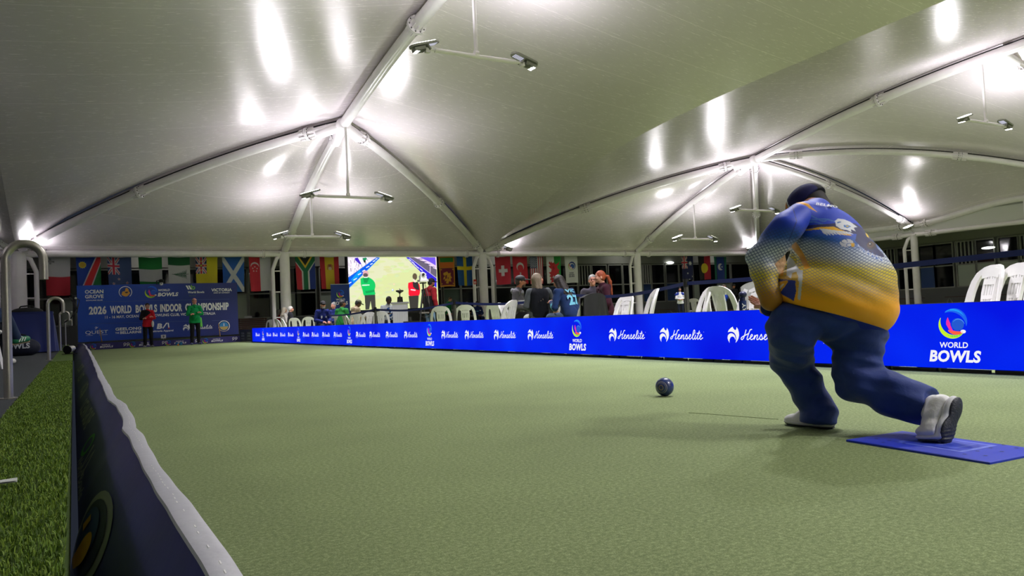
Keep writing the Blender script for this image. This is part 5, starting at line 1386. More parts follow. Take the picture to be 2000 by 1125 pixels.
# small stand of gear below it
g = at(805, 628, z=20.6); root = empty('equipment_case', (g[0], g[1], 0), label='black equipment cases stacked on the floor between lectern and tripod', cat='case')
b = MB(); b.box((0, 0, .16), (.5, .4, .32)); b.build('case', M('case_black', (20, 20, 22), .5), root); b = MB(); b.box((.02, 0, .44), (.42, .34, .2)); b.cyl((-.1, -.1, .54), (-.1, -.1, .66), .05, n=10); b.build('lid', M('case_black2', (38, 36, 36), .5), root)

# ------------------------------------------------------------------ benches
def slat_bench(pa, pb, ptop, Y, label, back=True, X=None):
    P = at(pa, ptop, Y=Y) if X is None else at(pa, ptop, X=X); Q = at(pb, ptop, Y=Y) if X is None else at(pb, ptop, X=X)
    L_ = math.hypot(Q[0]-P[0], Q[1]-P[1]); ang = math.atan2(Q[1]-P[1], Q[0]-P[0])
    root = empty('slatted_bench', ((P[0]+Q[0])/2, (P[1]+Q[1])/2, 0), ang, label=label, cat='bench')
    wd = M('bench_wood', (84, 54, 42), .5, noise=.2, nscale=8); n = 6 if back else 0
    b = MB()
    for k in range(5): b.box((0, -.22+.11*k, .45), (L_, .095, .03))
    b.build('seat', wd, root)
    if back:
        b = MB()
        for k in range(n): b.box((0, .27+.018*k, .50+.085*k), (L_, .025, .07))
        b.build('backrest', wd, root)
    for s in (-1, 1):
        b = MB(); x = s*L_*.42; b.tube([(x, -.26, .0), (x, -.2, .22), (x, 0, .40), (x, .2, .22), (x, .27, .0)], .028, 8)
        if back: b.tube([(x, .2, .3), (x, .29, .5), (x, .38, 1.0)], .02, 6)
        b.build('leg', M('bench_leg', (190, 190, 182), .4), root, smooth=True)
    return root
slat_bench(468, 524, 617, 35.2, 'long slatted brown timber bench with high back, right of the backdrop')
slat_bench(-20, 60, 640, 30.5, 'timber bench behind the blue draped table', back=False)
slat_bench(1262, 1312, 598, 36.4, 'brown timber bench behind the middle column, left of the woman in white', back=False)
slat_bench(1362, 1398, 596, 36.6, 'brown timber bench behind the crossed white chairs', back=True)
slat_bench(1745, 1800, 570, None, 'bench with curved white legs against the right wall, left of the white column', back=False, X=40.6)
slat_bench(1850, 1895, 565, None, 'bench with curved white legs against the right wall, under the pale panel', back=False, X=40.6)
slat_bench(1930, 2010, 560, None, 'bench with curved white legs at the far right behind the big chairs', back=False, X=40.6)
p = at(485, 620, Y=35.6); b = MB(); b.box((0, 0, .02), (.34, .02, .09)); o = b.build('label_plate', M('marker_white', (226, 226, 228))); o.location = p; tag(o, 'small blank white plate on top of the slatted bench back', 'plate')
# lit ceiling lamp seen through the glass
p = at(1309, 513, Y=38.2); b = MB(); b.ell((0, 0, 0), (.33, .06, .09)); o = b.build('wall_lamp', M('lamp_soft', (235, 240, 232), emit=2.0), smooth=True); o.location = p; tag(o, 'small oval lit lamp on the dark facade left of the southern cross flag', 'lamp')
p = at(1930, 484, X=41.8); b = MB(); b.ell((0, 0, 0), (.06, .36, .07)); o = b.build('wall_lamp', M('lamp_soft', (235, 240, 232), emit=2.0), smooth=True); o.location = p; tag(o, 'flat lit lamp in the right-hand facade window above the big chairs', 'lamp')
for x in (-6., 3., 12., 21., 30., 38.):  # hidden lamps added so the dark facade gets some light
    root = empty('soffit_fill_lamp', (x, 37.2, 4.5), label='added round lamp hidden under the clubhouse eave to brighten the facade', cat='lamp', group='round lamps added under the clubhouse eave to brighten the facade')
    b = MB(); b.cyl((0, 0, 0), (0, 0, .05), .16, n=20); b.build('housing', MH, root)
    ld = bpy.data.lights.new('lamp', 'AREA'); ld.shape = 'DISK'; ld.size = .28; ld.energy = 9; ld.color = (1, .98, .93); lo = bpy.data.objects.new('lamp', ld); COL.objects.link(lo); lo.parent = root; lo.location = (0, 0, -.01)
# water bottle on the floor behind the boards, crate with letters
p = at(1450, 584, z=8.7); root = empty('drink_cooler', (p[0], p[1], 0), label='blue printed drink cooler with white letters beside the outstretched hand', cat='cooler')
zt_ = p[2]; b = MB(); b.cyl((0, 0, zt_-.42), (0, 0, zt_-.02), .042, n=20); b.build('body', M('cooler_blue', (22, 48, 110), .35), root, smooth=True)
b = MB(); b.cyl((0, 0, zt_-.02), (0, 0, zt_+.02), .032, n=16); b.ell((.01, 0, zt_+.05), (.045, .045, .04)); b.build('lid', M('cooler_lid', (20, 28, 74), .4), root, smooth=True)
b = MB(); b.box((0, 0, (zt_-.42)/2), (.3, .3, zt_-.42)); b.build('stand', M('case_black', (20, 20, 22), .5), root)
A = Art(lambda u, v, l: ((.0435+l)*math.cos(-2.094-v/.0435), (.0435+l)*math.sin(-2.094-v/.0435), zt_-.13+u)); A.text('DRY', 0, -.020, .040, WHITE, bold=.03, width=.17); A.build('lettering', root)
# ================================================================== PEOPLE
SKIN = {'light': (206, 150, 128), 'pink': (214, 148, 130), 'tan': (160, 104, 78), 'brown': (98, 62, 46), 'dark': (62, 40, 32)}
def skin(k): return M('skin_'+k, SKIN[k], .5, noise=.05, nscale=20, spec=.35)
def fabric(c, k=''): return M('fabric_%d_%d_%d%s' % (c[0], c[1], c[2], k), c, .85, spec=.25, sheen=.03, noise=.08, nscale=14, bump=.35, bscale=22)
def V3(*a): return np.array(a, float)

def person(loc, face, label, pose='stand', sc=1., skn='light', top=(60, 60, 70), trou=(24, 24, 28), shoe=(230, 230, 230), hair=None, hairst='short',
           cap=None, glasses=False, arms='down', armL=None, armR=None, lean=0., hyaw=0., hpitch=0., vox=.011, group=None, legs=None, coat=0., sleeve=True,
           sleevec=None, shorts=False, beard=None, hood=None, wide=1., z=0., extra=None, vest=None, collar=None, headtilt=0.):
    """face: world direction in degrees from +x; local frame x = the person's right, y = forwards"""
    a = math.radians(face)-math.pi/2
    root = None
    seat = pose == 'sit'
    pz = .52 if seat else .93
    Rl = rotx(-math.radians(lean))
    P0 = V3(0, 0, pz)
    up = lambda x, y, zz: P0+Rl @ V3(x, y, zz)              # trunk frame, origin pelvis
    chest = up(0, .01, .30); neck0 = up(0, -.01, .52); neck1 = up(0, .015, .60)
    Rh = Rl @ rotx(math.radians(lean)*.7) @ rotz(math.radians(-hyaw)) @ rotx(-math.radians(hpitch)) @ roty(math.radians(headtilt))
    hc = up(0, .025, .60)+Rh @ V3(0, .012, .095)
    sh = {s: up(s*.168*wide, 0, .472) for s in (-1, 1)}
    def arm(s):
        spec = armL if s < 0 else armR
        if spec is None: spec = arms
        if spec == 'down': return up(s*.25*wide, -.02, .20), up(s*.24*wide, .07, -.04), None
        if spec == 'crossed': return up(s*.235*wide, .06, .21), up(-s*.06, .225, .24+.025*s), None
        if spec == 'lap': return up(s*.24*wide, .02, .21), P0+V3(s*.05, .30, .13), None
        if spec == 'knee': return up(s*.25*wide, .06, .20), P0+V3(s*.10, .40, .12), None
        if spec == 'table': return up(s*.25*wide, .10, .22), P0+V3(s*.10, .42, .26), None
        if spec == 'phone': return up(s*.235*wide, .08, .20), up(s*.04, .30, .26), None
        if spec == 'belly': return up(s*.25*wide, .05, .20), up(-s*.03, .20, .13), None
        if spec == 'point': return up(s*.30, .16, .36), up(s*.36, .40, .28), None
        e, w = spec[0], spec[1]
        return P0+V3(*e), P0+V3(*w), None
    if legs is None:
        legs = {s: ((V3(s*.13, .43, .51), V3(s*.14, .40, .09), V3(s*.02, 1, 0)) if seat else (V3(s*.105, .02, .50), V3(s*.12, -.01, .085), V3(s*.3, 1, 0))) for s in (-1, 1)}
    hipj = {s: P0+V3(s*.095, 0, -.01) for s in (-1, 1)}
    B = Sdf(vox)
    # ---- body: one surface
    B.cap(P0, chest, .12*wide, .125*wide, k=.05, flat=((0, 1, 0), .8)); B.cap(chest, up(0, 0, .44), .125, .10, k=.05, flat=((0, 1, 0), .8))
    B.cap(sh[-1], sh[1], .055, k=.05); B.cap(neck0, hc+Rh @ V3(0, -.02, -.05), .052, .05, k=.02)
    aj = {}
    for s in (-1, 1):
        e, w, _ = arm(s); aj[s] = (e, w)
        B.cap(sh[s], e, .048, .038, k=.03); B.cap(e, w, .037, .025, k=.015)
        d = w-e; d /= np.linalg.norm(d); upv = np.cross(d, V3(s, 0, 0)); upv = upv if np.linalg.norm(upv) > .2 else V3(0, 0, 1)
        hand(B, w, d, V3(0, .3, 1) if abs(d[2]) < .8 else V3(s, 0, .1), side=s, curl=.6)
        k, an, tf = legs[s]
        B.cap(hipj[s], k, .082, .056, k=.03); B.cap(k, an, .052, .036, k=.02)
        tf = tf/np.linalg.norm(tf); B.cap(an+V3(0, 0, -.03), an+tf*.15+V3(0, 0, -.05), .035, .028, k=.02)
    head(B, hc, Rh)
    root = B.build('person', skin(skn)); root.location = (loc[0], loc[1], z); root.rotation_euler = (0, 0, a); root.scale = (sc, sc, sc)
    tag(root, label, 'person', group)
    # ---- face: eyes, brows, lips
    H = lambda x, y, zz: hc+Rh @ V3(x, y, zz)
    b = MB()
    for s in (-1, 1): b.ell(H(s*.031, .083, .014), (.013, .009, .008), 8, R=Rh)
    b.build('eye', M('eye_dark', (40, 30, 28), .3), root, smooth=True)
    b = MB(); b.ell(H(0, .088, -.052), (.024, .010, .006), 8, R=Rh); b.build('mouth', M('lips', (150, 82, 76), .5), root, smooth=True)
    if glasses:
        b = MB()
        for s in (-1, 1): b.tube([H(s*.033+.024*math.cos(t), .100, .014+.018*math.sin(t)) for t in np.linspace(0, 2*math.pi, 13)], .003, 6); b.tube([H(s*.056, .098, .02), H(s*.085, .0, .015)], .003, 6)
        b.tube([H(-.01, .102, .018), H(.01, .102, .018)], .003, 6); b.build('glasses', M('glasses_dark', (24, 22, 24), .3), root)
    # ---- top
    T = Sdf(vox); w_ = wide; g = .016+coat*.02
    [T.cap(P0+V3(q*.06, 0, (-.08 if not seat else .02)), chest+V3(q*.02, 0, 0), .125*w_+g, .115*w_+g, k=.03, flat=((0, 1, 0), .88)) for q in (-1, 1)]; T.cap(chest, up(0, 0, .44), .128*w_+g, .09+g, k=.03, flat=((0, 1, 0), .78))
    T.cap(sh[-1]+V3(0, 0, -.005), sh[1]+V3(0, 0, -.005), .050+g, k=.03); T.cap(neck0, up(0, 0, .535), .066+g*.6, .060+g*.5, k=.03)
    if w_ > 1.05: T.ell(up(0, .07, .10), (.15*w_, .14*w_, .15), k=.05)
    if coat > 1: T.cap(P0, P0+V3(0, .05, -.12), .16, .17, k=.04)
    Sl = Sdf(vox) if sleevec else T
    if sleeve:
        for s in (-1, 1):
            e, w = aj[s]; Sl.cap(sh[s], e, .052+g, .044+g*.8, k=.018); Sl.cap(e, w-(w-e)*.04, .044+g*.8, .032+g*.7, k=.01)
    else:
        for s in (-1, 1): e, w = aj[s]; T.cap(sh[s], sh[s]+(e-sh[s])*.55, .060+g, .055+g, k=.02)
    T.warp = lambda X, Y, Z: .0045*np.sin(38*Z+9*X+4*np.sin(17*X))*np.cos(13*Y+7*Z)
    if not seat: T.cut(P0+V3(0, 0, -.13), (0, 0, -1))
    T.build('shirt' if not coat else 'jacket', fabric(top), root)
    if sleevec: Sl.build('sleeve', fabric(sleevec), root)
    if vest is not None:
        W = Sdf(vox); W.cap(P0+V3(0, 0, .0), chest, .150*w_+g, .142*w_+g, k=.03, flat=((0, 1, 0), .90)); W.cap(chest, up(0, 0, .44), .144*w_+g, .110+g, k=.03, flat=((0, 1, 0), .90)); W.cap(up(-.11, 0, .46), up(.11, 0, .46), .055+g, k=.03)
        for q in range(7): W.cap(up(-.06, .0, .04+.065*q), up(.06, .0, .04+.065*q), .108+g, k=.012, flat=((0, 1, 0), 1.08))
        W.build('vest', fabric(vest), root)
    if hood is not None:
        W = Sdf(vox); W.ell(up(0, -.085, .50), (.105, .075, .075), k=.03); W.ell(up(0, -.08, .55), (.07, .045, .06), sub=True, k=.02); W.cap(up(-.07, -.03, .53), up(0, .075, .48), .028, k=.02); W.cap(up(.07, -.03, .53), up(0, .075, .48), .028, k=.02)
        W.build('hood', fabric(hood), root)
    if collar is not None:
        W = Sdf(vox*.8); W.cap(up(-.055, -.02, .545), up(-.02, .085, .50), .018, k=.01); W.cap(up(.055, -.02, .545), up(.02, .085, .50), .018, k=.01); W.cap(up(-.055, -.02, .545), up(.055, -.02, .545), .022, k=.01); W.build('collar', fabric(collar), root)
    # ---- trousers
    L_ = Sdf(vox); L_.cap(P0+V3(-.05, 0, .0), P0+V3(.05, 0, .0), .115*w_, k=.04, flat=((0, 1, 0), .92)); 
    if seat: L_.ell(P0+V3(0, -.005, -.04), (.17*w_, .12, .09), k=.04)
    for s in (-1, 1):
        k, an, tf = legs[s]; L_.cap(hipj[s], k, .102, .073, k=.03)
        if not shorts: L_.cap(k, an+(k-an)*.02, .074, .062, k=.02)
    if shorts:
        for s in (-1, 1): pass
    L_.warp = lambda X, Y, Z: .004*np.sin(30*Z+12*Y)*np.cos(11*X)
    L_.build('shorts' if shorts else 'trousers', fabric(trou), root)
    # ---- shoes
    for s in (-1, 1):
        k, an, tf = legs[s]; tf = tf/np.linalg.norm(tf); W = Sdf(.010); pitch = V3(0, 0, 0)
        upn = V3(0, 0, 1)
        W.cap(an+V3(0, 0, -.01)-tf*.02, an-V3(0, 0, .04)-tf*.02, .048, .044, k=.02); W.cap(an-V3(0, 0, .045), an+tf*.16-V3(0, 0, .052), .042, .036, k=.03)
        if abs(tf[2]) < .2: W.cut(an-V3(0, 0, .085), (0, 0, -1))
        W.build('shoe', M('shoe_%d_%d_%d' % shoe, shoe, .5), root)
    # ---- hair and headwear
    if hair is not None and hairst != 'bald':
        W = Sdf(min(vox, .009)); W.ell(H(0, -.020, .030), (.083, .097, .096), Rh, k=.01)
        if hairst in ('short', 'side'):
            W.ell(H(0, -.055, -.02), (.074, .05, .06), Rh, k=.02)
            W.ell(H(0, .085, -.035), (.10, .085, .075), Rh, sub=True, k=.01)
            if hairst == 'side': W.ell(H(.0, -.0, .115), (.07, .09, .05), Rh, sub=True, k=.02)
        if hairst in ('long', 'bob'):
            n_ = .30 if hairst == 'long' else .13
            for x, y in ((-.06, -.02), (.06, -.02), (-.035, -.07), (.035, -.07), (0, -.08)):
                W.cap(H(x, y, .02), H(x*1.25, y-.01, -n_*.45), .042, .038, k=.03); W.cap(H(x*1.25, y-.01, -n_*.45), up(x*1.2, -.13+(y+.08)*.4, .60-n_*1.0+.02*math.sin(x*50)), .038, .014, k=.02)
            W.ell(H(0, .090, -.045), (.058, .10, .095), Rh, sub=True, k=.01)
        if hairst == 'pony':
            W.ell(H(0, -.04, -.02), (.078, .06, .065), Rh, k=.02); W.ell(H(0, .085, -.035), (.085, .075, .075), Rh, sub=True, k=.01)
            q = [H(0, -.105, .02), H(0, -.155, -.00), H(.0, -.19, -.10), H(.01, -.20, -.24), H(.0, -.215, -.38)]
            for i_, (r0, r1) in enumerate(((.022, .030), (.030, .034), (.034, .028), (.028, .010))): W.cap(q[i_], q[i_+1], r0, r1, k=.015)
        W.warp = lambda X, Y, Z: .0025*np.sin(190*X+60*Z)*np.sin(150*Y+30*Z)
        W.build('hair', M('hair_%d_%d_%d' % hair, hair, .6, noise=.2, nscale=90), root)
    if beard is not None:
        W = Sdf(.008); W.ell(H(0, .055, -.075), (.056, .042, .038), Rh, k=.01); W.ell(H(0, .098, -.050), (.024, .02, .012), Rh, sub=True, k=.006); W.build('beard', M('beard_%d' % beard[0], beard, .8), root)
    if cap is not None:
        W = Sdf(.008); W.ell(H(0, -.008, .052), (.094, .106, .085), Rh, k=.01); W.cut(H(0, 0, .030), Rh @ V3(0, -.12, -1))
        W.cap(H(-.04, .09, .045), H(.04, .09, .045), .012, k=.01); W.ell(H(0, .125, .044), (.075, .075, .011), Rh, k=.008); W.ell(H(0, 0, .137), (.01, .01, .008), k=.004)
        W.build('cap', M('cap_%d_%d_%d' % cap, cap, .7, noise=.06), root)
    if extra: extra(root, up, H, P0, aj)
    return root

def bench_plain(x, y, lb, z=0., rz=0., L=1.0):
    root = empty('plain_bench', (x, y, z), math.radians(rz), label=lb, cat='bench'); b = MB(); b.box((0, 0, .40), (L, .34, .04)); b.build('seat', M('bench_wood', (84, 54, 42), .5), root)
    for sx in (-.4*L, .4*L): b = MB(); b.box((sx, 0, .19), (.05, .3, .38)); b.build('leg', M('bench_leg', (190, 190, 182), .4), root)
def yh_(x): return 613.8-.0463*(x-1000)
def stand_at(px, ptop, hgt, **k):
    """ground spot of a person of height hgt whose crown is seen at (px, ptop)"""
    p = at(px, ptop, z=(hgt-.6)*1486/(yh_(px)-ptop)); return (p[0], p[1])
def spot(px, ptop, dep): p = at(px, ptop, z=dep); return (p[0], p[1]), p[2]

def print_on(root, fn, name='print'):
    A = fn(); return A.build(name, root)

# --- the two players at the far end
pl = at(290, 677, Y=31.75); HS = 1.80
def ex_red(root, up, H, P0, aj):
    W = Sdf(.010); W.cap(up(.03, -.005, .40), up(.03, .0, .30), .160, .150, k=.03, flat=((0, 1, 0), .86)); W.cap(up(.05, 0, .47), up(.16, 0, .465), .078, .076, k=.03); e, w = aj[1]; W.cap(up(.165, 0, .475), e, .076, .068, k=.02); W.cap(e, e+(w-e)*.45, .07, .06, k=.02)
    W.cut(up(.0, 0, .30), (-.75, 0, -.66)); W.build('black_panel', fabric((24, 20, 22)), root)['label'] = 'black shoulder panel of the red jacket'
    W = Sdf(.009); W.ell(up(-.17, .14, -.02), (.05, .03, .13), k=.02); W.build('cloth', M('cloth_white', (220, 212, 204), .8), root)
person((pl[0], 31.75), -92, 'person in a red and black jacket with folded arms in front of the blue backdrop', sc=.95, skn='light', top=(196, 24, 40), trou=(18, 18, 20), shoe=(120, 124, 130), hair=(30, 24, 24), hairst='short', arms='crossed', vox=.011, hood=None, extra=ex_red, hpitch=3, hyaw=-8)
pl = at(382, 672, Y=31.6)
def ex_grn(root, up, H, P0, aj):
    W = Sdf(.010); W.cap(up(-.20, .05, .05), up(-.215, .05, -.24), .035, .045, k=.02, flat=((0, 1, 0), .5)); W.build('towel', M('towel_lime', (112, 206, 84), .8), root)
person((pl[0], 31.6), -88, 'man in a green hooded top with folded arms in front of the blue backdrop', sc=1.03, skn='pink', top=(10, 138, 70), trou=(16, 16, 18), shoe=(70, 84, 120), hair=(150, 130, 120), hairst='side', glasses=True, arms='crossed', hood=(8, 128, 64), wide=1.08, extra=ex_grn, hyaw=-12)
# bowls beside them
def bowl(px, py, r, label, col, emb=None, name='lawn_bowl', rz=0., Y=None):
    p = at(px, py, Z=0.) if Y is None else at(px, py, Y=Y); root = empty(name, (p[0], p[1], 0), rz, label=label, cat='bowl')
    b = MB(); n = 40
    prof = [(r*.995*math.sin(t), r-r*math.cos(t)) for t in np.linspace(0, math.pi, 29)]
    vs = []
    m = col if not isinstance(col, tuple) else M('bowl_%d_%d_%d' % col, col, .25, coat=.5, noise=.2, nscale=40)
    # running axis along x: the sphere is slightly narrower across
    b.ell((0, 0, r), (r*.93, r, r), 40); b.build('body', m, root, smooth=True)
    if emb:
        for s in (-1, 1):
            mp = lambda u, v, l, s=s: (s*(.93*math.sqrt(max(1e-6, r*r-u*u-v*v))+l), u, r+v)
            A = Art(mp, .0004); A.arc(0, 0, r*.62, 0, 360, r*.05, emb[0]); A.arc(0, 0, r*.50, 0, 360, r*.03, emb[0]); A.disc(0, 0, r*.26, emb[1]); A.up(); A.poly([(r*.2*math.cos(a)*(1 if k % 2 else .5), r*.2*math.sin(a)*(1 if k % 2 else .5)) for k, a in enumerate(np.linspace(0, 2*math.pi, 13)[:-1])], (40, 50, 90))
            A.build('emblem', root)
    return root
bowl(345.5, 673.5, .062, 'left one of two pale blue bowls in front of the end banner', (46, 110, 170), Y=32.0); bowl(353.5, 673, .062, 'right one of two blue bowls in front of the end banner', (62, 132, 196), Y=31.9)
bowl(348, 678, .034, 'small orange jack ball lying before the two blue bowls', (232, 140, 40), name='jack_ball', Y=31.2)
BM = M('bowl_navy', (22, 46, 104), .28, coat=.4, noise=.45, nscale=26)
root = bowl(1299, 773.5, .0625, 'dark blue speckled bowl with ringed emblem rolling on the green', BM, ((150, 150, 156), (196, 158, 60)), rz=math.radians(24))

# --- seated row at the far left of the chairs
def seat(px, ptop, face, label, **k):
    ch = k.pop('chair', None); top = k.pop('htop', 1.30); (x, y), z = spot(px, ptop, (top-.6)*1486/(yh_(px)-ptop)); a = math.radians(face)
    if ch:
      if ch[0] == '!': bench_plain(x-.03*math.cos(a), y-.03*math.sin(a), 'low plain bench under '+ch[1:], L=.42)
      else:
        o = copy_tree(chair0); o.location = (x-.09*math.cos(a), y-.09*math.sin(a), 0); o.rotation_euler = (0, 0, a-math.pi/2); tag(o, 'white plastic chair under '+ch, 'chair', 'white plastic chairs under the spectators')
    return person((x-.05*math.cos(a), y-.05*math.sin(a)), face, label, pose='sit', **k)
seat(545, 605.5, 20, 'seated person with long grey hair and red top beside the white pipe', chair='the person in the red top beside the white pipe', top=(190, 26, 48), hair=(150, 144, 140), hairst='bob', arms='lap', vox=.013)
seat(556, 601.5, 10, 'seated person with blond-grey hair and white top, between two others', chair='the person in the white top, second beside the pipe', top=(214, 206, 200), hair=(186, 174, 158), hairst='bob', arms='lap', vox=.013)
seat(569, 599.5, -5, 'seated man with white hair and black scarf in front of the white column', chair='the white-haired man with the black scarf', top=(34, 34, 40), hair=(190, 186, 182), hairst='short', glasses=True, arms='lap', vox=.013, collar=(20, 20, 22), skn='pink', coat=.5)
def ex_navy(root, up, H, P0, aj):
    A = Art(lambda u, v, l: tuple(up(u, .155+l, v))); A.poly([(.06, .36), (.10, .36), (.10, .28), (.08, .26), (.05, .3)], (220, 220, 228)); A.poly([(-.10, .33), (-.06, .36), (-.05, .30), (-.09, .28)], (200, 200, 210)); A.build('badge', root)
seat(628, 589.5, -85, 'seated man with white beard, black cap and navy jacket', chair='!the bearded man in the navy jacket', top=(26, 38, 110), trou=(60, 58, 60), cap=(18, 18, 22), hair=(190, 186, 182), beard=(206, 200, 196), glasses=True, arms='knee', coat=.2, skn='pink', wide=1.0, extra=ex_navy, lean=12)
seat(652, 594.5, -140, 'seated woman with short grey hair, half hidden by the green jacket', chair='the grey-haired woman behind the green jacket', top=(36, 50, 128), hair=(152, 150, 152), hairst='short', arms='lap', skn='pink', coat=.3, htop=1.26, lean=5)
seat(667, 587, 38, 'person in a bright green jacket seen from behind, dark hair', top=(40, 128, 56), trou=(24, 24, 26), hair=(34, 28, 26), hairst='short', skn='tan', arms='lap', coat=.3, collar=(16, 30, 22), wide=1.02, hyaw=35, lean=6, htop=1.32)
seat(692, 586.5, 4, 'person in a beige padded jacket and olive cap looking down at a phone', chair='the beige padded jacket and olive cap', top=(168, 150, 126), trou=(30, 30, 32), hair=(24, 22, 22), hairst='short', cap=(92, 94, 74), skn='brown', arms='phone', coat=1., hood=(176, 160, 136), hpitch=24, lean=10, extra=lambda root, up, H, P0, aj: (MB().box(up(0, .39, .30), (.07, .012, .14), rotx(-.5)).build('phone', M('phone', (210, 210, 216), .3), root)))
def pattern_shirt(root, up, H, P0, aj):
    for i in range(9):
        x, zz = (RNG.random()-.5)*.26, .08+.34*RNG.random(); W = Sdf(.012); W.ell(up(x, .0, zz), (.05, .165, .05), k=.01); W.build('print', M('print_blue', [(34, 84, 150), (60, 120, 190)][i % 2], .8), root)
seat(757, 576.5, -100, 'person in a white and blue patterned shirt behind the lectern, looking down', chair='the patterned shirt behind the lectern', top=(206, 212, 218), trou=(30, 30, 36), hair=(20, 18, 18), hairst='short', skn='dark', arms='table', hpitch=28, lean=12, extra=pattern_shirt, collar=(225, 228, 230), htop=1.34)
# man behind the tripod
def ex_rb(root, up, H, P0, aj):
    W = Sdf(.012); W.cap(up(-.05, 0, -.05), up(-.03, 0, .30), .175, .165, k=.03, flat=((0, 1, 0), .90)); W.cap(up(.05, 0, -.05), up(.03, 0, .30), .175, .165, k=.03, flat=((0, 1, 0), .90)); W.cut(up(0, 0, .31), (0, 0, 1)); W.build('black_panel', fabric((22, 20, 24)), root)['label'] = 'black lower half of the red jacket'
(x, y), _ = spot(837, 542, 21.6)
person((x, y), 12, 'man in a red and black jacket, black cap and jeans behind the tripod', skn='tan', top=(150, 28, 40), trou=(110, 136, 164), hair=(20, 18, 18), cap=(18, 18, 22), arms='down', coat=.9, wide=1.05, sc=.99, lean=4, hpitch=6, extra=ex_rb, beard=(30, 24, 22))
# people at the doors behind
(x, y), _ = spot(874, 579.5, 37.5)
person((x, y), -50, 'standing person in a green top behind the belt, looking down', skn='light', top=(16, 116, 60), trou=(20, 20, 22), hair=(70, 54, 44), arms='down', sc=.92, vox=.016, hpitch=18, lean=8)
(x, y), _ = spot(911, 591.5, 37); 
person((x, y), -95, 'seated person in black near the glass door behind the chairs', pose='sit', skn='tan', top=(20, 20, 24), trou=(18, 18, 20), hair=(110, 104, 100), arms='phone', vox=.016, hpitch=15, sc=.98)
(x, y), _ = spot(932, 590.5, 36); 
def ex_pb(root, up, H, P0, aj):
    A = Art(lambda u, v, l: tuple(up(u, .16+l, v))); A.rect(.0, .30, .12, .34, (80, 160, 210)); A.rect(-.12, .33, -.05, .37, (210, 210, 220)); A.build('badge', root)
person((x, y), -100, 'seated person in a navy top with light blue mark left of the middle column', pose='sit', skn='brown', top=(18, 34, 84), trou=(16, 28, 64), hair=(24, 20, 20), arms='lap', vox=.016, sc=.98, extra=ex_pb)
# --- the group of six close behind the screens
def ex_hoodie(root, up, H, P0, aj):
    W = Sdf(.009); W.cap(up(0, 0, .10), up(0, 0, .30), .170, .168, k=.04, flat=((0, 1, 0), .87)); W.cut(up(0, 0, .32), (0, 0, 1)); W.cut(up(0, 0, .07), (0, 0, -1)); W.build('pale_band', fabric((176, 176, 178)), root)['label'] = 'pale grey chest band of the hooded top'
    k, an, tf = V3(.13, .43, .51), V3(.14, .40, .09), 0
    b = MB(); b.box(up(0, .42, .05)+V3(0, .0, .0), (.05, .08, .06)); b.build('phone', M('phone_dark', (20, 20, 22), .3), root)
seat(1009, 538.5, -48, 'man in a dark cap, grey and white hooded top and shorts, nearest the middle column', chair='the man in grey hood and shorts', top=(76, 74, 78), trou=(20, 20, 22), shorts=True, cap=(20, 22, 26), hair=(50, 38, 30), skn='tan', arms='lap', hood=(120, 120, 124), extra=ex_hoodie, beard=(70, 50, 40), vox=.009, htop=1.41, sc=1.06, lean=8, hyaw=-18, shoe=(60, 60, 66))
def ex_hair(root, up, H, P0, aj): pass
seat(1049, 534, 72, 'woman with long grey-blond hair and black padded vest, seen from behind', chair='!the woman in the black padded vest', top=(84, 88, 92), trou=(176, 178, 170), vest=(20, 22, 30), hair=(132, 116, 98), hairst='long', skn='pink', glasses=True, arms='lap', armR=((.34, .20, .20), (.42, .46, .12)), hyaw=66, hpitch=-8, vox=.009, wide=1.0, htop=1.33)
def ex_jersey(root, up, H, P0, aj):
    A = Art(lambda u, v, l: tuple(up(u, -.132*math.sqrt(max(.2, 1-(u/.21)**2))-l*2-.012, v)))
    LB = (110, 186, 214)
    A.text('VIC', 0, .40, .06, LB, bold=.04, width=.24); A.text('27', 0, .17, .18, LB, bold=.05, width=.26); A.build('number', root)['label'] = 'light blue number on the back'
    for s in (-1, 1):
        e, w = aj[s]; d = (w-e)
        for t in (.10, .26): W = Sdf(.006); W.cap(e+d*t, e+d*(t+.09), .069, .067, k=.004); W.cut(e+d*t, -d); W.cut(e+d*(t+.09), d); W.build('sleeve_stripe', M('stripe_lb', LB, .8), root)
seat(1112, 537.5, 104, 'person in a dark blue jersey with light blue number, long dark hair, leaning forward', chair='!the dark blue jersey with light number', top=(26, 48, 92), trou=(96, 116, 146), hair=(34, 26, 24), hairst='long', skn='light', arms='table', lean=24, hpitch=18, vox=.009, htop=1.24, extra=ex_jersey, wide=1.08)
seat(1157, 535.5, -118, 'smiling man with grey hair and dark glasses between the jersey and the red hair', chair='the smiling man with dark glasses', top=(70, 66, 78), hair=(140, 138, 136), hairst='short', skn='pink', glasses=True, arms='lap', vox=.009, htop=1.34, hyaw=5, wide=1.08)
seat(1176, 528.5, 160, 'person with red ponytail in a maroon hooded top, turned left', chair='the maroon hooded top', top=(58, 20, 36), trou=(60, 22, 38), hair=(150, 66, 34), hairst='pony', skn='light', arms='lap', hood=(58, 20, 36), vox=.009, htop=1.33, lean=6, hyaw=0, coat=.5)
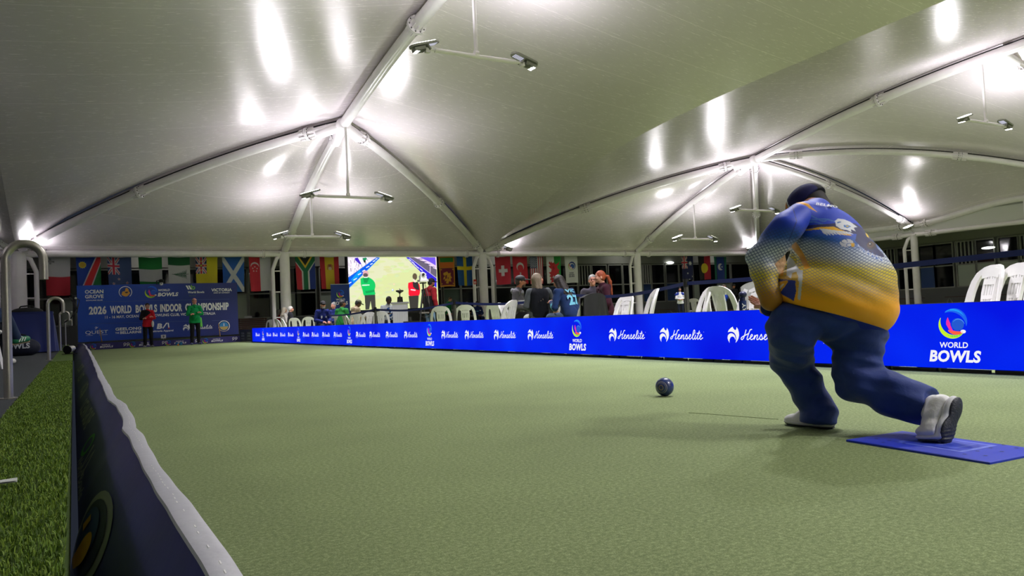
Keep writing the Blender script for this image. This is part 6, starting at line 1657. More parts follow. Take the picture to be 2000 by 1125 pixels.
# --- walkers on the right
(x, y), _ = spot(1327.5, 564.5, 41)
def ex_wb(root, up, H, P0, aj):
    W = Sdf(.014); W.cap(up(-.12, 0, .46), up(-.22, 0, .40), .09, k=.03); W.cap(up(.12, 0, .46), up(.22, 0, .40), .09, k=.03); W.build('blue_shoulder', fabric((30, 50, 140)), root)
person((x, y), -125, 'woman in a white top with blue shoulders and dark trousers, left of the belt post', skn='tan', top=(206, 206, 210), trou=(18, 24, 44), hair=(30, 22, 20), hairst='short', arms='belly', vox=.016, sc=.93, extra=ex_wb)
(x, y), _ = spot(1413, 557, 41.5)
person((x, y), -60, 'man in a blue top stretching one arm to the right, far behind the crossed chairs', skn='tan', top=(30, 60, 160), trou=(16, 16, 20), hair=(90, 76, 66), hairst='short', glasses=True, arms='down', armL=((-.42, .12, .32), (-.66, .20, .20)), vox=.016, sc=.97, wide=1.1)
(x, y), _ = spot(1432.5, 556, 42.5)
person((x, y), -110, 'person all in black with a cap beside the man stretching his arm', skn='tan', top=(18, 18, 20), trou=(14, 14, 16), hair=(20, 18, 18), cap=(14, 14, 16), arms='down', vox=.016, sc=.98)
(x, y), _ = spot(1443, 583, 26)
person((x, y), 20, 'person crouched on a low seat in black with bare forearm, left of the printed cooler', pose='sit', skn='tan', top=(20, 20, 24), trou=(18, 18, 22), hair=(24, 20, 20), arms='knee', vox=.013, lean=26, sc=.93, hpitch=15, sleeve=False)
(x, y), zz = spot(1517, 503, 9.6)
person((x, y), 42, 'seated person with long light brown hair and teal-blue top, hidden behind the bowling player', pose='sit', skn='light', top=(24, 50, 130), trou=(20, 96, 100), hair=(146, 112, 78), hairst='long', arms='lap', vox=.010, sc=.98)

# --- feet of the people seated outside the left edge
def leg_cross(sA=1):
    return {1: (V3(.10, .40, .62), V3(.02, .66, .36), V3(.1, 1, .12)), -1: (V3(-.13, .43, .51), V3(-.14, .42, .09), V3(0, 1, 0))}
ft = at(40, 662, z=9.0)
def shoe_stripes(root, up, H, P0, aj):
    an, tf = V3(.02, .66, .36), V3(.1, 1, .12); tf = tf/np.linalg.norm(tf)
    r = np.cross(tf, V3(0, 0, 1)); r /= np.linalg.norm(r)
    b = MB()
    for sg in (-1, 1):
        for k in range(3): c = an+tf*(.02+.035*k)+r*sg*.044+V3(0, 0, -.045); b.bar(c+V3(0, 0, -.022)-tf*.012, c+V3(0, 0, .022)+tf*.012, .004, .012, up=tuple(tf))
    b.build('stripe', M('stripe_white', (226, 226, 222), .5), root)
    b = MB(); b.tube([an+tf*t+V3(0, 0, -.086) for t in np.linspace(-.05, .19, 9)], .012, 8, flat=1); b.build('sole', M('gum_sole', (196, 170, 130), .7), root)
    b = MB()
    for k in range(5): c = an+tf*(.045+.022*k)+V3(0, 0, -.008-.010*k); b.tube([c-r*.03, c+V3(0, 0, .012), c+r*.03], .0065, 6)
    b.build('laces', M('laces_white', (232, 230, 222), .7), root)
fa = 52.; a = math.radians(fa); loc_ = (ft[0]-.76*math.cos(a), ft[1]-.76*math.sin(a))
person(loc_, fa, 'seated person in blue jeans with a green striped shoe at the left edge', pose='sit', top=(40, 44, 60), trou=(36, 52, 84), shoe=(22, 118, 76), hair=(60, 50, 44), arms='lap', legs=leg_cross(), z=GZ, vox=.011, extra=shoe_stripes)
f2 = at(27, 705, Z=GZ+.04); fa = 58.; a = math.radians(fa)
person((f2[0]-.58*math.cos(a)-.14*math.sin(a), f2[1]-.58*math.sin(a)+.14*math.cos(a)), fa, 'seated person with white shoes, mostly outside the left edge, nearer than the green shoe', pose='sit', top=(60, 60, 66), trou=(26, 28, 36), shoe=(222, 220, 210), hair=(60, 50, 44), arms='lap', z=GZ, vox=.011)
for (px_, pt_, dd, lb) in ((911, 591.5, 37, 'timber bench under the seated person in black'), (932, 590.5, 36, 'timber bench under the seated person in navy'), (1443, 583, 26, 'low timber bench under the crouched person in black'), (1517, 503, 9.6, 'timber bench under the long-haired person behind the bowling player')):
    (x, y), _ = spot(px_, pt_, dd); bench_plain(x, y, lb)
# seats under them
for (x, y), lb in ((loc_, 'white plastic chair under the person in jeans, outside the left edge'), ((f2[0]-.58*math.cos(a)-.14*math.sin(a), f2[1]-.58*math.sin(a)+.14*math.cos(a)), 'white plastic chair under the person with white shoes, outside the left edge')):
    o = copy_tree(chair0); o.location = (x, y, GZ); o.rotation_euler = (0, 0, math.radians(55)-math.pi/2); tag(o, lb, 'chair', 'white plastic chairs beside the dark path')
# ================================================================== THE BOWLING PLAYER AND THE MAT
# ---- mat
mc = (2.952, 1.785); ma = math.radians(-4.8)
mat = empty('bowling_mat', (mc[0], mc[1], 0), ma, label='bright blue ribbed rubber mat under the raised shoe of the bowling player', cat='mat')
b = MB(); hw_, hl_ = .172, .305
b.add([(x, y, z) for z in (0, .007) for x, y in ((-hw_, -hl_), (hw_, -hl_), (hw_, hl_), (-hw_, hl_))]+[(x*.975, y*.985, .009) for x, y in ((-hw_, -hl_), (hw_, -hl_), (hw_, hl_), (-hw_, hl_))],
      [(0, 3, 2, 1), (0, 1, 5, 4), (1, 2, 6, 5), (2, 3, 7, 6), (3, 0, 4, 7), (4, 5, 9, 8), (5, 6, 10, 9), (6, 7, 11, 10), (7, 4, 8, 11), (8, 9, 10, 11)])
mm = M('mat_blue', (20, 50, 190), .42)
nt = mm.node_tree; wv = nt.nodes.new('ShaderNodeTexWave'); wv.inputs['Scale'].default_value = 90; wv.bands_direction = 'Y'; tc = nt.nodes.new('ShaderNodeTexCoord'); nt.links.new(tc.outputs['Object'], wv.inputs['Vector'])
bp = nt.nodes.new('ShaderNodeBump'); bp.inputs['Strength'].default_value = .35; bp.inputs['Distance'].default_value = .002; nt.links.new(wv.outputs['Fac'], bp.inputs['Height']); nt.links.new(bp.outputs[0], nt.nodes['Principled BSDF'].inputs['Normal'])
b.build('rubber', mm, mat)
def mloc(px, py): p = at(px, py, Z=.009); dx, dy = p[0]-mc[0], p[1]-mc[1]; c_, s_ = math.cos(-ma), math.sin(-ma); return (dx*c_-dy*s_, dx*s_+dy*c_)
A = Art(lambda u, v, l: (u, v, .0092+l), .0003)
o_ = [mloc(*q) for q in ((1764, 873), (1838, 882), (1921, 862), (1854, 852))]; cx_, cy_ = sum(p[0] for p in o_)/4, sum(p[1] for p in o_)/4
def rr(f0, c): A.poly([(cx_+sx*.105*f0, cy_+sy*.145*f0) for sx, sy in ((-1, -1), (1, -1), (1, 1), (-1, 1))], c)
LBm, DBm = (84, 104, 210), (22, 52, 186)
rr(1., LBm); A.up(); rr(.84, DBm); A.up(); rr(.62, (66, 88, 204)); A.up(); rr(.5, (40, 66, 194)); A.up(); A.text('BOWLS', cx_, cy_-.015, .03, (120, 136, 220), width=.07, bold=.03)
A.build('print', mat)
A = Art(lambda u, v, l: (u, v, .0092+l), .0003)
for (px, py) in ((1745, 850), (1737, 860), (1752, 863), (1767, 849), (1787, 853), (1766, 866), (1712, 857), (1725, 864), (1921, 869), (1935, 875), (1909, 881), (1884, 887), (1925, 890), (1957, 882), (1960, 869), (1985, 875), (1873, 880), (1900, 872)):
    x, y = mloc(px, py); 
    for a in (0, 1.05, 2.1): A.stroke([(x-.009*math.cos(a), y-.009*math.sin(a)), (x+.009*math.cos(a), y+.009*math.sin(a))], .004, (12, 30, 120))
A.build('raised_marks', mat)

# ---- player
J = lambda px, py, z: at(px, py, z=z)
AXR = np.array([_R, _f, _U]).T
def EL(S, px, py, z, rx, ry, rz, k=.05, rot=0., sub=False):
    s = z/1486; R = AXR
    if rot: 
        c_, s_ = math.cos(math.radians(rot)), math.sin(math.radians(rot)); R = np.array([_R*c_+_U*s_, _f, -_R*s_+_U*c_]).T
    S.ell(J(px, py, z), (rx*s, rz, ry*s), R, k, sub)
def CP(S, a, b_, ra, rb, k=.03, **q): S.cap(J(*a), J(*b_), ra, rb, k=k, **q)
shoL, elbL, wriL = (1550, 434, 3.46), (1485, 506, 3.50), (1503, 597, 3.48)
shoR, elbR, wriR = (1600, 440, 3.85), (1560, 520, 4.00), (1516, 595, 4.04)
pel = (1630, 622, 3.45)
hipL, kneL, ankL = (1575, 632, 3.42), (1550, 706, 3.66), (1594, 806, 3.60)
hipR, kneR, ankR = (1672, 638, 3.52), (1672, 752, 3.42), (1822, 800, 3.20)
hd = J(1583, 414, 3.80)
heelL, toeL = at(1626, 836, Z=0.), at(1553, 829, Z=0.)
# body, one surface
B = Sdf(.006)
EL(B, 1630, 606, 3.45, 70, 32, .10); CP(B, (1632, 560, 3.48), (1604, 465, 3.62), .15, .12, .04); CP(B, (1572, 446, 3.56), (1600, 446, 3.74), .04, .04); 
CP(B, (1590, 430, 3.68), (1586, 408, 3.74), .06, .055, .02)
for s_, e_, w_ in ((shoL, elbL, wriL), (shoR, elbR, wriR)): CP(B, s_, e_, .042, .038, .02); CP(B, e_, w_, .038, .027, .01)
for h_, k_, a_ in ((hipL, kneL, ankL), (hipR, kneR, ankR)): CP(B, h_, k_, .072, .055, .02); CP(B, k_, a_, .052, .040)
# hands
wl = J(*wriL); dl = J(1500, 622, 3.62)-wl
hand(B, wl, dl, -_f*.9-_R*.3, side=1, curl=.9, sc=1.0)
wr = J(*wriR); dr = J(1466, 591, 4.10)-wr
hand(B, wr, dr, -_U+.5*_f, side=-1, curl=.35, sc=.92)
fw = V3(-.10, .80, -.58); fw /= np.linalg.norm(fw); rt = np.cross(fw, V3(0, 0, 1)); rt /= np.linalg.norm(rt); HU = np.cross(rt, fw); HR = np.array([rt, fw, HU]).T
head(B, hd, HR)
player = B.build('person', skin('light')); tag(player, 'bowling player bent forward in a blue and yellow shirt, rear heel raised', 'person')
b = MB(); HP = lambda x, y, zz: hd+HR @ V3(x, y, zz)
for s in (-1, 1): b.ell(HP(s*.031, .083, .014), (.013, .009, .008), 8, R=HR)
b.build('eye', M('eye_dark', (40, 30, 28), .3), player, smooth=True)
b = MB(); b.ell(HP(0, .088, -.052), (.024, .010, .006), 8, R=HR); b.build('mouth', M('lips', (150, 82, 76), .5), player, smooth=True)
# ---- shirt
T = Sdf(.0036)
EL(T, 1636, 586, 3.44, 110, 64, .215, k=.03, rot=-12)
EL(T, 1660, 545, 3.45, 86, 72, .20, k=.05, rot=-30)
EL(T, 1682, 606, 3.44, 58, 54, .17, k=.04)
EL(T, 1560, 560, 3.46, 46, 40, .13, k=.04)
EL(T, 1636, 500, 3.50, 90, 62, .18, k=.05, rot=-35)
EL(T, 1612, 455, 3.58, 72, 50, .17, k=.05, rot=-28)
CP(T, (1566, 424, 3.52), (1612, 426, 3.80), .070, .070, .04)
CP(T, (1596, 412, 3.68), (1596, 416, 3.76), .066, .060, .03)
CP(T, shoR, elbR, .08, .065, .03); CP(T, elbR, (1515, 586, 4.02), .06, .05, .02)
# hem
h0, h1 = J(1500, 579, 3.45), J(1733, 645, 3.42); n_ = np.cross(h1-h0, _f+.0*_U); n_ = n_ if n_[2] < 0 else -n_
armlow = J(1500, 575, 3.47)
T.cut(J(1520, 590, 3.5), n_*1.0)
def warp(X, Y, Z):
    d = np.sqrt((X-J(1500, 510, 3.54)[0])**2+(Y-J(1500, 510, 3.54)[1])**2+(Z-J(1500, 510, 3.54)[2])**2)
    arm = np.exp(-(d/.20)**2)
    return .0028*np.sin(30*Z-14*Y+3*np.sin(12*X))*np.cos(8*Y+5*X)*np.clip((Z-.58)/.12,0,1)+.006*arm*np.sin(62*Z+25*Y+2*np.sin(25*X))+.0022*np.sin(70*Z+30*X*1.0-25*Y)*np.exp(-((Z-.62)/.10)**2)
T.warp = warp
TS = Sdf(.0036); CP(TS, (1560, 426, 3.50), (1536, 446, 3.46), .066, .070, .02); CP(TS, (1536, 446, 3.46), elbL, .070, .062, .02); CP(TS, elbL, (1506, 584, 3.44), .062, .052, .015); TS.warp = warp
me = T.mesh('shirt'); me2 = TS.mesh('sleeve')
def colour_cloth(me, sleeve_only):
    global n, co, PX, PY, C, sleeve
    # printed pattern of the cloth
    n = len(me.vertices); co = np.empty(n*3, np.float32); me.vertices.foreach_get('co', co); co = co.reshape(-1, 3).astype(float)
    d = co-CAM; zz = d @ _f; PX = 1000+F*(d @ _R)/zz; PY = 562.5-F*(d @ _U)/zz
    def pip(poly, X=None, Y=None):
        X = PX if X is None else X; Y = PY if Y is None else Y; ins = np.zeros(X.shape, bool); m_ = len(poly)
        for i in range(m_):
            x0_, y0_ = poly[i]; x1_, y1_ = poly[(i+1) % m_]
            if y0_ == y1_: continue
            ins ^= ((y0_ > Y) != (y1_ > Y)) & (X < (x1_-x0_)*(Y-y0_)/(y1_-y0_)+x0_)
        return ins
    def c3(*pts): return [(1430+x/3.75, 340+y/3.75) for x, y in pts]
    C_blue, C_lt, C_yel, C_gold, C_line = [np.array(lin(q)) for q in ((14, 60, 196), (206, 216, 230), (236, 212, 44), (255, 176, 0), (24, 56, 120))]
    sleeve = np.full(n, sleeve_only)
    tt = np.where(sleeve, (PY-(452+.0*PX)), (PY-458)+.16*(PX-1600)*-1-.0006*(PX-1620)**2*-1)    # distance down the cloth
    def ramp(t, stops):
        out = np.zeros((len(t), 3)); 
        for i in range(3): out[:, i] = np.interp(t, [s[0] for s in stops], [s[1][i] for s in stops])
        return out
    col_t = ramp(tt, [(-14, C_blue), (8, np.array(lin((44, 104, 190)))), (24, C_lt), (40, C_lt*.9+C_yel*.1), (58, C_yel), (95, np.array(lin((206, 164, 24)))), (130, C_gold)])
    col_s = ramp(tt, [(-10, C_blue), (12, np.array(lin((40, 90, 180)))), (36, C_lt), (56, C_lt), (84, C_yel*.85), (120, np.array(lin((176, 124, 12)))), (150, np.array(lin((150, 96, 8))))])
    C = np.where(sleeve[:, None], col_s, col_t)
    # net of diamonds: two sets of lines given as running numbers, drawn by the material
    U = np.where(sleeve, (PX+.35*PY)/8.6, (PX+.10*PY)/9.4)
    W = np.where(sleeve, (PY-.30*(PX-1480))/7.0, (PY-.06*(PX-1600)+.0016*(PX-1630)**2)/5.6)
    st = np.where(sleeve, np.interp(tt, [-14, 6, 30, 100, 135], [0, .8, 1, .8, 0]), np.interp(tt, [-6, 10, 24, 70, 100, 125], [0, .7, .95, .7, .4, 0]))
    PA = np.stack([(U+W)*.9, (U-W)*.9, st], 1)
    def paint(poly, c): m_ = pip(poly) & ~sleeve; C[m_] = lin(c); PA[m_, 2] = 0
    # pale blue swirls on the upper back
    for pts in (c3((470, 290), (560, 330), (680, 330), (760, 350)), c3((480, 330), (560, 300), (660, 345), (700, 330)), c3((500, 360), (600, 350), (680, 375))):
        q = bez(*pts, n=8)
        for a_, b2 in zip(q[:-1], q[1:]):
            dx, dy = b2[0]-a_[0], b2[1]-a_[1]; t_ = np.clip(((PX-a_[0])*dx+(PY-a_[1])*dy)/(dx*dx+dy*dy+1e-9), 0, 1); m_ = (PX-a_[0]-t_*dx)**2+(PY-a_[1]-t_*dy)**2 < 1.3**2; C[m_ & ~sleeve] = lin((60, 110, 190))
    paint(c3((400, 438), (432, 448), (482, 515), (530, 596), (572, 688), (532, 697), (490, 605), (440, 545), (394, 505)), (226, 152, 10))
    paint(c3((397, 500), (380, 570), (362, 650), (352, 745), (372, 748), (386, 650), (404, 560), (410, 520)), (214, 140, 10))
    paint(c3((405, 600), (440, 618), (492, 700), (518, 704), (516, 760), (500, 925), (478, 915), (490, 800), (470, 720), (430, 765), (398, 742)), (206, 206, 206))
    paint(c3((440, 725), (470, 715), (486, 760), (450, 780), (430, 770)), (200, 160, 40))
    paint(c3((330, 765), (462, 780), (470, 850), (452, 930), (380, 890), (300, 840)), (18, 44, 150)); paint(c3((308, 815), (340, 790), (404, 776), (410, 790), (352, 866), (330, 860)), (228, 164, 30)); paint(c3((330, 840), (372, 800), (380, 806), (340, 858)), (230, 226, 214))
    paint(c3((428, 208), (500, 198), (560, 218), (622, 278), (556, 246), (490, 216)), (228, 160, 16))
    # eagle print
    DK = (22, 24, 86)
    paint(c3((520, 378), (600, 372), (700, 366), (820, 350), (900, 360), (960, 400), (1010, 460), (1066, 545), (1112, 590), (1112, 612), (1040, 590), (980, 560), (930, 520), (900, 490), (912, 440), (850, 430), (760, 400), (640, 392), (540, 400)), DK)
    paint(c3((505, 400), (560, 402), (640, 388), (740, 384), (830, 420), (880, 452), (800, 444), (700, 404), (600, 408), (540, 416)), (232, 176, 20))
    for k in range(9): x = 640+k*24; paint(c3((x, 396+k*3), (x+30, 402+k*3), (x+62, 452-k), (x+34, 438)), (214, 216, 222))
    paint(c3((752, 345), (775, 326), (820, 332), (862, 348), (918, 388), (890, 392), (905, 420), (870, 404), (872, 424), (840, 410), (800, 404), (762, 380)), (220, 222, 226))
    paint(c3((815, 372), (850, 372), (872, 384), (846, 396), (820, 388)), (60, 120, 190)); paint(c3((830, 378), (862, 378), (842, 390)), (226, 190, 30)); paint(c3((770, 350), (800, 346), (796, 354), (772, 360)), (60, 110, 180))
    for cx_, cy_, r_, cc in ((838, 506, 56, (50, 90, 160)), (838, 506, 50, (206, 206, 216)), (820, 490, 26, (50, 90, 160)), (822, 492, 20, (214, 214, 220)), (856, 520, 22, (60, 100, 170)), (858, 520, 17, (214, 214, 220))):
        m_ = ((PX-1430-cx_/3.75)/(r_/3.75))**2+((PY-340-cy_/3.75)/(r_*.62/3.75))**2 < 1; C[m_] = lin(cc); PA[m_, 2] = 0
    paint(c3((868, 506), (895, 505), (898, 530), (876, 534)), (232, 176, 20))
    zg = [(920, 505)]; 
    for k in range(12): zg.append((932+k*16, 528+k*8+(22 if k % 2 else -4)))
    paint(c3(*(zg+[(1112, 640), (1070, 628), (1020, 605), (970, 575), (930, 545)])), (50, 96, 180)); paint(c3(*([(a_, b2+5) for a_, b2 in zg]+[(x, y+14) for x, y in zg[::-1]])), (214, 220, 230))
    for cx_, cy_, rx_, ry_, cc in ((1020, 522, 36, 30, (40, 34, 44)), (1016, 517, 24, 20, (96, 66, 52)), (1012, 513, 12, 11, (20, 18, 22)), (1009, 511, 4, 4, (235, 235, 235))):
        m_ = ((PX-1430-cx_/3.75)/(rx_/3.75))**2+((PY-340-cy_/3.75)/(ry_/3.75))**2 < 1; C[m_ & ~sleeve] = lin(cc); PA[m_ & ~sleeve, 2] = 0
    paint(c3((975, 430), (995, 440), (1002, 470), (985, 455)), (226, 190, 40))
    # shoulder seam of the raglan sleeve and the darker side of the collar
    for a_, b2 in (((1548, 404), (1556, 432)), ((1556, 432), (1541, 470))):
        dx, dy = b2[0]-a_[0], b2[1]-a_[1]; t_ = np.clip(((PX-a_[0])*dx+(PY-a_[1])*dy)/(dx*dx+dy*dy), 0, 1); m_ = (PX-a_[0]-t_*dx)**2+(PY-a_[1]-t_*dy)**2 < .8; C[m_] = lin((12, 34, 120))
    ca = me.color_attributes.new('Col', 'FLOAT_COLOR', 'POINT'); cc4 = np.ones((n, 4), np.float32); cc4[:, :3] = C; ca.data.foreach_set('color', cc4.ravel())
    pa = me.attributes.new('Pat', 'FLOAT_VECTOR', 'POINT'); pa.data.foreach_set('vector', PA.astype(np.float32).ravel())
def shirt_mat():
    m = attr_mat('shirt_print', .55, bump=.25, bscale=18, sheen=.1); N = m.node_tree.nodes; L = m.node_tree.links; bs = N['Principled BSDF']
    if 'net' in N: return m
    at_ = N.new('ShaderNodeAttribute'); at_.attribute_name = 'Pat'; at_.name = 'net'; sp = N.new('ShaderNodeSeparateXYZ'); L.new(at_.outputs['Vector'], sp.inputs[0])
    def mt(op, a_, b_=None):
        q = N.new('ShaderNodeMath'); q.operation = op
        for i_, v_ in enumerate((a_, b_)):
            if v_ is None: continue
            if isinstance(v_, (int, float)): q.inputs[i_].default_value = v_
            else: L.new(v_, q.inputs[i_])
        return q.outputs[0]
    ds = [mt('ABSOLUTE', mt('SUBTRACT', mt('FRACT', sp.outputs[k]), .5)) for k in (0, 1)]
    dm = mt('MINIMUM', ds[0], ds[1])
    mr = N.new('ShaderNodeMapRange'); mr.inputs['From Min'].default_value = .09; mr.inputs['From Max'].default_value = .16; mr.inputs['To Min'].default_value = 1; mr.inputs['To Max'].default_value = 0; L.new(dm, mr.inputs['Value'])
    fac = mt('MULTIPLY', mr.outputs[0], sp.outputs[2])
    col = [l for l in L if l.to_socket == bs.inputs['Base Color']][0].from_socket
    mx = N.new('ShaderNodeMix'); mx.data_type = 'RGBA'; mx.inputs[7].default_value = (*lin((26, 62, 128)), 1)
    L.new(mt('MULTIPLY', fac, .86), mx.inputs[0]); L.new(col, mx.inputs[6]); L.new(mx.outputs[2], bs.inputs['Base Color'])
    return m
colour_cloth(me2, True); colour_cloth(me, False)
link_mesh('sleeve', me2, shirt_mat(), player, smooth=True)
shirt = link_mesh('shirt', me, shirt_mat(), player, smooth=True)
# name across the shoulders, laid on the cloth
bvh = BVHTree.FromPolygons([tuple(v) for v in co], [tuple(p.vertices) for p in me.polygons])
def lay(name, txt, a_, b2, h_px, c, parent, curve=0.):
    vs, fs = text_mesh(txt, .02, .1); vs = vs.copy(); x0_, x1_ = vs[:, 0].min(), vs[:, 0].max(); out = []; 
    for vx, vy, _z in vs:
        t_ = (vx-x0_)/(x1_-x0_); hh = vy/.73*h_px; dx, dy = b2[0]-a_[0], b2[1]-a_[1]; l_ = math.hypot(dx, dy)
        px = a_[0]+dx*t_+dy/l_*hh+0*curve; py = a_[1]+dy*t_-dx/l_*hh+curve*math.sin(math.pi*t_)
        r_ = ray(px, py); hit = bvh.ray_cast(Vector(CAM), Vector(r_))
        p = hit[0]+hit[1]*.0075*(1 if hit[1].dot(Vector(r_)) < 0 else -1) if hit[0] is not None else Vector(J(px, py, 3.6))
        out.append(tuple(p))
    fs2 = fs
    m2 = MB(); m2.add(out, fs2); return m2.build(name, M('print_%d' % c[0], c, .5), parent, fix=False)
lay('lettering', 'BELMO', (1592, 402.5), (1636, 409), 4.8, (222, 224, 230), shirt)
W = Sdf(.006); EL(W, 1636, 590, 3.44, 104, 60, .19, k=.03, rot=-12); EL(W, 1680, 612, 3.44, 55, 50, .165, k=.03); W.cut(J(1520, 590, 3.5)+n_/np.linalg.norm(n_)*.028, n_); W.cut(J(1520, 590, 3.5)-n_/np.linalg.norm(n_)*.05, -n_); W.build('undershirt', M('under_blue', (14, 40, 140), .7), player)['label'] = 'dark blue undershirt showing below the hem'
# cuffs and belt tag
W = Sdf(.006); CP(W, (1508, 580, 3.46), (1502, 602, 3.48), .050, .038); W.build('cuff', fabric((20, 34, 92)), player)
W = Sdf(.006); CP(W, (1530, 580, 4.02), (1520, 595, 4.04), .046, .036); W.build('cuff', fabric((20, 44, 150)), player)
# ---- trousers
L_ = Sdf(.006)
EL(L_, 1614, 624, 3.44, 104, 34, .155, k=.03, rot=-10); EL(L_, 1668, 648, 3.46, 58, 50, .16, k=.02)
EL(L_, 1552, 636, 3.44, 50, 50, .13, k=.03); EL(L_, 1612, 640, 3.46, 36, 20, .12, k=.015); EL(L_, 1612, 650, 3.46, 16, 12, .10, k=.015)
CP(L_, (1545, 650, 3.44), (1545, 702, 3.62), .105, .098, .02); CP(L_, (1546, 702, 3.62), (1592, 790, 3.60), .098, .080, .02); CP(L_, (1592, 790, 3.60), (1600, 814, 3.57), .080, .086, .02)
CP(L_, (1672, 655, 3.46), (1676, 738, 3.42), .122, .103, .02); CP(L_, (1678, 742, 3.42), (1740, 770, 3.32), .106, .094, .02); CP(L_, (1740, 770, 3.32), (1812, 794, 3.22), .094, .086, .02)
L_.cut(J(1598, 822, 3.6), V3(0, .1, -1)); q0, q1 = J(1745, 775, 3.32), J(1814, 796, 3.21); L_.cut(q1, (q1-q0))
def warp(X, Y, Z):
    return (.006*np.sin(40*Z+24*Y+2.5*np.sin(14*X))*np.cos(7*X-5*Y)+.0035*np.abs(np.sin(31*Z-22*Y+1.7*np.sin(19*Z)+6*X)))+.007*np.sin(28*Z-40*Y+3*X)*np.exp(-((Z-.22)/.14)**2)+.0025*np.sin(85*Z+30*X)
L_.warp = warp
L_.build('trousers', M('trouser_navy', (13, 47, 120), .7, noise=.08, nscale=8, bump=.2, bscale=40, sheen=.1), player)
W = Sdf(.003); 
p_ = J(1536, 582, 3.30); b = MB()
bt = BVHTree.FromPolygons([tuple(v.co) for v in player.children[-1].data.vertices], [tuple(p.vertices) for p in player.children[-1].data.polygons])
hit = bt.ray_cast(Vector(CAM), Vector(ray(1536, 582.5)))
if hit[0] is not None:
    nn = np.array(hit[1]); nn = nn if nn @ _f < 0 else -nn; c0 = np.array(hit[0])
    b.cyl(c0-nn*.004, c0+nn*.006, .013, n=20); b.build('badge', M('badge_pale', (170, 166, 140), .4), player); b = MB(); b.cyl(c0+nn*.006, c0+nn*.008, .008, n=16); b.build('badge_centre', M('badge_dark', (110, 106, 84), .4), player)
# ---- shoes
UP = V3(0, 0, 1)
heelL, toeL = V3(3.035, 2.335, 0), V3(3.02, 2.605, 0)
fd = toeL-heelL; fl = np.linalg.norm(fd); fd /= fl; sd = np.cross(fd, UP)
PL = lambda a_, s2, z_: heelL+fd*a_+sd*s2+UP*z_
RL = np.array([sd, fd, UP]).T
S_ = Sdf(.004)
S_.cap(PL(.035, 0, .045), PL(.06, 0, .065), .034, .030, k=.02); S_.cap(PL(.04, 0, .04), PL(fl*.6, 0, .034), .036, .040, k=.03); S_.ell(PL(fl*.72, .0, .026), (.044, .07, .030), RL, k=.02); S_.cap(PL(.08, 0, .075), PL(.15, 0, .048), .032, .028, k=.03)
S_.cut(PL(0, 0, .020), -UP); S_.build('shoe', M('shoe_white', (222, 222, 220), .5, bump=.2, bscale=60), player)
S_ = Sdf(.004); S_.ell(PL(.055, 0, .020), (.040, .058, .018), RL, k=.02); S_.ell(PL(fl*.45, 0, .018), (.038, .09, .015), RL, k=.02); S_.ell(PL(fl*.70, 0, .018), (.048, .078, .015), RL, k=.02); S_.cut(PL(0, 0, .009), -UP); S_.build('midsole', M('sole_white', (206, 206, 208), .5), player)
S_ = Sdf(.003); S_.ell(PL(.055, 0, .010), (.039, .056, .012), RL, k=.02); S_.ell(PL(fl*.70, 0, .010), (.045, .074, .010), RL, k=.02); S_.cut(PL(0, 0, .010), UP); S_.cut(PL(0, 0, .001), -UP); S_.build('outsole', M('sole_dark', (52, 54, 58), .6), player)
# raised rear shoe: ball and toe on the mat, heel up, sole turned back
ball = V3(3.00, 1.800, .045); heel = J(1861, 792, 3.07); tip = V3(2.985, 1.885, .032)
sl = heel-ball; lf = np.linalg.norm(sl); sl /= lf; lat = V3(1, 0, 0)-sl*sl[0]; lat /= np.linalg.norm(lat); sn = np.cross(lat, sl); sn = sn if sn[1] < 0 else -sn
RS = np.array([lat, sn, sl]).T; tv = tip-ball; tv /= np.linalg.norm(tv); RT_ = np.array([V3(1, 0, 0), tv, np.cross(V3(1, 0, 0), tv)]).T
mx_ = lambda t: ball+(heel-ball)*t
S_ = Sdf(.004)
S_.cap(heel-sn*.040, mx_(.55)-sn*.042, .038, .036, k=.03); S_.cap(mx_(.55)-sn*.042, mx_(.1)-sn*.035, .036, .040, k=.03); S_.ell(ball+(tip-ball)*.55+UP*.012, (.044, .062, .032), RT_, k=.03)
S_.cap(heel-sn*.062-sl*.01, J(1826, 790, 3.16), .034, .040, k=.03); S_.cap(mx_(.45)-sn*.07, J(1816, 806, 3.17), .03, .036, k=.03)
S_.warp = lambda X, Y, Z: .0014*np.sin(170*Z+25*Y)*np.clip((.12-Z)/.04, 0, 1)
S_.cut(mx_(.5)-sn*.012, sn); S_.cut(tip-UP*.022, -UP); S_.build('shoe', M('shoe_white', (222, 222, 220), .5), player)
S_ = Sdf(.004); S_.ell(mx_(.88), (.041, .020, .055), RS, k=.02); S_.ell(mx_(.5), (.037, .020, .085), RS, k=.02); S_.ell(mx_(.12), (.046, .020, .06), RS, k=.02); S_.ell(ball+(tip-ball)*.5-UP*.008, (.048, .068, .016), RT_, k=.015); S_.cut(V3(0, 0, .012), -UP); S_.build('midsole', M('sole_white', (206, 206, 208), .5), player)
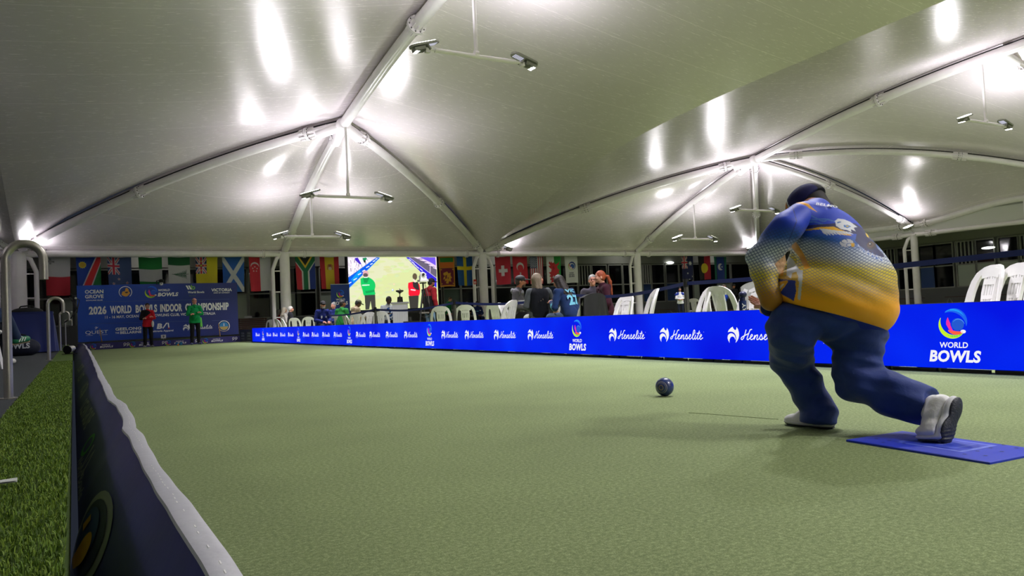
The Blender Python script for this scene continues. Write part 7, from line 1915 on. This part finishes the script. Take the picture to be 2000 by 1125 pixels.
S_ = Sdf(.003); S_.ell(mx_(.88)+sn*.016, (.038, .014, .052), RS, k=.012); S_.ell(mx_(.5)+sn*.013, (.028, .012, .085), RS, k=.015); S_.ell(mx_(.12)+sn*.014, (.045, .014, .058), RS, k=.015); S_.ell(ball+(tip-ball)*.45-UP*.022, (.046, .066, .010), RT_, k=.01)
S_.warp = lambda X, Y, Z: .0010*np.sin(420*Z+60*Y)*np.clip((.09-Z)/.03, 0, 1)
S_.cut(V3(0, 0, .0095), -UP); S_.build('outsole', M('rubber_sole', (34, 38, 48), .55, bump=.4, bscale=90), player)
# ---- cap and hair
W = Sdf(.005); W.ell(HP(0, -.014, .030), (.082, .096, .080), HR, k=.01); W.ell(HP(0, -.055, -.035), (.074, .05, .06), HR, k=.02); W.ell(HP(0, .085, -.035), (.09, .08, .08), HR, sub=True, k=.01); W.build('hair', M('hair_dark', (26, 20, 18), .7), player)
W = Sdf(.0045); W.ell(HP(0, -.012, .050), (.094, .110, .088), HR, k=.01); W.cut(HP(0, 0, .022), HR @ V3(0, -.22, -1)); W.ell(HP(0, .125, .050), (.070, .075, .010), HR, k=.008); W.ell(HP(0, -.01, .139), (.011, .011, .008), HR, k=.004)
me = W.mesh('cap'); n = len(me.vertices); cv_ = np.empty(n*3, np.float32); me.vertices.foreach_get('co', cv_); lc = (cv_.reshape(-1, 3)-hd) @ HR
C2 = np.tile(np.array(lin((20, 22, 84))), (n, 1)); ang = np.degrees(np.arctan2(-lc[:, 0], lc[:, 1]-.0))       # angle round the head from the front towards the left ear
q_ = lc[:, 1]+.0
C2[(q_ > .030) & (q_ < .038)] = lin((220, 220, 224)); C2[(q_ > .042) & (q_ < .062)] = lin((206, 130, 60)); C2[(q_ > .062)] = lin((20, 22, 60)); C2[(lc[:, 1] < -.05) & (lc[:, 0] > -.03)] = lin((12, 12, 16))
ca = me.color_attributes.new('Col', 'FLOAT_COLOR', 'POINT'); cc4 = np.ones((n, 4), np.float32); cc4[:, :3] = C2; ca.data.foreach_set('color', cc4.ravel())
link_mesh('cap', me, attr_mat('cap_cloth', .8, bump=.2, bscale=120), player, smooth=True)
